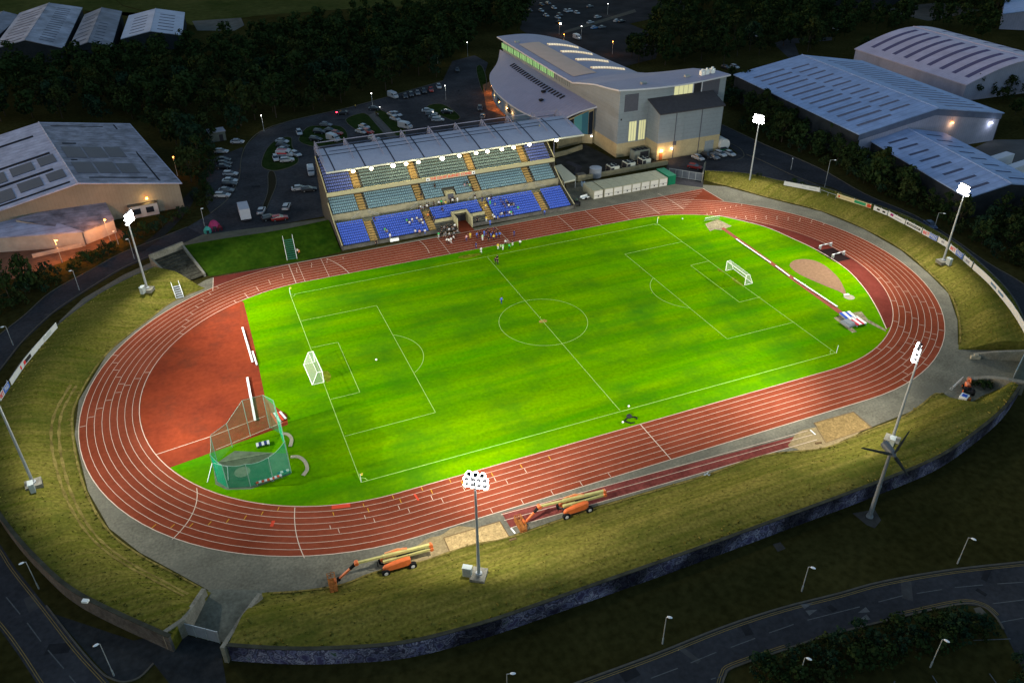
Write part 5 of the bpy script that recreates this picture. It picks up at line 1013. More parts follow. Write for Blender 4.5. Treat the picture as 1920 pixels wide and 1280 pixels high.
MB().box(at(711.5, 202, .6), (.4, .5, .3)).build('head_lamp', M_glow_w, None, label='lit headlamp of the dark car by the crossing', cat='lamp')
car(737, 180, 1, .4, 'white', 'large white van at the left end of the row of dark cars', 'van')
row([(760, 180, 'black'), (771, 177, 'black'), (783, 174, 'grey'), (795, 171, 'black'), (808, 168, 'red'), (823, 162, 'white')], 'in the far row under the wood', 'dark cars in the far row under the wood', .45, 1)
car(905, 217, .2, -1, 'grey', 'grey car with a warm lit lamp beside the orange lit walk'); car(900, 203, .1, 1, 'black', 'dark car nearest the low wall of the orange lit walk'); car(857, 131, .3, 1, 'black', 'lone dark car on the road by the wood left of the hall', 'car')
MB().box(at(906, 217.5, .9), (.5, .5, .4)).build('head_lamp', M_glow_o, None, label='warm lit headlamp of the grey car near the curved hall wall', cat='lamp')
row([(994, 20, 'black'), (1015, 20, 'white'), (1024, 29, 'white'), (1016, 9, 'black'), (1028, 6, 'grey'), (1039, 15, 'white'), (1046, 33, 'white'), (1050, 28, 'black'), (1049, 42, 'black'), (1062, 21, 'white'), (1069, 20, 'white'), (1082, 24, 'silver')], 'in the distant car park left of the path', 'cars in the distant car park left of the path', 1, .35)
row([(1106, 12, 'grey'), (1121, 32, 'silver'), (1107, 42, 'white'), (1115, 52, 'blue'), (1129, 51, 'grey'), (1157, 39, 'white'), (1166, 40, 'black')], 'in the distant car park right of the path', 'cars in the distant car park right of the path', 1, -.2)
MB().box(at(1051, 45, .9), (.6, .6, .6)).build('head_lamp', M_glow_w, None, label='lit headlamp at the entrance of the distant car park', cat='lamp')
car(1082, 71, 1, .4, 'white', 'white van on the road behind the hall roof', 'van')
row([(1309, 295, 'white'), (1326, 291, 'black'), (1338, 293, 'grey'), (1351, 288, 'white'), (1368, 287, 'white')], 'at the foot of the tall hall block', 'cars at the foot of the hall', 1, .4)
car(1303, 312, 1, .2, 'red', 'red car parked behind the dark grey gate'); car(1378, 125, 1, .3, 'white', 'white car beyond the right corner of the hall roof'); car(1361, 126, 1, .3, 'black', 'dark car beyond the right corner of the hall roof')
car(1745, 421, 1, .75, 'dark blue', 'dark car parked on the perimeter road behind the red and blue boards', 'car')
car(1566, 340, 0, 0, 'grey', 'x') if False else None
row([(1417, 66, 'silver'), (1568, 55, 'white')], 'among the trees above the big blue warehouse', 'cars among the trees above the warehouse', 1, .4)
# red stripe for the ambulance
def find(lbl): return next(o for o in sc.objects if o.get('label') == lbl)
a_ = find('white ambulance style van with a red stripe beside the round grass island'); a_['label'] = 'white high roofed van with a red stripe beside the round grass island'
mb = MB(); mb.v = []; 
for s in (-1, 1): o = MB().box((-.7, s * .985, 1.35), (3.2, .02, .4)).build('stripe', mat('red_stripe', (.5, .03, .03), .5)); o.parent = a_; o.location = (-.7, s * .985, 1.15)
for s in (-.45, .45): o = MB().box((0, 0, 0), (3.0, .3, .02)).build('stripe', MATS['red_stripe']); o.parent = a_; o.location = (-.7, s, 2.27)
# box truck by the verge
p = at(461, 410); t = thing('box_truck', 'white box truck parked at the bottom of the car park', 'truck', p, None)
MB().box((p.x, p.y + .8, 2.0), (2.6, 5.4, 2.8)).build('cargo_box', mat('box_body', (.34, .35, .40), .5, .05, 1.), t); MB().box((p.x, p.y + 4.4, 1.35), (2.4, 1.7, 1.9)).build('cab', mat('cab_body', (.5, .5, .56), .4), t); MB().box((p.x, p.y + 5.27, 1.75), (2.2, .05, .8)).build('windscreen', M_glass, t)
for dx in (-1.15, 1.15):
    for dy in (-1., 4.2): mb = MB(); mb.tube((p.x + dx - .15, p.y + dy, .45), (p.x + dx + .15, p.y + dy, .45), .45, 10); mb.build('wheel', M_black, t)
MB().box((p.x, p.y + .8, .5), (1.8, 6.6, .25)).build('chassis', M_dark, t)
# lorry trailers in the works yard
for i, (px, py, lb) in enumerate(((1868, 306, 'white lorry trailer in the works yard, the one farther from the edge'), (1902, 322, 'white lorry trailer in the works yard, the one at the right edge'))):
    p = at(px, py, 2.); p.z = 0; t = thing('lorry_trailer', lb, 'trailer', p, 'lorry trailers'); MB().box((p.x, p.y, 2.6), (12, 2.6, 2.9), 0, .15).build('box_body', mat('trailer_white', (.50, .50, .56), .5, .05, 1.), t); MB().box((p.x, p.y, .9), (11.5, 2, .3), 0, .15).build('chassis', M_dark, t)
    for dx in (-4, -2.8, 3.5): mb = MB(); mb.tube((p.x + dx, p.y - 1.2, .5), (p.x + dx, p.y + 1.2, .5), .5, 10); mb.build('axle_wheels', M_black, t)
# ================================================================ BOOM LIFTS
M_or = mat('orange_paint', (.62, .13, .03), .45, .12, 1.5, spec=.3); M_cr = mat('cream_boom_paint', (.46, .40, .14), .5, .15, 1., spec=.3); M_br = mat('rusty_basket', (.30, .11, .03), .6, .2, 3.)
def boom_lift(label, wl, wr, tail, elbow, knee, basket, mb_):
    """pixel anchors: near wheels left/right; boom tail, elbow; lower arm end; basket"""
    a, b = at(*wl, .4), at(*wr, .4); a.z = b.z = 0; u = (b - a).normalized(); n_ = Vector((-u.y, u.x, 0)); L = (b - a).length; c = (a + b) / 2 + n_ * 1.15; rz = math.atan2(u.y, u.x); t = thing('boom_lift', label, 'boom lift', c, 'orange boom lifts on the near path')
    for q in (a, b):
        for s in (0, 2.3):
            p = q + n_ * s; mb = MB(); mb.tube(p - n_ * .22 + Vector((0, 0, .58)), p + n_ * .22 + Vector((0, 0, .58)), .58, 14); w_ = mb.build('wheel', M_black, t); mb = MB(); mb.tube(p - n_ * .26 + Vector((0, 0, .58)), p + n_ * .26 + Vector((0, 0, .58)), .27, 10); mb.build('rim', mat('pale_wheel_rim', (.55, .52, .48), .5), w_)
    MB().box(c + Vector((0, 0, .6)), (L * .95, 1.6, .5), 0, rz).build('chassis', M_dark, t)
    mb = MB()
    for s in (-1, 1):
        rows = []
        for k, hw, z0, z1 in ((-.58, .18, .95, 1.35), (-.50, .3, .8, 1.65), (-.1, .36, .8, 1.95), (.3, .36, .85, 2.1), (.45, .3, .9, 2.0)):
            p = c + u * (k * L) + n_ * s * .85; rows.append([p - n_ * hw + Vector((0, 0, z0)), p - n_ * hw + Vector((0, 0, z1 - .15)), p - n_ * (hw * .6) + Vector((0, 0, z1)), p + n_ * (hw * .6) + Vector((0, 0, z1)), p + n_ * hw + Vector((0, 0, z1 - .15)), p + n_ * hw + Vector((0, 0, z0))])
        m2 = MB(); m2.grid(rows, 0, True); m2.face(rows[0]); m2.face(rows[-1][::-1]); m2.build('engine_cover', M_or, t)
    yc = c + n_ * .05
    def onp(px, py):   # point on the vertical plane through the machine's axis
        d = ray(px, py); k = (c - CAM).dot(n_) / d.dot(n_); return CAM + d * k
    T_, E_, K_ = onp(*tail), onp(*elbow), onp(*knee)
    def beam_box(nm, p, q, w0, h0, m, w1=None, h1=None):
        ax = (q - p).normalized(); sd = n_; up_ = ax.cross(sd) * -1; up_ = sd.cross(ax) if sd.cross(ax).z > 0 else -sd.cross(ax); w1 = w1 or w0; h1 = h1 or h0; mb = MB(); r = []
        for P_, w_, h_ in ((p, w0, h0), (q, w1, h1)): r.append([P_ + sd * w_ / 2 + up_ * h_ / 2, P_ - sd * w_ / 2 + up_ * h_ / 2, P_ - sd * w_ / 2 - up_ * h_ / 2, P_ + sd * w_ / 2 - up_ * h_ / 2])
        mb.grid(r, 0, True); mb.face(r[0]); mb.face(r[1][::-1]); return mb.build(nm, m, t)
    beam_box('main_boom', T_, E_.lerp(T_, .35), .36, .42, M_cr); beam_box('inner_boom', T_.lerp(E_, .6), E_, .28, .32, M_cr)
    top = c + u * (L * .36) + Vector((0, 0, 1.3)); tl = T_ - Vector((0, 0, .75)); beam_box('lower_boom', c - u * (.52 * L) + Vector((0, 0, 1.6)), tl, .4, .36, M_cr); beam_box('lift_cylinder', c - u * (.0 * L) + Vector((0, 0, 2.0)), T_.lerp(E_, .08) - Vector((0, 0, .3)), .2, .2, M_black)
    mb = MB(); mb.tube(tl + u * .1 - n_ * .3, tl + u * .1 + n_ * .3, .28, 10); mb.tube(T_ - n_ * .25, T_ + n_ * .25, .26, 10); mb.build('rear_knuckle', M_or, t); beam_box('knuckle_link', tl + u * .15, T_ + u * .15, .4, .3, M_or)
    mb = MB(); mb.tube(E_ - n_ * .3, E_ + n_ * .3, .3, 10); mb.build('elbow', M_or, t); beam_box('jib_actuator', E_, E_.lerp(K_, .35), .3, .34, M_black); beam_box('jib_arm', E_.lerp(K_, .3), K_, .26, .26, M_or)
    mb = MB(); mb.tube(K_ - n_ * .2, K_ + n_ * .2, .26, 8); mb.build('platform_pivot', M_black, t)
    mb = MB(); hs = T_.lerp(E_, .32) + Vector((0, 0, .3)); mb.path([hs, T_.lerp(E_, .45) + n_ * .25 + Vector((0, 0, .55)), T_.lerp(E_, .62) + n_ * .2 + Vector((0, 0, .32))], .09, 6); mb.build('hose_guide', mat('salmon_hose_cover', (.65, .28, .12), .6), t)
    # basket
    bp = at(*basket, .35); bp.z = 0; mb = MB(); bx = Matrix.Rotation(rz, 3, 'Z'); hx, hy = .5, 1.25
    cor = [bp + bx @ Vector((x, y, 0)) for x, y in ((-hx, -hy), (hx, -hy), (hx, hy), (-hx, hy))]
    MB().box(bp + Vector((0, 0, .3)), (1., 2.5, .08), 0, rz).build('platform_floor', M_br, t)
    mb = MB()
    for z in (.75, 1.05, 1.4):
        for i in range(4): mb.tube(cor[i] + Vector((0, 0, z)), cor[(i + 1) % 4] + Vector((0, 0, z)), .045, 5)
    for i in range(4):
        for f in (0, .5) if i % 2 == 0 else (0, .25, .5, .75): p = cor[i].lerp(cor[(i + 1) % 4], f); mb.tube(p + Vector((0, 0, .3)), p + Vector((0, 0, 1.4)), .045, 5)
    mb.build('platform_rail', M_br, t); MB().box(bp + bx @ Vector((.45, -.2, 1.25)), (.25, .6, .35), 0, rz).build('control_box', M_or, t)
    mb = MB(); mb.tube(K_, bp + bx @ Vector((hx, 0, .5)), .12, 6); mb.build('platform_link', M_black, t)
    p = c - u * (.72 * L); mb = MB(); mb.tube(p + Vector((0, 0, .9)), p + Vector((0, 0, 1.9)), .07, 6); mb.build('stay_post', M_black, t)
    return t
boom_lift('orange boom lift with a cream boom on the grey path left of the near mast', (724, 1075), (774, 1061), (807, 1021), (668, 1055), (635, 1085), (624, 1096), None)
boom_lift('orange boom lift with a cream boom standing across the jump runway', (1062, 969), (1105, 956), (1133, 920), (1011, 949), (984, 980), (976, 985), None)
# ================================================================ GOALS, CAGE, SPORTS EQUIPMENT
M_net = mat('goal_net', (.6, .62, .55), .8, alpha=.22)
def goal(label, p, q, back):
    p, q = Vector(p), Vector(q); n_ = Vector(back).normalized(); t = thing('football_goal', label, 'goal', (p + q) / 2, 'football goals'); H_ = 2.44; up = Vector((0, 0, H_)); a2, b2 = p + n_ * 2.1, q + n_ * 2.1; at_, bt_ = p + up + n_ * .9, q + up + n_ * .9
    mb = MB(); mb.tube(p, p + up, .085, 7); mb.build('post', M_white, t); mb = MB(); mb.tube(q, q + up, .085, 7); mb.build('post', M_white, t); mb = MB(); mb.tube(p + up, q + up, .085, 7); mb.build('crossbar', M_white, t)
    mb = MB(); mb.path([p + up, at_, a2, p], .06, 6); mb.build('side_frame', M_white, t); mb = MB(); mb.path([q + up, bt_, b2, q], .06, 6); mb.build('side_frame', M_white, t); mb = MB(); mb.tube(a2, b2, .09, 6); mb.build('ground_bar', M_white, t); mb = MB(); mb.tube(at_, bt_, .04, 6); mb.build('rear_bar', M_white, t)
    e = n_ * .02; mb = MB(); mb.face([at_, bt_, b2, a2]); mb.face([p + up, q + up, bt_, at_]); mb.face([p, p + up, at_, a2]); mb.face([q, q + up, bt_, b2]); mb.build('net', M_net, t)
gL0, gL1 = at(589, 676), at(608.5, 719); dL = (gL1 - gL0).normalized(); cL = (gL0 + gL1) / 2; goal('white football goal with a net at the left end of the pitch', cL - dL * 3.66, cL + dL * 3.66, (-1, 0, 0))
gR0, gR1 = at(1360, 507), at(1397, 535); dR = (gR1 - gR0).normalized(); cR = (gR0 + gR1) / 2; goal('white football goal frame at the right end of the pitch', cR - dR * 3.66, cR + dR * 3.66, (1, 0, 0))
for (px, py), lb, col in (((544.5, 552), 'yellow corner flag at the far left corner of the pitch', 1), ((1232.2, 419), 'yellow corner flag at the far right corner of the pitch', 1), ((1568, 662), 'leaning white corner pole at the near right corner of the pitch', 0), ((677.3, 903.5), 'yellow corner flag at the near left corner of the pitch', 1)):
    p = at(px, py); t = thing('corner_flag', lb, 'corner flag', p, 'corner flags'); tip = p + (Vector((.6, .5, 1.4)) if not col else Vector((0, 0, 1.7))); mb = MB(); mb.tube(p, tip, .045, 6); mb.build('pole', M_white, t)
    if col: mb = MB(); mb.face([tip, tip - Vector((0, 0, .4)), tip + Vector((.45, .1, -.3)), tip + Vector((.45, .1, .05))]); mb.box(tip + Vector((.2, .03, -.2)), (.4, .03, .35)); mb.build('flag', mat('yellow_flag', (.8, .6, .1), .7), t)
# throwing cage: green net panels on tall poles
M_gn = mat('green_cage_net', (.0, .30, .15), .9, alpha=.6); M_gn2 = mat('thin_green_net', (.02, .22, .11), .9, alpha=.40); M_cp = mat('cage_pole', (.25, .36, .30), .6)
t = thing('throwing_cage', 'green netted hammer cage on tall poles round a concrete circle', 'throwing cage', at(460, 890), None)
cg = [((525, 812), (511, 745)), ((538, 850), (520, 775)), ((546, 886), (525, 787)), ((512, 899), (497, 838)), ((470, 912), (457, 843)), ((428, 915), (416, 846)), ((408, 903), (393, 822)), ((408, 868), (397, 818))]
base = [at(*a) for a, b in cg]; hs = [7.0, 7.0, 6.5, 4.6, 4.6, 4.8, 5.6, 5.6]
for b_, h in zip(base, hs): mb = MB(); mb.tube(b_, b_ + Vector((0, 0, h)), .06, 6); mb.build('pole', M_cp, t)
for i in range(len(base) - 1):
    a_, b_ = base[i], base[i + 1]; za, zb = hs[i], hs[i + 1]; n = 4; mb = MB()
    mb.grid([[a_.lerp(b_, k / n) + Vector((0, 0, .05)) for k in range(n + 1)], [a_.lerp(b_, k / n) + Vector((0, 0, (za + (zb - za) * k / n) * .55 - .12 * math.sin(math.pi * k / n))) for k in range(n + 1)], [a_.lerp(b_, k / n) + Vector((0, 0, za + (zb - za) * k / n - .35 * math.sin(math.pi * k / n))) for k in range(n + 1)]]); mb.build('net_panel', M_gn, t)
    mb = MB(); mb.path([a_.lerp(b_, k / n) + Vector((0, 0, za + (zb - za) * k / n - .35 * math.sin(math.pi * k / n))) for k in range(n + 1)], .03, 4); mb.build('top_rope', M_cp, t)
# high front gates of the cage
fr = [(at(408, 868), 5.6), (at(433, 832), 5.2), (at(462, 805), 8.2), (at(500, 800), 7.5), (at(525, 812), 7.0)]
fr = [(at(408, 866), 5.6), (at(436, 838), 5.0), (at(470, 818), 7.6), (at(506, 802), 7.0), (at(525, 812), 7.0)]
for i, (p, h) in enumerate(fr[1:-1]): mb = MB(); mb.tube(p, p + Vector((0, 0, h)), .06, 6); mb.build('pole', M_cp, t)
for (p, h), (q, g_) in zip(fr[:-1], fr[1:]): mb = MB(); mb.face([p, q, q + Vector((0, 0, g_)), p + Vector((0, 0, h))]); mb.build('net_panel', M_gn2, t); mb = MB(); mb.tube(p + Vector((0, 0, h)), q + Vector((0, 0, g_)), .03, 4); mb.build('top_rope', M_cp, t)
mb = MB(); mb.path([base[6] + Vector((-1.5, .5, .05)), base[7] + Vector((-.8, .3, .1)), base[7] + Vector((1.4, -1.6, .1)), base[6] + Vector((1.6, -.4, .1))], .07, 5); mb.build('gate_foot_frame', M_white, t)
# benches / barriers by the cage
def stripe_board(name, label, cat, p, q, cols, wd=.5, h=.5, n=6, group=None):
    p, q = Vector(p), Vector(q); t = thing(name, label, cat, (p + q) / 2, group); u = (q - p) / n; rz = math.atan2(u.y, u.x)
    for i in range(n): c_ = p + u * (i + .5); MB().box((c_.x, c_.y, h + (.03 if i % 2 else 0)), (u.length * .97, wd, .09), 0, rz).build('board', cols[i % len(cols)], t)
    for f in (.06, .94):
        c_ = p.lerp(q, f); MB().box((c_.x, c_.y, h / 2), (.08, wd, h - .1), 0, rz).build('leg', M_steel, t)
M_ro = mat('red_board', (.45, .06, .03), .6); M_wb = mat('white_board', (.55, .55, .55), .6); M_nb = mat('navy_board', (.03, .04, .12), .6)
stripe_board('barrier', 'red and white striped barrier lying against the front net of the cage', 'barrier', at(481, 909), at(512, 901), [M_ro, M_wb]); stripe_board('barrier', 'orange and white striped barrier leaning at the right front corner of the cage', 'barrier', at(511, 901), at(529, 894), [M_ro, M_wb], n=4)
stripe_board('barrier', 'navy and white striped board on the near right corner of the cage', 'barrier', at(521, 892), at(543, 885), [M_nb, M_wb], n=4)
stripe_board('bench', 'grey and white slatted bench inside the green cage', 'bench', at(481, 838), at(506, 832), [M_wb, M_nb], wd=1., h=.45, n=5)
# curved white mats right of the cage
def arc_mat(label, px, wd=.55):
    L = pxline(px, 0, 5); mb = MB(); h = .18; A = shifted(L, wd / 2); B = shifted(L, -wd / 2); z = lambda P, zz: [Vector((p.x, p.y, zz)) for p in P]; mb.grid([z(A, 0), z(A, h), z(B, h), z(B, 0)]); return mb.build('stop_board', M_conc_l, label=label, cat='board', group='curved pale boards beside the cage')
arc_mat('upper curved pale board on the grass right of the cage', [(528, 813), (540, 815), (547, 824), (544, 838)]); arc_mat('lower curved pale board on the grass right of the cage', [(545, 857), (560, 857), (572, 866), (576, 880), (568, 892)])
t = thing('steps', 'small red and white striped steps at the grass edge above the cage', 'steps', at(522, 783)); 
for k in range(4): a_, b_ = at(509 + k * 5.5, 776 - k * .6), at(521 + k * 5.2, 795 - k * 2.5); d = (b_ - a_); MB().box(((a_ + b_) / 2) + Vector((0, 0, .2 + .05 * k)), (d.length, .35, .1), 0, math.atan2(d.y, d.x)).build('tread', [M_ro, M_wb][k % 2], t)
# long white rails (cross bars of long boards) on the left red area and right runway
def rail(label, p, q, wd=.35, h=.35, group=None):
    p, q = Vector(p), Vector(q); t = thing('long_rail', label, 'rail', (p + q) / 2, group); d = q - p; rz = math.atan2(d.y, d.x); MB().box(((p + q) / 2) + Vector((0, 0, h)), (d.length, wd, .1), 0, rz).build('top_board', M_white, t)
    n = max(2, int(d.length / 3)); 
    for i in range(n + 1): c_ = p.lerp(q, .03 + .94 * i / n); MB().box((c_.x, c_.y, h / 2), (.1, wd, h - .1), 0, rz).build('support', M_steel, t)
g_ = 'long white rails on the red area'; rail('long white rail at the top of the red area beside the grass edge', at(455, 616), at(474, 681), group=g_); rail('short white rail just right of the upper long rail', at(474, 661), at(482, 686), .3, group=g_); rail('long white rail running down to the green cage', at(464, 710), at(479, 791), .4, group=g_)
g_ = 'white edge rails of the right runway'; rail('longest white rail at the far end of the right runway', at(1380, 449), at(1445, 493.5), .3, .15, g_); rail('short white middle rail of the right runway', at(1454, 499), at(1480, 518.5), .3, .15, g_); rail('long white rail at the near end of the right runway', at(1488, 522), at(1570, 576), .3, .15, g_)
def hurdle_row(label, p, q, n):
    p, q = Vector(p), Vector(q); d = (q - p) / n
    for i in range(n): c_ = p + d * (i + .5); rz = math.atan2(d.y, d.x); t = thing('hurdle', label, 'hurdle', c_, 'white hurdles ' + ('far' if p.y > 0 else 'near')); MB().box(c_ + Vector((0, 0, .85)), (d.length * .8, .05, .16), 0, rz).build('bar', M_white, t); mb = MB(); hx = Matrix.Rotation(rz, 3, 'Z') @ Vector((d.length * .32, 0, 0)); hy = Matrix.Rotation(rz, 3, 'Z') @ Vector((0, .5, 0)); mb.path([c_ + hx + Vector((0, 0, .8)), c_ + hx + Vector((0, 0, .05)), c_ + hx + hy + Vector((0, 0, .05))], .03, 5); mb.path([c_ - hx + Vector((0, 0, .8)), c_ - hx + Vector((0, 0, .05)), c_ - hx + hy + Vector((0, 0, .05))], .03, 5); mb.build('frame', M_steel, t)
hurdle_row('white hurdle in the line of hurdles behind the far paved square', at(1321, 415), at(1349, 410), 8); hurdle_row('white hurdle in the row beside the orange machines at the right gateway', at(1784, 732), at(1804, 713), 6)
# steeplechase barriers
for lb, p, q in (('striped steeplechase barrier on the far side of the water jump', (1535, 467), (1559, 461)), ('striped steeplechase barrier on the near side of the water jump', (1559, 484), (1583, 477))):
    p, q = at(*p), at(*q); t = thing('steeplechase_barrier', lb, 'barrier', (p + q) / 2, 'steeplechase barriers'); d = (q - p); rz = math.atan2(d.y, d.x); n = 5
    for i in range(n): c_ = p + d * ((i + .5) / n); MB().box(c_ + Vector((0, 0, .9)), (d.length / n, .14, .16), 0, rz).build('beam_segment', M_white if i % 2 == 0 else mat('grey_beam', (.3, .3, .3), .6), t)
    for f in (.08, .92): c_ = p + d * f; MB().box(c_ + Vector((0, 0, .42)), (.12, .7, .84), 0, rz).build('foot', M_steel, t)
# folded mats on the near paved square
for lb, px, cols, wd, n in (('blue and white striped landing mats stacked on the near paved square', ((1580, 597), (1600, 594)), [mat('blue_mat', (.04, .09, .4), .6), M_white], 3., 4), ('red and white striped landing mats stacked beside the blue ones', ((1597, 607), (1615, 603)), [mat('red_mat', (.5, .04, .06), .6), M_white], 3., 4)):
    stripe_board('landing_mats', lb, 'mats', at(*px[0]), at(*px[1]), cols, wd, .5, n)
p = at(1590, 608); t = thing('folded_mat', 'plain grey folded mat in front of the blue and white landing mats', 'mat', p); MB().box(p + Vector((0, 0, .25)), (2., 2.4, .5), 0, .1).build('cover', mat('grey_mat', (.22, .24, .25), .7), t); MB().box(p + Vector((.2, .1, .55)), (1.5, 1.9, .1), 0, .1).build('fold', MATS['grey_mat'], t)
p = at(1587, 553.5); MB().box(p + Vector((0, 0, .12)), (1.2, .35, .22), 0, -.3).box(p + Vector((.5, .1, .12)), (.3, .36, .2), 0, .1).build('stop_board', M_white, None, label='white stop board between the cinder fan and the throwing circle', cat='board')
# bits on the pitch
for lb, px in (('small white ball on the grass near the halfway line close to the near touchline', (1179, 761)), ('small white ball inside the left penalty area', (705.5, 674)), ('small white ball on the halfway side of the near touchline bag', (1168, 791)), ('white bag lying on the grass beyond the far right corner flag', (1279.5, 410))):
    p = at(*px, .15); mb = MB(); mb.lathe([(.01, .2), (.14, .15), (.2, 0), (.14, -.14), (.01, -.2)], p, 8); mb.build('ball' if 'ball' in lb else 'bag', M_white, None, smooth=True, label=lb, cat='ball' if 'ball' in lb else 'bag')
# dark kit / cable heap beside near touchline
p = at(1184, 788); t = thing('cable_heap', 'loop of black cable and a black bag beside the near touchline', 'cable', p); mb = MB(); mb.path([p + Vector((1.1 * math.cos(a_) * (1 + .2 * math.sin(3 * a_)), .8 * math.sin(a_), .1)) for a_ in [i * .5 - .2 for i in range(11)]], .12, 5); mb.build('cable', M_black, t); mb = MB(); mb.lathe([(.45, 0), (.5, .25), (.3, .5), (.02, .55)], p + Vector((.1, 1.0, 0)), 8); mb.build('bag', M_dark, t)
p = at(1329, 888); t = thing('litter_pile', 'small pile of pale litter beside the jump runway', 'litter', p); 
for i in range(5): MB().box(p + Vector((rnd.uniform(-.8, .8), rnd.uniform(-.3, .3), .1)), (.5, .12, .1), 0, rnd.uniform(0, 3)).build('scrap', mat('pale_scrap', (.35, .4, .42), .7), t)
for lb, a_, b_ in (('low timber edging lying behind the left sand pit', (955, 1014), (968, 1010)), ('low timber edging lying behind the right sand pit', (1529, 832), (1540, 830))):
    p, q = at(*a_), at(*b_); d = q - p; MB().box((p + q) / 2 + Vector((0, 0, .12)), (d.length, .3, .24), 0, math.atan2(d.y, d.x)).build('timber_beam', MATS['timber_edging'], None, label=lb, cat='beam')
# ---- machines by the right gateway
def tractor(label, px, rz, m, cat='tractor', s=1.):
    p = at(*px); t = thing('tractor', label, cat, p); Mx = Matrix.Rotation(rz, 3, 'Z'); f = lambda x, y, z: p + Mx @ Vector((x * s, y * s, z * s))
    rows = [[f(x, y, z) for y, z in ((-w_, .6), (-w_, h), (-w_ * .6, h + .12), (w_ * .6, h + .12), (w_, h), (w_, .6))] for x, w_, h in ((.2, .38, 1.25), (1.2, .36, 1.2), (1.7, .3, 1.05))]
    mb = MB(); mb.grid(rows, 0, True); mb.face(rows[0]); mb.face(rows[-1][::-1]); mb.build('bonnet', m, t); MB().box(f(-.4, 0, .75), (1.5 * s, 1.1 * s, .5 * s), 0, rz).build('chassis', M_dark, t); MB().box(f(-.5, 0, 1.2), (.5 * s, .5 * s, .4 * s), 0, rz).build('seat', M_black, t)
    mb = MB(); mb.path([f(-.9, -.5, 1), f(-.9, -.5, 2.1), f(-.9, .5, 2.1), f(-.9, .5, 1)], .05, 5); mb.build('roll_bar', M_dark, t); mb = MB(); mb.tube(f(.05, 0, 1.2), f(-.15, 0, 1.5), .03, 5); mb.lathe([(.2, 0), (.22, .04)], f(-.15, 0, 1.5), 8); mb.build('steering_wheel', M_black, t)
    for x, r_, w_, y in ((-.7, .6, .35, .75), (1.3, .38, .25, .55)):
        for sg in (-1, 1): mb = MB(); mb.tube(f(x, sg * y - .5 * w_, r_), f(x, sg * y + .5 * w_, r_), r_ * s, 12); w2 = mb.build('wheel', M_black, t); mb = MB(); mb.tube(f(x, sg * (y) - .55 * w_, r_), f(x, sg * y + .55 * w_, r_), r_ * .45 * s, 8); mb.build('rim', m, w2)
    return t
tractor('orange tractor with a loader parked by the row of hurdles', (1813, 735), .9, M_or); tractor('green and grey tractor parked beside the right wall of the grandstand', (1081, 384), 1.2, mat('tractor_green', (.10, .16, .11), .6))
p = at(1817, 728); t = thing('loader_arm', 'orange loader arm standing behind the orange tractor', 'machine', p); mb = MB(); mb.path([p + Vector((0, 0, .4)), p + Vector((.4, .5, 1.6)), p + Vector((1., 1.2, .9))], .14, 6); mb.build('arm', M_or, t); MB().box(p + Vector((1.2, 1.4, .5)), (1.4, .5, .7), 0, .6).build('bucket', M_or, t)
p = at(1806, 749); t = thing('tool_crate', 'pale crate with a blue lid in front of the orange tractor', 'crate', p); MB().box(p + Vector((0, 0, .45)), (1.5, 1.3, .9), 0, .4).build('body', M_white, t); MB().box(p + Vector((0, 0, .94)), (.9, .8, .07), 0, .4).build('lid', MATS['blue_mat'], t)
p = at(1814, 753); t = thing('rusty_drum', 'rusty brown drum beside the pale crate at the right gateway', 'drum', p); mb = MB(); mb.lathe([(.4, 0), (.42, .3), (.4, .8), (.36, .84), (.01, .84)], p, 10); mb.build('body', M_br, t)
p = at(1869, 722); t = thing('old_wheel', 'dark wheel leaning on the near wall of the right gateway', 'wheel', p); mb = MB(); mb.tube(p + Vector((0, -.2, .55)), p + Vector((0, .2, .55)), .55, 12); mb.build('tyre', M_black, t); mb = MB(); mb.tube(p + Vector((0, -.24, .55)), p + Vector((0, .24, .55)), .25, 8); mb.build('rim', M_steel, t)
p = at(1828, 672); MB().box(p + Vector((0, 0, .3)), (1.7, .6, .6), 0, -.5).box(p + Vector((.2, .1, .7)), (.8, .4, .25), 0, -.5).build('kerb_block', M_conc_l, None, label='pale stone block at the corner of the right hand gateway', cat='block')
# ---- containers, chillers and tank right of the stand
cl, crr = at(1112.5, 374), at(1249, 348.5); n = 8; W = (crr - cl).length; d = (crr - cl).normalized(); dep = 6.2; back = Vector((-d.y, d.x, 0)); M_ct = mat('khaki_container_roof', (.32, .31, .22), .8, .12, .8); M_cw = mat('white_container_door', (.50, .47, .42), .6, .08, 1.); M_cs = mat('container_side', (.30, .28, .20), .7, .1, 1.)
for i in range(n):
    x0_ = W * i / n + (0 if i == 0 else .35); x1_ = W * (i + 1) / n + (.05 if i == 0 else .35) - .05; a_ = cl + d * x0_; b_ = cl + d * x1_; t = thing('store_container', 'white fronted store container, ' + ORD[i] + ' from the left in the row right of the stand', 'container', (a_ + b_) / 2, 'row of white fronted containers'); h = 2.35 + rnd.uniform(-.01, .01); c_ = (a_ + b_) / 2 + back * dep / 2; rz = math.atan2(d.y, d.x)
    MB().box((c_.x, c_.y, h / 2), ((b_ - a_).length - .04, dep, h), 0, rz).build('body', M_cs, t); MB().box((c_.x, c_.y, h + .04), ((b_ - a_).length - .02, dep + .1, .07), 0, rz).build('roof', M_ct, t)
    f_ = (a_ + b_) / 2 - back * .06; dr = MB().box((f_.x, f_.y, h / 2 + .02), ((b_ - a_).length - .35, .1, h - .25), 0, rz).build('door', M_cw, t); MB().box((f_.x - back.x * .07, f_.y - back.y * .07, .75), (.35, .06, .35), 0, rz).build('lock_box', M_dark, dr); MB().box((f_.x - back.x * .07, f_.y - back.y * .07, 1.0), ((b_ - a_).length - .4, .03, .07), 0, rz).build('rail', M_louv, dr)
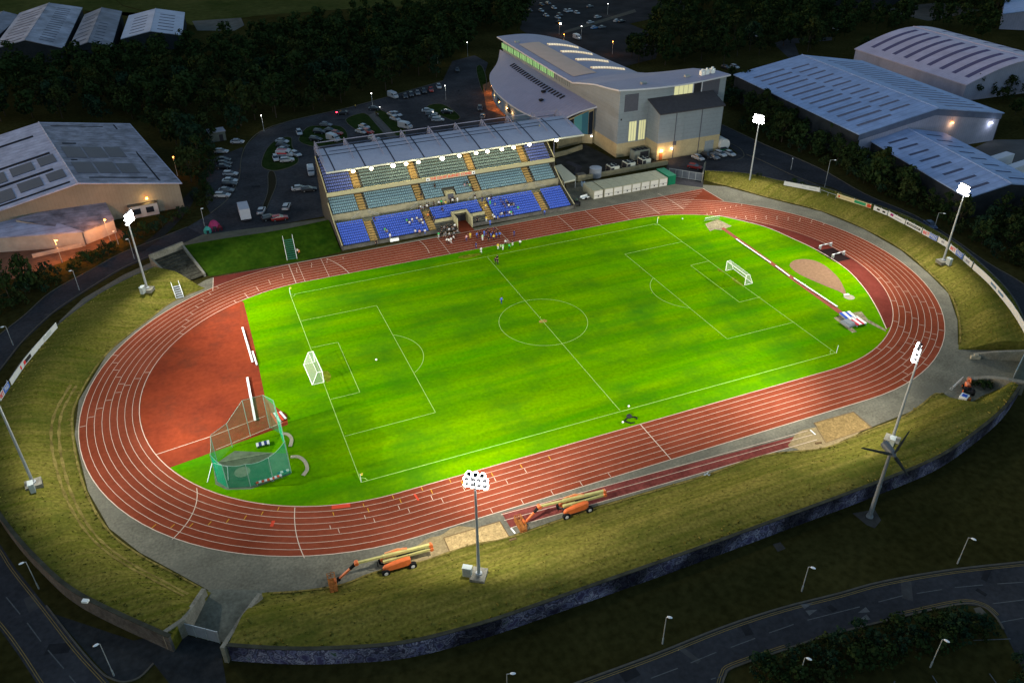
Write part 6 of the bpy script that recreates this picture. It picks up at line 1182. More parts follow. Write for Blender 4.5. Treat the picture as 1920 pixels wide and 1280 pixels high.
a_ = crr + d * .45; c_ = a_ + d * 1.3 + back * 3.1; t = thing('store_container', 'dark green container at the right end of the row of white fronted ones', 'container', c_); M_gc = mat('green_container', (.01, .12, .06), .6, .1, 1.); MB().box((c_.x, c_.y, 1.35), (2.5, 6.2, 2.7), 0, math.atan2(d.y, d.x)).build('body', M_gc, t); MB().box((c_.x, c_.y, 2.74), (2.55, 6.25, .06), 0, math.atan2(d.y, d.x)).build('roof', mat('green_container_roof', (.05, .20, .12), .6, .1, 1.), t)
for s in (-.6, .6): f_ = c_ - back * 3.14 + d * s; MB().box((f_.x, f_.y, 1.35), (1.1, .06, 2.4), 0, math.atan2(d.y, d.x)).build('door', M_gc, t)
low_wall('low beige wall behind the row of containers', [(1050, 346), (1100, 337), (1160, 326), (1252, 309)], 1.3, mat('beige_wall', (.24, .21, .13), .9, .15, 1.), .6)
low_wall('curved beige wall in the courtyard beside the grandstand', [(1040, 296), (1065, 290), (1092, 280)], 1.4, MATS['beige_wall'], .5)
low_wall('beige wall joining the grandstand to the hall', [(1046, 279), (1075, 272), (1108, 264)], 3.2, MATS['beige_wall'], .5)
sheet('courtyard', pxline([(1040, 300), (1095, 270), (1150, 298), (1225, 300), (1250, 305), (1160, 325), (1060, 343)], 0, 1, False), .02, mat('courtyard_paving', (.035, .034, .030), .95, .3, .3))
sheet('courtyard_path', pxline([(1066, 302), (1092, 312), (1082, 330), (1074, 330), (1080, 315), (1060, 305)], 0, 1, False), .035, M_asph2)
p = at(1116, 331); t = thing('storage_tank', 'round grey storage tank behind the row of containers', 'tank', p); mb = MB(); mb.lathe([(1.75, 0), (1.75, 2.5), (1.82, 2.55), (1.82, 2.7)], p, 20); mb.build('shell', mat('tank_steel', (.20, .22, .25), .5, .1, 1.), t); mb = MB(); mb.lathe([(1.8, 2.7), (1.2, 2.85), (.01, 2.95)], p, 20); mb.build('lid', mat('tank_lid', (.28, .31, .36), .5, .1, 1.), t)
for i, (px, py) in enumerate(((1152, 325), (1182, 318), (1211, 311))):
    p = at(px, py); t = thing('chiller_unit', 'white chiller unit with roof fans, ' + ['left', 'middle', 'right'][i] + ' of three behind the containers', 'chiller', p, 'chiller units'); MB().box(p + Vector((0, 1.2, 1.05)), (2.8, 3.0, 2.1), 0, .05).build('cabinet', mat('chiller_white', (.48, .48, .40), .6, .08, 1.), t); MB().box(p + Vector((-1.43, 1.2, 1.)), (.06, 2.5, 1.7), 0, .05).build('grille', M_dark, t); MB().box(p + Vector((-.8, -.33, 1.)), (1.1, .06, 1.7), 0, .05).build('grille', M_dark, t)
    for q in ((-.7, .5), (.7, .5), (-.7, 1.9), (.7, 1.9)): mb = MB(); mb.lathe([(.5, 2.1), (.55, 2.25), (.4, 2.26), (.01, 2.2)], p + Vector((*q, 0)), 10); mb.build('fan', M_dark, t)
p = at(1202, 298); t = thing('plant_unit', 'large grey plant unit standing against the foot of the hall', 'plant unit', p); MB().box(p + Vector((0, 1, 1.4)), (5.5, 2.6, 2.8), 0, .05).build('cabinet', mat('plant_grey', (.17, .19, .17), .6, .1, 1.), t); MB().box(p + Vector((.8, -.33, 1.4)), (3, .06, 2.), 0, .05).build('grille', M_dark, t)
for i in range(4): MB().box(p + Vector((-2 + 1.3 * i, 1, 2.86)), (.9, 1.8, .1), 0, .05).build('fan_grille', M_dark, t)
q0 = [at(1040, 311, 3), at(1052, 308, 3), at(1079, 331, 2.6), at(1079, 336, 2.6), at(1058, 341, 2.6)]; t = thing('canopy', 'small white roofed canopy against the right wall of the grandstand', 'canopy', (q0[2] + q0[4]) / 2 * 1.); mb = MB(); mb.face(q0); mb.grid([[p - Vector((0, 0, .4)) for p in q0 + q0[:1]], q0 + q0[:1]]); mb.build('roof', mat('canopy_sheet', (.42, .42, .33), .6, .06, 1.), t)
for p in q0[1:]: mb = MB(); mb.tube((p.x, p.y, 0), (p.x, p.y, p.z - .3), .09, 6); mb.build('post', M_steel, t)
p = at(1090, 339); t = thing('meter_housing', 'small beige block hut between the canopy and the round tank', 'hut', p); MB().box(p + Vector((0, .6, .9)), (2.4, 1.6, 1.8)).build('wall', MATS['beige_wall'], t); MB().box(p + Vector((0, .6, 1.85)), (2.6, 1.8, .12)).build('roof', M_conc_dark, t)
p = at(1358, 283); t = thing('storage_dome', 'white rounded tank end at the right corner of the hall', 'tank', p); mb = MB(); mb.tube(p + Vector((0, 0, 1.9)), p + Vector((0, 4, 1.9)), 1.8, 14); mb.build('shell', mat('dome_white', (.5, .5, .48), .5), t); MB().box(p + Vector((0, 2, .2)), (3, 3, .4)).build('plinth', M_conc_dark, t)
p = at(1355, 284); t = thing('wheeled_skip', 'dark green wheeled skip in front of the white tank', 'skip', p); MB().box(p + Vector((-.6, -1.2, .8)), (1.9, 1.2, 1.3)).build('body', M_gc, t); MB().box(p + Vector((-.6, -1.2, 1.5)), (2., 1.3, .12)).build('lid', M_dark, t)
for i, (px, py) in enumerate(((1277, 292), (1283, 291), (1289, 290))): p = at(px, py); t = thing('wheeled_bin', ['left', 'middle', 'right'][i] + ' dark wheeled bin of three against the beige base of the hall', 'bin', p, 'wheeled bins'); MB().box(p + Vector((0, 0, .6)), (.7, .8, 1.1)).build('body', M_dark, t); MB().box(p + Vector((0, 0, 1.18)), (.74, .84, .08)).build('lid', [M_white, M_gc, M_gc][i], t)
for px, lb, col, sc_ in (((403, 430), 'pink rounded play tent by the verge wall', (.22, .03, .09), 1.5), ((390, 436), 'small teal play tent beside the pink one', (.05, .25, .22), 1.0), ((412, 431), 'dark red small tent right of the pink one', (.12, .02, .03), .8)):
    p = at(*px); t = thing('play_tent', lb, 'tent', p); mb = MB(); mb.lathe([(sc_, 0), (sc_ * .95, .8 * sc_), (sc_ * .5, 1.5 * sc_), (.02, 1.75 * sc_)], p, 8); mb.build('canopy', mat('tent_' + lb.split()[0] + str(int(sc_ * 10)), col, .8, .1, 1.), t); MB().box(p + Vector((0, -sc_ * .93, .45 * sc_)), (.6 * sc_, .1, .9 * sc_)).build('door_flap', M_dark, t)
# trailer by the containers, lamp ball
p = at(1096, 373); t = thing('small_trailer', 'small low trailer left of the white fronted containers', 'trailer', p); MB().box(p + Vector((0, 0, .5)), (2.4, 1.3, .15), 0, .2).build('bed', M_white, t); MB().box(p + Vector((0, .55, .75)), (2.4, .06, .4), 0, .2).build('side', M_white, t)
for s in (-.7, .7): mb = MB(); mb.tube(p + Vector((.1, s - .1, .35)), p + Vector((.1, s + .1, .35)), .34, 10); mb.build('wheel', M_black, t)
p = at(1093, 349); t = thing('water_butt', 'pale blue water butt at the back left of the containers', 'water butt', p); mb = MB(); mb.lathe([(.6, 0), (.7, .6), (.6, 1.3), (.01, 1.35)], p, 10); mb.build('body', mat('pale_blue_plastic', (.25, .33, .42), .6), t); mb = MB(); mb.lathe([(.3, 1.35), (.3, 1.45), (.01, 1.46)], p, 8); mb.build('cap', M_dark, t)
# ================================================================ ADVERTISING BOARDS
M_bd = mat('advert_white', (.52, .52, .50), .6, .05, 1.); M_bdc = mat('advert_cream', (.50, .42, .24), .6, .08, .6); M_blk = mat('advert_black', (.03, .03, .03), .6); M_red = mat('advert_red', (.60, .05, .05), .6); M_bl = mat('advert_blue', (.05, .12, .42), .6); M_gn3 = mat('advert_green', (.03, .22, .10), .6)
def board(label, px0, px1, z, h, m, text=(), patches=(), group='advertising boards on the right bank', inward=1):
    a_, b_ = at(*px0, z), at(*px1, z); a_.z = b_.z = z; d_ = b_ - a_; L_ = d_.length; u_ = d_.normalized(); nn = Vector((u_.y, -u_.x, 0)) * inward; rz = math.atan2(u_.y, u_.x); t = thing('advertising_board', label, 'advertising board', (a_ + b_) / 2, group); c_ = (a_ + b_) / 2 + Vector((0, 0, h / 2)); pn_ = MB().box(c_, (L_ - .1, .06, h), 0, rz).build('panel', m, t)
    for f in (.03, .5, .97): p = a_.lerp(b_, f) - nn * .1; MB().box((p.x, p.y, z - .2 + h / 2), (.1, .1, h + .8), 0, rz).build('post', M_steel, t)
    for f0, f1, g0, g1, mm_ in patches: p = a_.lerp(b_, (f0 + f1) / 2) + Vector((0, 0, h * (g0 + g1) / 2)) + nn * .05; MB().box(p, (L_ * (f1 - f0), .03, h * (g1 - g0)), 0, rz).build('coloured_patch', mm_, pn_)
    for f, g, s_, tx, mm_, w_ in text: p = a_.lerp(b_, f) + Vector((0, 0, h * g)) + nn * .08; lettering('lettering', tx, s_, mm_, p, (R(90), 0, rz if inward > 0 else rz + math.pi), pn_, .01, w_)
    return t
zb_ = 2.25
board('long plain white board with faint grey lettering at the far right bank', (1469, 347), (1537, 360), zb_, 1.15, M_bd, patches=[(.5, .62, .35, .6, mat('faint_grey_print', (.38, .40, .38), .7)), (.7, .9, .35, .65, MATS['faint_grey_print'])])
board('cream board with green and orange ends on the far right bank', (1568, 370), (1633, 391), zb_, 1.1, M_bdc, patches=[(.05, .1, .25, .75, M_ro), (.14, .44, .45, .6, mat('faint_tan_print', (.38, .27, .12), .7)), (.52, .84, .15, .85, M_gn3), (.88, .99, .1, .9, M_ro)])
board('short white board with two dark emblems right of the cream board', (1637, 393), (1663, 404), zb_, 1.15, M_bd, patches=[(.25, .45, .3, .7, M_blk), (.65, .85, .3, .7, M_blk)])
board('white board with a maroon round emblem on the right bank', (1664, 404), (1696, 421), zb_, 1.2, M_bd, patches=[(.15, .32, .35, .85, mat('maroon_print', (.25, .02, .12), .6)), (.4, .8, .4, .55, mat('grey_print', (.25, .25, .27), .7))])
board('white board with a black oval and pale lettering on the right bank', (1697, 421), (1727, 437), zb_, 1.25, M_bd, patches=[(.08, .92, .3, .72, M_blk), (.14, .86, .45, .57, M_bd)])
board('red and blue lettered board left of the right mast', (1728, 438), (1756, 453), zb_, 1.3, M_bd, patches=[(.5, .99, .05, .95, M_bl)], text=[(.27, .5, 1.1, 'BET', M_red, 1.9), (.75, .5, 1.1, 'FRED', M_bd, 2.1)])
board('white board with one small grey emblem left of the right mast', (1757, 453), (1777, 465), zb_, 1.3, M_bd, patches=[(.35, .6, .35, .75, MATS['grey_print'])])
board('red and blue lettered board right of the right mast', (1779, 467), (1804, 487), zb_, 1.35, M_bd, patches=[(.5, .99, .05, .95, M_bl)], text=[(.27, .5, 1.1, 'BET', M_red, 1.9), (.75, .5, 1.1, 'FRED', M_bd, 2.1)])
board('short white board with a grey emblem right of the right mast', (1805, 488), (1821, 502), zb_, 1.35, M_bd, patches=[(.3, .7, .3, .7, MATS['grey_print'])])
Lr = resample(pxline([(1823, 504), (1850, 528), (1878, 560), (1902, 592), (1925, 632)], zb_, 4), 9)
t = thing('advertising_board', 'very long curved white board at the right edge with blue lettering', 'advertising board', Lr[4], 'advertising boards on the right bank')
for i in range(8): a_, b_ = Lr[i], Lr[i + 1]; d_ = b_ - a_; rz = math.atan2(d_.y, d_.x); c_ = (a_ + b_) / 2; pn_ = MB().box((c_.x, c_.y, zb_ + .7), (d_.length - .03, .06, 1.4), 0, rz).build('panel', M_bd, t); (MB().box((c_.x + .07 * math.sin(rz), c_.y - .07 * math.cos(rz), zb_ + .7), (d_.length * .75, .03, .5), 0, rz).build('blue_print', mat('slate_print', (.12, .18, .25), .6), pn_) if i in (2, 3) else None)
mb = MB(); P_ = [at(1538, 361, 2.3), at(1552, 366, 2.3), at(1567, 371, 2.3)]; mb.path([p + Vector((0, 0, .8)) for p in P_], .05, 5)
for p in P_: mb.tube(p - Vector((0, 0, .4)), p + Vector((0, 0, .85)), .05, 5)
mb.build('guard_rail', M_steel, None, label='short grey guard rail in the gap between the white and cream boards', cat='rail')
Ll = resample(pxline([(108, 614), (76, 650), (48, 684), (22, 722)], 2.75, 4), 7); t = thing('advertising_board', 'long white board with black boxed lettering on the rim of the left bank', 'advertising board', Ll[3], 'advertising boards on the left bank')
for i in range(6): a_, b_ = Ll[i], Ll[i + 1]; d_ = b_ - a_; rz = math.atan2(d_.y, d_.x); c_ = (a_ + b_) / 2; pn_ = MB().box((c_.x, c_.y, 3.35), (d_.length - .03, .06, 1.2), 0, rz).build('panel', M_bd, t); s_ = .06
for f, m_, w_ in ((.60, M_blk, 2.2), (.67, M_red, .9), (.76, M_red, .4), (.2, MATS['faint_grey_print'], 3.)): 
    k = int(f * 6); a_, b_ = Ll[k], Ll[k + 1]; c_ = a_.lerp(b_, f * 6 - k); d_ = b_ - a_; rz = math.atan2(d_.y, d_.x); nn = Vector((-d_.y, d_.x, 0)).normalized(); MB().box((c_.x + nn.x * .06, c_.y + nn.y * .06, 3.35), (w_, .04, .7), 0, rz).build('coloured_patch', m_, t)
board('short blue and red lettered board at the left edge', (1, 752), (19, 724), 2.75, 1.2, M_bd, patches=[(.45, .99, .05, .95, M_bl)], text=[(.24, .5, 1.1, 'BET', M_red, 1.5), (.72, .5, 1., 'FRED', M_bd, 1.6)], group='advertising boards on the left bank', inward=1)
t = thing('spotlight_box', 'small white box lamp on top of the lower left retaining wall', 'lamp', at(160, 1126, 3)); MB().box(at(160, 1126, 3.1), (.8, .5, .3), 0, -.5).build('housing', M_white, t); MB().box(at(160, 1126, 2.9), (.3, .3, .2), 0, -.5).build('bracket', M_steel, t)
# ================================================================ PEOPLE
M_skin = mat('skin', (.45, .27, .18), .6); M_shirt = mat('shirt', (.5, .5, .5), .8); M_short = mat('trousers', (.03, .03, .04), .8); M_hair = mat('hair', (.04, .025, .015), .9); M_shoe = mat('shoes', (.03, .03, .03), .7)
def person_proto(pose):
    J = {}
    if pose == 'sit': hip, kn, an, z0 = (0, 0, .50), .48, .08, 0
    sh = lambda s: (0, .19 * s, 1.42 if pose != 'sit' else .98)
    if pose == 'stand':
        pel, che, nec, hea = (0, 0, .95), (0, 0, 1.3), (0, 0, 1.50), (.02, 0, 1.66); legs = [((0, .1 * s, .9), (.02, .11 * s, .5), (-.01, .12 * s, .08), (.14, .13 * s, .03)) for s in (-1, 1)]; arms = [((0, .19 * s, 1.40), (-.02, .26 * s, 1.12), (.06, .27 * s, .88)) for s in (-1, 1)]
    elif pose == 'walk':
        pel, che, nec, hea = (0, 0, .93), (.04, 0, 1.28), (.06, 0, 1.48), (.10, 0, 1.63); legs = [((0, -.1, .88), (.2, -.1, .5), (.25, -.1, .08), (.4, -.1, .05)), ((0, .1, .88), (0, .1, .48), (-.3, .1, .16), (-.2, .1, .05))]; arms = [((.03, -.19, 1.38), (-.14, -.25, 1.14), (-.05, -.26, .9)), ((.03, .19, 1.38), (.14, .25, 1.13), (.33, .22, 1.0))]
    else:
        pel, che, nec, hea = (-.02, 0, .50), (0, 0, .86), (.03, 0, 1.05), (.07, 0, 1.2); legs = [((0, .1 * s, .48), (.42, .12 * s, .5), (.44, .12 * s, .08), (.58, .13 * s, .03)) for s in (-1, 1)]; arms = [((.02, .19 * s, .96), (.1, .25 * s, .70), (.34, .18 * s, .62)) for s in (-1, 1)]
    V = [pel, che, nec, hea, (hea[0] + .01, 0, hea[2] + .1)]; E_ = [(0, 1), (1, 2), (2, 3), (3, 4)]; Rr = [.15, .155, .06, .095, .07]
    for L in legs:
        k = len(V); V += list(L); E_ += [(0, k), (k, k + 1), (k + 1, k + 2), (k + 2, k + 3)]; Rr += [.10, .065, .045, .04]
    hands = []
    for L in arms:
        k = len(V); V += list(L); E_ += [(1, k), (k, k + 1), (k + 1, k + 2)]; Rr += [.065, .045, .032]; e, h = Vector(L[1]), Vector(L[2]); hands.append((h, (h - e).normalized()))
    me = bpy.data.meshes.new('person'); me.from_pydata([Vector(v) for v in V], E_, []); o = bpy.data.objects.new('person', me); sc.collection.objects.link(o)
    m = o.modifiers.new('s', 'SKIN'); 
    for i, d in enumerate(me.skin_vertices[0].data): d.radius = (Rr[i], Rr[i] * (1.25 if i in (0, 1) else 1)); d.use_root = i == 0
    o.modifiers.new('u', 'SUBSURF').levels = 1
    dg = bpy.context.evaluated_depsgraph_get(); me2 = bpy.data.meshes.new_from_object(o.evaluated_get(dg)); bpy.data.objects.remove(o); bm = bmesh.new(); bm.from_mesh(me2)
    n0 = len(bm.faces)
    def tub(p, q, r):
        a = (q - p).normalized(); u = a.orthogonal().normalized(); w_ = a.cross(u); A = [bm.verts.new(p + (u * math.cos(t) + w_ * math.sin(t)) * r) for t in (0, 1.57, 3.14, 4.71)]; B = [bm.verts.new(q + (u * math.cos(t) + w_ * math.sin(t)) * r * .7) for t in (0, 1.57, 3.14, 4.71)]
        for i in range(4): bm.faces.new((A[i], A[(i + 1) % 4], B[(i + 1) % 4], B[i]))
        bm.faces.new(B)
    for h, d in hands:   # palm, four fingers and a thumb
        sd = d.cross(Vector((0, 1, 0))).normalized(); tub(h - d * .02, h + d * .09, .036)
        for k in range(4): p = h + d * .08 + sd * (k - 1.5) * .019; q = p + d * (.04 + .006 * (1.5 - abs(k - 1.2))); tub(p, q, .009); tub(q, q + d * .025 + sd.cross(d) * .014, .008)
        tub(h + d * .03 + sd * .03, h + d * .07 + sd * .06, .011)
    hx, hz = hea[0], hea[2]   # nose, brow, mouth, ears
    tub(Vector((hx + .08, 0, hz + .03)), Vector((hx + .125, 0, hz - .005)), .018)
    for s in (-1, 1): tub(Vector((hx + .085, .03 * s, hz + .035)), Vector((hx + .1, .032 * s, hz + .035)), .012); tub(Vector((hx, .085 * s, hz + .01)), Vector((hx - .01, .105 * s, hz + .015)), .022)
    tub(Vector((hx + .085, -.02, hz - .04)), Vector((hx + .09, .02, hz - .04)), .008)
    bm.normal_update(); bm.to_mesh(me2); bm.free(); me2.name = 'person'; me2.materials.clear()
    for mm_ in (M_skin, M_shirt, M_short, M_shoe): me2.materials.append(mm_)
    zw, zn = pel[2] + .06, nec[2] - .02
    for p in me2.polygons:
        c = p.center; arm = any((c - h).length < .14 for h, d in hands)
        p.material_index = 0 if (c.z > zn or arm) else 1 if (c.z > zw and not (pose == 'sit' and c.x > .3)) else 2 if c.z > .12 else 3
        p.use_smooth = True
    o = bpy.data.objects.new('person', me2); sc.collection.objects.link(o)
    mb = MB(); mb.lathe([(.112, -.02), (.12, .05), (.10, .12), (.055, .165), (.005, .175)], (hx - .012, 0, hz), 10); h_ = mb.build('hair', M_hair, None, smooth=True, org=(0, 0, 0)); h_.parent = o
    return o
PP = {k: person_proto(k) for k in ('stand', 'walk', 'sit')}; PU = set()
KC = {'white': (.62, .62, .60), 'green': (.04, .42, .12), 'black': (.015, .015, .018), 'navy': (.02, .03, .12), 'blue': (.05, .12, .45), 'yellow': (.60, .42, .06), 'orange': (.60, .18, .04), 'grey': (.20, .20, .21), 'pink': (.55, .28, .28), 'pale green': (.30, .50, .25)}
def cloth(c): return mat('cloth_' + c.replace(' ', '_'), KC[c], .85)
def person(p, pose, top, bot, label, rz=None, group=None):
    if pose in PU: o = copy_tree(PP[pose], None, p)
    else: o = PP[pose]; o.location = p; PU.add(pose)
    o.rotation_euler = (0, 0, rz if rz is not None else rnd.uniform(0, 6.28)); s_ = rnd.uniform(.95, 1.04); o.scale = (s_,) * 3
    recolor(o, {'shirt': cloth(top), 'trousers': cloth(bot)}); o['label'] = label; o['category'] = 'person'
    if group: o['group'] = group
    return o
def stand_z(x, y):
    if y < 49.2: return 0.
    for rows, dep in ((Lo, .78),):
        if y < rows[-1][0] + dep:
            if -7.2 < x < 7 and y < 52: return .55 if y < 50.4 else .9
            return rows[max(0, min(8, int((y - rows[0][0]) / dep)))][1]
    if y < 59.3: return zc
    return Mi[max(0, min(8, int((y - 59.3) / .76)))][1]
def at_stand(px, py):
    y = 48.
    while y < 66:
        p = at_plane(px, py, 1, y)
        if p.z <= stand_z(p.x, y): p.z = stand_z(p.x, y); return p
        y += .08
    return p
G1 = 'players and officials on the track before the grandstand'
for px, py, pose, a_, b_, lb in (
    (823, 446, 'stand', 'green', 'white', 'person in a green top standing beside the track left of the tunnel'), (827, 447, 'stand', 'black', 'black', 'person in black standing next to the green topped one left of the tunnel'),
    (838, 457, 'walk', 'white', 'black', 'person in white and black on the track, leftmost of the white group'), (842, 458, 'stand', 'white', 'black', 'person in white and black on the track, centre of the white group'), (846, 456, 'walk', 'white', 'white', 'person all in white on the track, right side of the white group'), (851, 452, 'stand', 'white', 'black', 'person in white and black standing just behind the white group'), (852, 445, 'stand', 'grey', 'black', 'person in grey by the front wall left of the tunnel'), (843, 446, 'walk', 'white', 'black', 'person in white walking from the front wall toward the white group'), (836, 445, 'stand', 'grey', 'grey', 'person in grey between the green top and the white group'),
    (875, 452, 'stand', 'pink', 'navy', 'person in a pale pink shirt and dark trousers standing before the tunnel'), (882, 447, 'stand', 'yellow', 'yellow', 'person in yellow from head to foot standing before the tunnel'),
    (893, 466, 'stand', 'navy', 'navy', 'tall person in navy standing near the grass edge'), (894, 447, 'walk', 'blue', 'navy', 'person in a blue shirt walking on the track right of the yellow one'),
    (905, 451, 'stand', 'pale green', 'white', 'person in a pale green top on the middle lanes'), (908, 443, 'stand', 'blue', 'blue', 'person in blue kit in the blue group, leftmost'), (911, 440, 'stand', 'black', 'black', 'person in black within the blue group'), (915, 437, 'stand', 'black', 'navy', 'person in black at the back of the blue group'), (916, 454, 'stand', 'black', 'black', 'tall person in black standing in front of the blue group'), (921, 448, 'walk', 'blue', 'navy', 'person in blue stepping forward beside the tall one in black'),
    (926, 451, 'walk', 'yellow', 'black', 'person in a yellow top beside the grass edge below the blue group'), (931, 447, 'stand', 'blue', 'navy', 'person in blue kit in the blue group, rightmost'), (929, 437, 'stand', 'black', 'black', 'person in black standing behind the right of the blue group'), (926, 437, 'stand', 'navy', 'black', 'person in navy by the front ledge right of the tunnel'),
    (964, 443, 'stand', 'navy', 'navy', 'lone person in navy on the track to the right of the groups'), (934, 468, 'stand', 'yellow', 'white', 'person in a yellow top on the touchline grass'), (939, 469, 'walk', 'pale green', 'black', 'person in pale green on the touchline grass, left of two'), (943, 469, 'stand', 'pale green', 'white', 'person in pale green on the touchline grass, right of two'),
    (948, 460, 'stand', 'white', 'black', 'person in white by the grass edge, leftmost of the right hand cluster'), (952, 459, 'stand', 'grey', 'black', 'person in grey by the grass edge in the right hand cluster'), (955, 468, 'stand', 'green', 'black', 'person in a green top nearest the pitch in the right hand cluster'), (961, 461, 'stand', 'black', 'white', 'person in a black top and white shorts in the right hand cluster'), (975, 461, 'walk', 'white', 'black', 'person in white at the grass edge, rightmost of all on the touchline'),
    (902, 474, 'walk', 'white', 'white', 'person in white crouched low on the touchline beside the worn grass')):
    person(at(px, py), pose, a_, b_, lb, group=G1)
for i, (px, py, top) in enumerate(((829, 443, 'black'), (833, 448, 'grey'), (840, 449, 'black'), (847, 447, 'black'), (855, 445, 'black'), (858, 441, 'grey'), (900, 444, 'black'), (912, 446, 'navy'), (918, 443, 'black'), (924, 444, 'navy'), (934, 441, 'black'), (937, 446, 'blue'))):
    person(at(px, py), 'stand' if i % 3 else 'walk', top, 'black', f"person in {top} amid the crowd on the track before the tunnel, {ORD[i]} from left", group=G1)
for px, py, lb in ((929, 495, 'official in black on the pitch by the halfway line, left of three'), (933, 496, 'official in black on the pitch by the halfway line, right of three'), (932.5, 491, 'official in black on the pitch by the halfway line, rearmost of three')): person(at(px, py), 'stand', 'black', 'black', lb.replace('official', 'person'), group='three in black on the pitch')
person(at(940, 569), 'walk', 'blue', 'navy', 'lone person in blue jogging on the pitch above the centre circle')
person(at(562, 479), 'stand', 'orange', 'black', 'person in an orange jacket at the foot of the green bank steps'); person(at(559, 477), 'stand', 'white', 'black', 'person in white beside the orange jacketed one at the green bank steps')
person(at(706, 219), 'walk', 'black', 'black', 'person in black on the car park footpath, left of two', group='walkers on the car park footpath'); person(at(709, 220), 'walk', 'grey', 'black', 'person in grey on the car park footpath, right of two', group='walkers on the car park footpath')
person(at(667, 204), 'stand', 'yellow', 'black', 'person in a yellow vest beside the crossing sign in the car park')
person(at(1021, 404), 'stand', 'blue', 'navy', 'person in blue on the concrete ledge at the foot of the fourth aisle')
def crowd(where, group, items):
    for i, (px, py, pose, top, bot) in enumerate(items):
        p = at_stand(px, py); person(p, pose, top, bot, f"person in {top} {'seated' if pose == 'sit' else 'standing'} {where}, {ORD[i]} from left", rz=-math.pi / 2 + rnd.uniform(-.5, .5), group=group)
crowd('on the left cross walkway', 'people on the left part of the cross walkway', [(786, 398, 'stand', 'black', 'black'), (789, 396, 'stand', 'white', 'black'), (793, 397, 'stand', 'grey', 'black'), (797, 396, 'stand', 'black', 'black'), (801, 394, 'stand', 'white', 'black'), (804, 392, 'stand', 'black', 'black'), (814, 389, 'stand', 'black', 'black'), (823, 387, 'stand', 'white', 'black'), (828, 386, 'stand', 'green', 'black'), (836, 387, 'stand', 'yellow', 'grey')])
crowd('on the walkway above the tunnel', 'people on the cross walkway above the tunnel', [(845, 382, 'stand', 'black', 'black'), (849, 383, 'stand', 'white', 'black'), (852, 381, 'stand', 'black', 'black'), (858, 381, 'stand', 'white', 'white'), (891, 375, 'stand', 'black', 'white'), (904, 381, 'stand', 'navy', 'navy')])
crowd('in the second lower seat block', 'spectators in the second lower block', [(702, 416, 'sit', 'black', 'black'), (722, 437, 'sit', 'green', 'grey'), (726, 438, 'sit', 'grey', 'black'), (732, 449, 'stand', 'white', 'grey'), (763, 419, 'sit', 'green', 'black'), (768, 423, 'sit', 'white', 'black'), (773, 418, 'sit', 'white', 'grey'), (779, 438, 'sit', 'white', 'black'), (782, 414, 'sit', 'white', 'black'), (786, 421, 'sit', 'grey', 'black'), (787, 439, 'sit', 'pink', 'black'), (790, 417, 'sit', 'white', 'black'), (793, 424, 'sit', 'white', 'black'), (797, 438, 'sit', 'white', 'blue'), (795, 413, 'sit', 'black', 'black')])
crowd('in the aisle left of the tunnel', 'people in the aisle left of the tunnel', [(706, 461, 'stand', 'black', 'black'), (803, 411, 'stand', 'orange', 'black'), (806, 406, 'stand', 'black', 'black'), (809, 413, 'stand', 'black', 'black'), (815, 420, 'stand', 'navy', 'black')])
crowd('on the front benches left of the tunnel', 'people on the front benches', [(828, 432, 'sit', 'black', 'black'), (833, 434, 'sit', 'grey', 'black'), (838, 431, 'sit', 'black', 'black'), (842, 435, 'sit', 'white', 'black'), (846, 431, 'sit', 'black', 'black'), (850, 434, 'sit', 'grey', 'black'), (853, 428, 'sit', 'white', 'black'), (856, 431, 'sit', 'black', 'black')])
crowd('in the aisle right of the tunnel', 'people round the aisle right of the tunnel', [(829, 399, 'sit', 'black', 'black'), (895, 418, 'stand', 'black', 'black'), (911, 394, 'stand', 'yellow', 'grey'), (912, 417, 'stand', 'yellow', 'white'), (917, 380, 'stand', 'white', 'black'), (919, 388, 'stand', 'green', 'green'), (921, 377, 'stand', 'black', 'black'), (919, 423, 'stand', 'blue', 'blue'), (928, 388, 'sit', 'grey', 'blue'), (924, 408, 'sit', 'white', 'black'), (927, 418, 'stand', 'white', 'black'), (933, 414, 'sit', 'grey', 'black')])
crowd('amid the third lower seat block', 'spectators in the third lower block', [(939, 381, 'sit', 'black', 'black'), (943, 386, 'sit', 'navy', 'black'), (946, 393, 'sit', 'navy', 'black'), (949, 382, 'sit', 'grey', 'black'), (952, 387, 'sit', 'black', 'black'), (954, 391, 'sit', 'white', 'black'), (957, 388, 'sit', 'black', 'black'), (960, 387, 'sit', 'black', 'grey'), (963, 390, 'sit', 'grey', 'black'), (971, 394, 'sit', 'green', 'grey')])
crowd('in front rows of the third block', 'spectators in the front rows of the third lower block', [(938, 408, 'sit', 'grey', 'blue'), (941, 405, 'sit', 'white', 'black'), (946, 406, 'sit', 'black', 'black'), (951, 406, 'sit', 'navy', 'blue'), (955, 404, 'sit', 'white', 'black'), (958, 403, 'sit', 'green', 'white'), (961, 405, 'sit', 'black', 'black')])
crowd('in the grey middle tier', 'spectators in the grey middle tier', [(790, 375, 'stand', 'black', 'black'), (815, 353, 'sit', 'black', 'black'), (871, 352, 'sit', 'pink', 'black'), (876, 351, 'sit', 'black', 'black'), (881, 352, 'sit', 'pale green', 'black'), (886, 360, 'sit', 'black', 'black')])
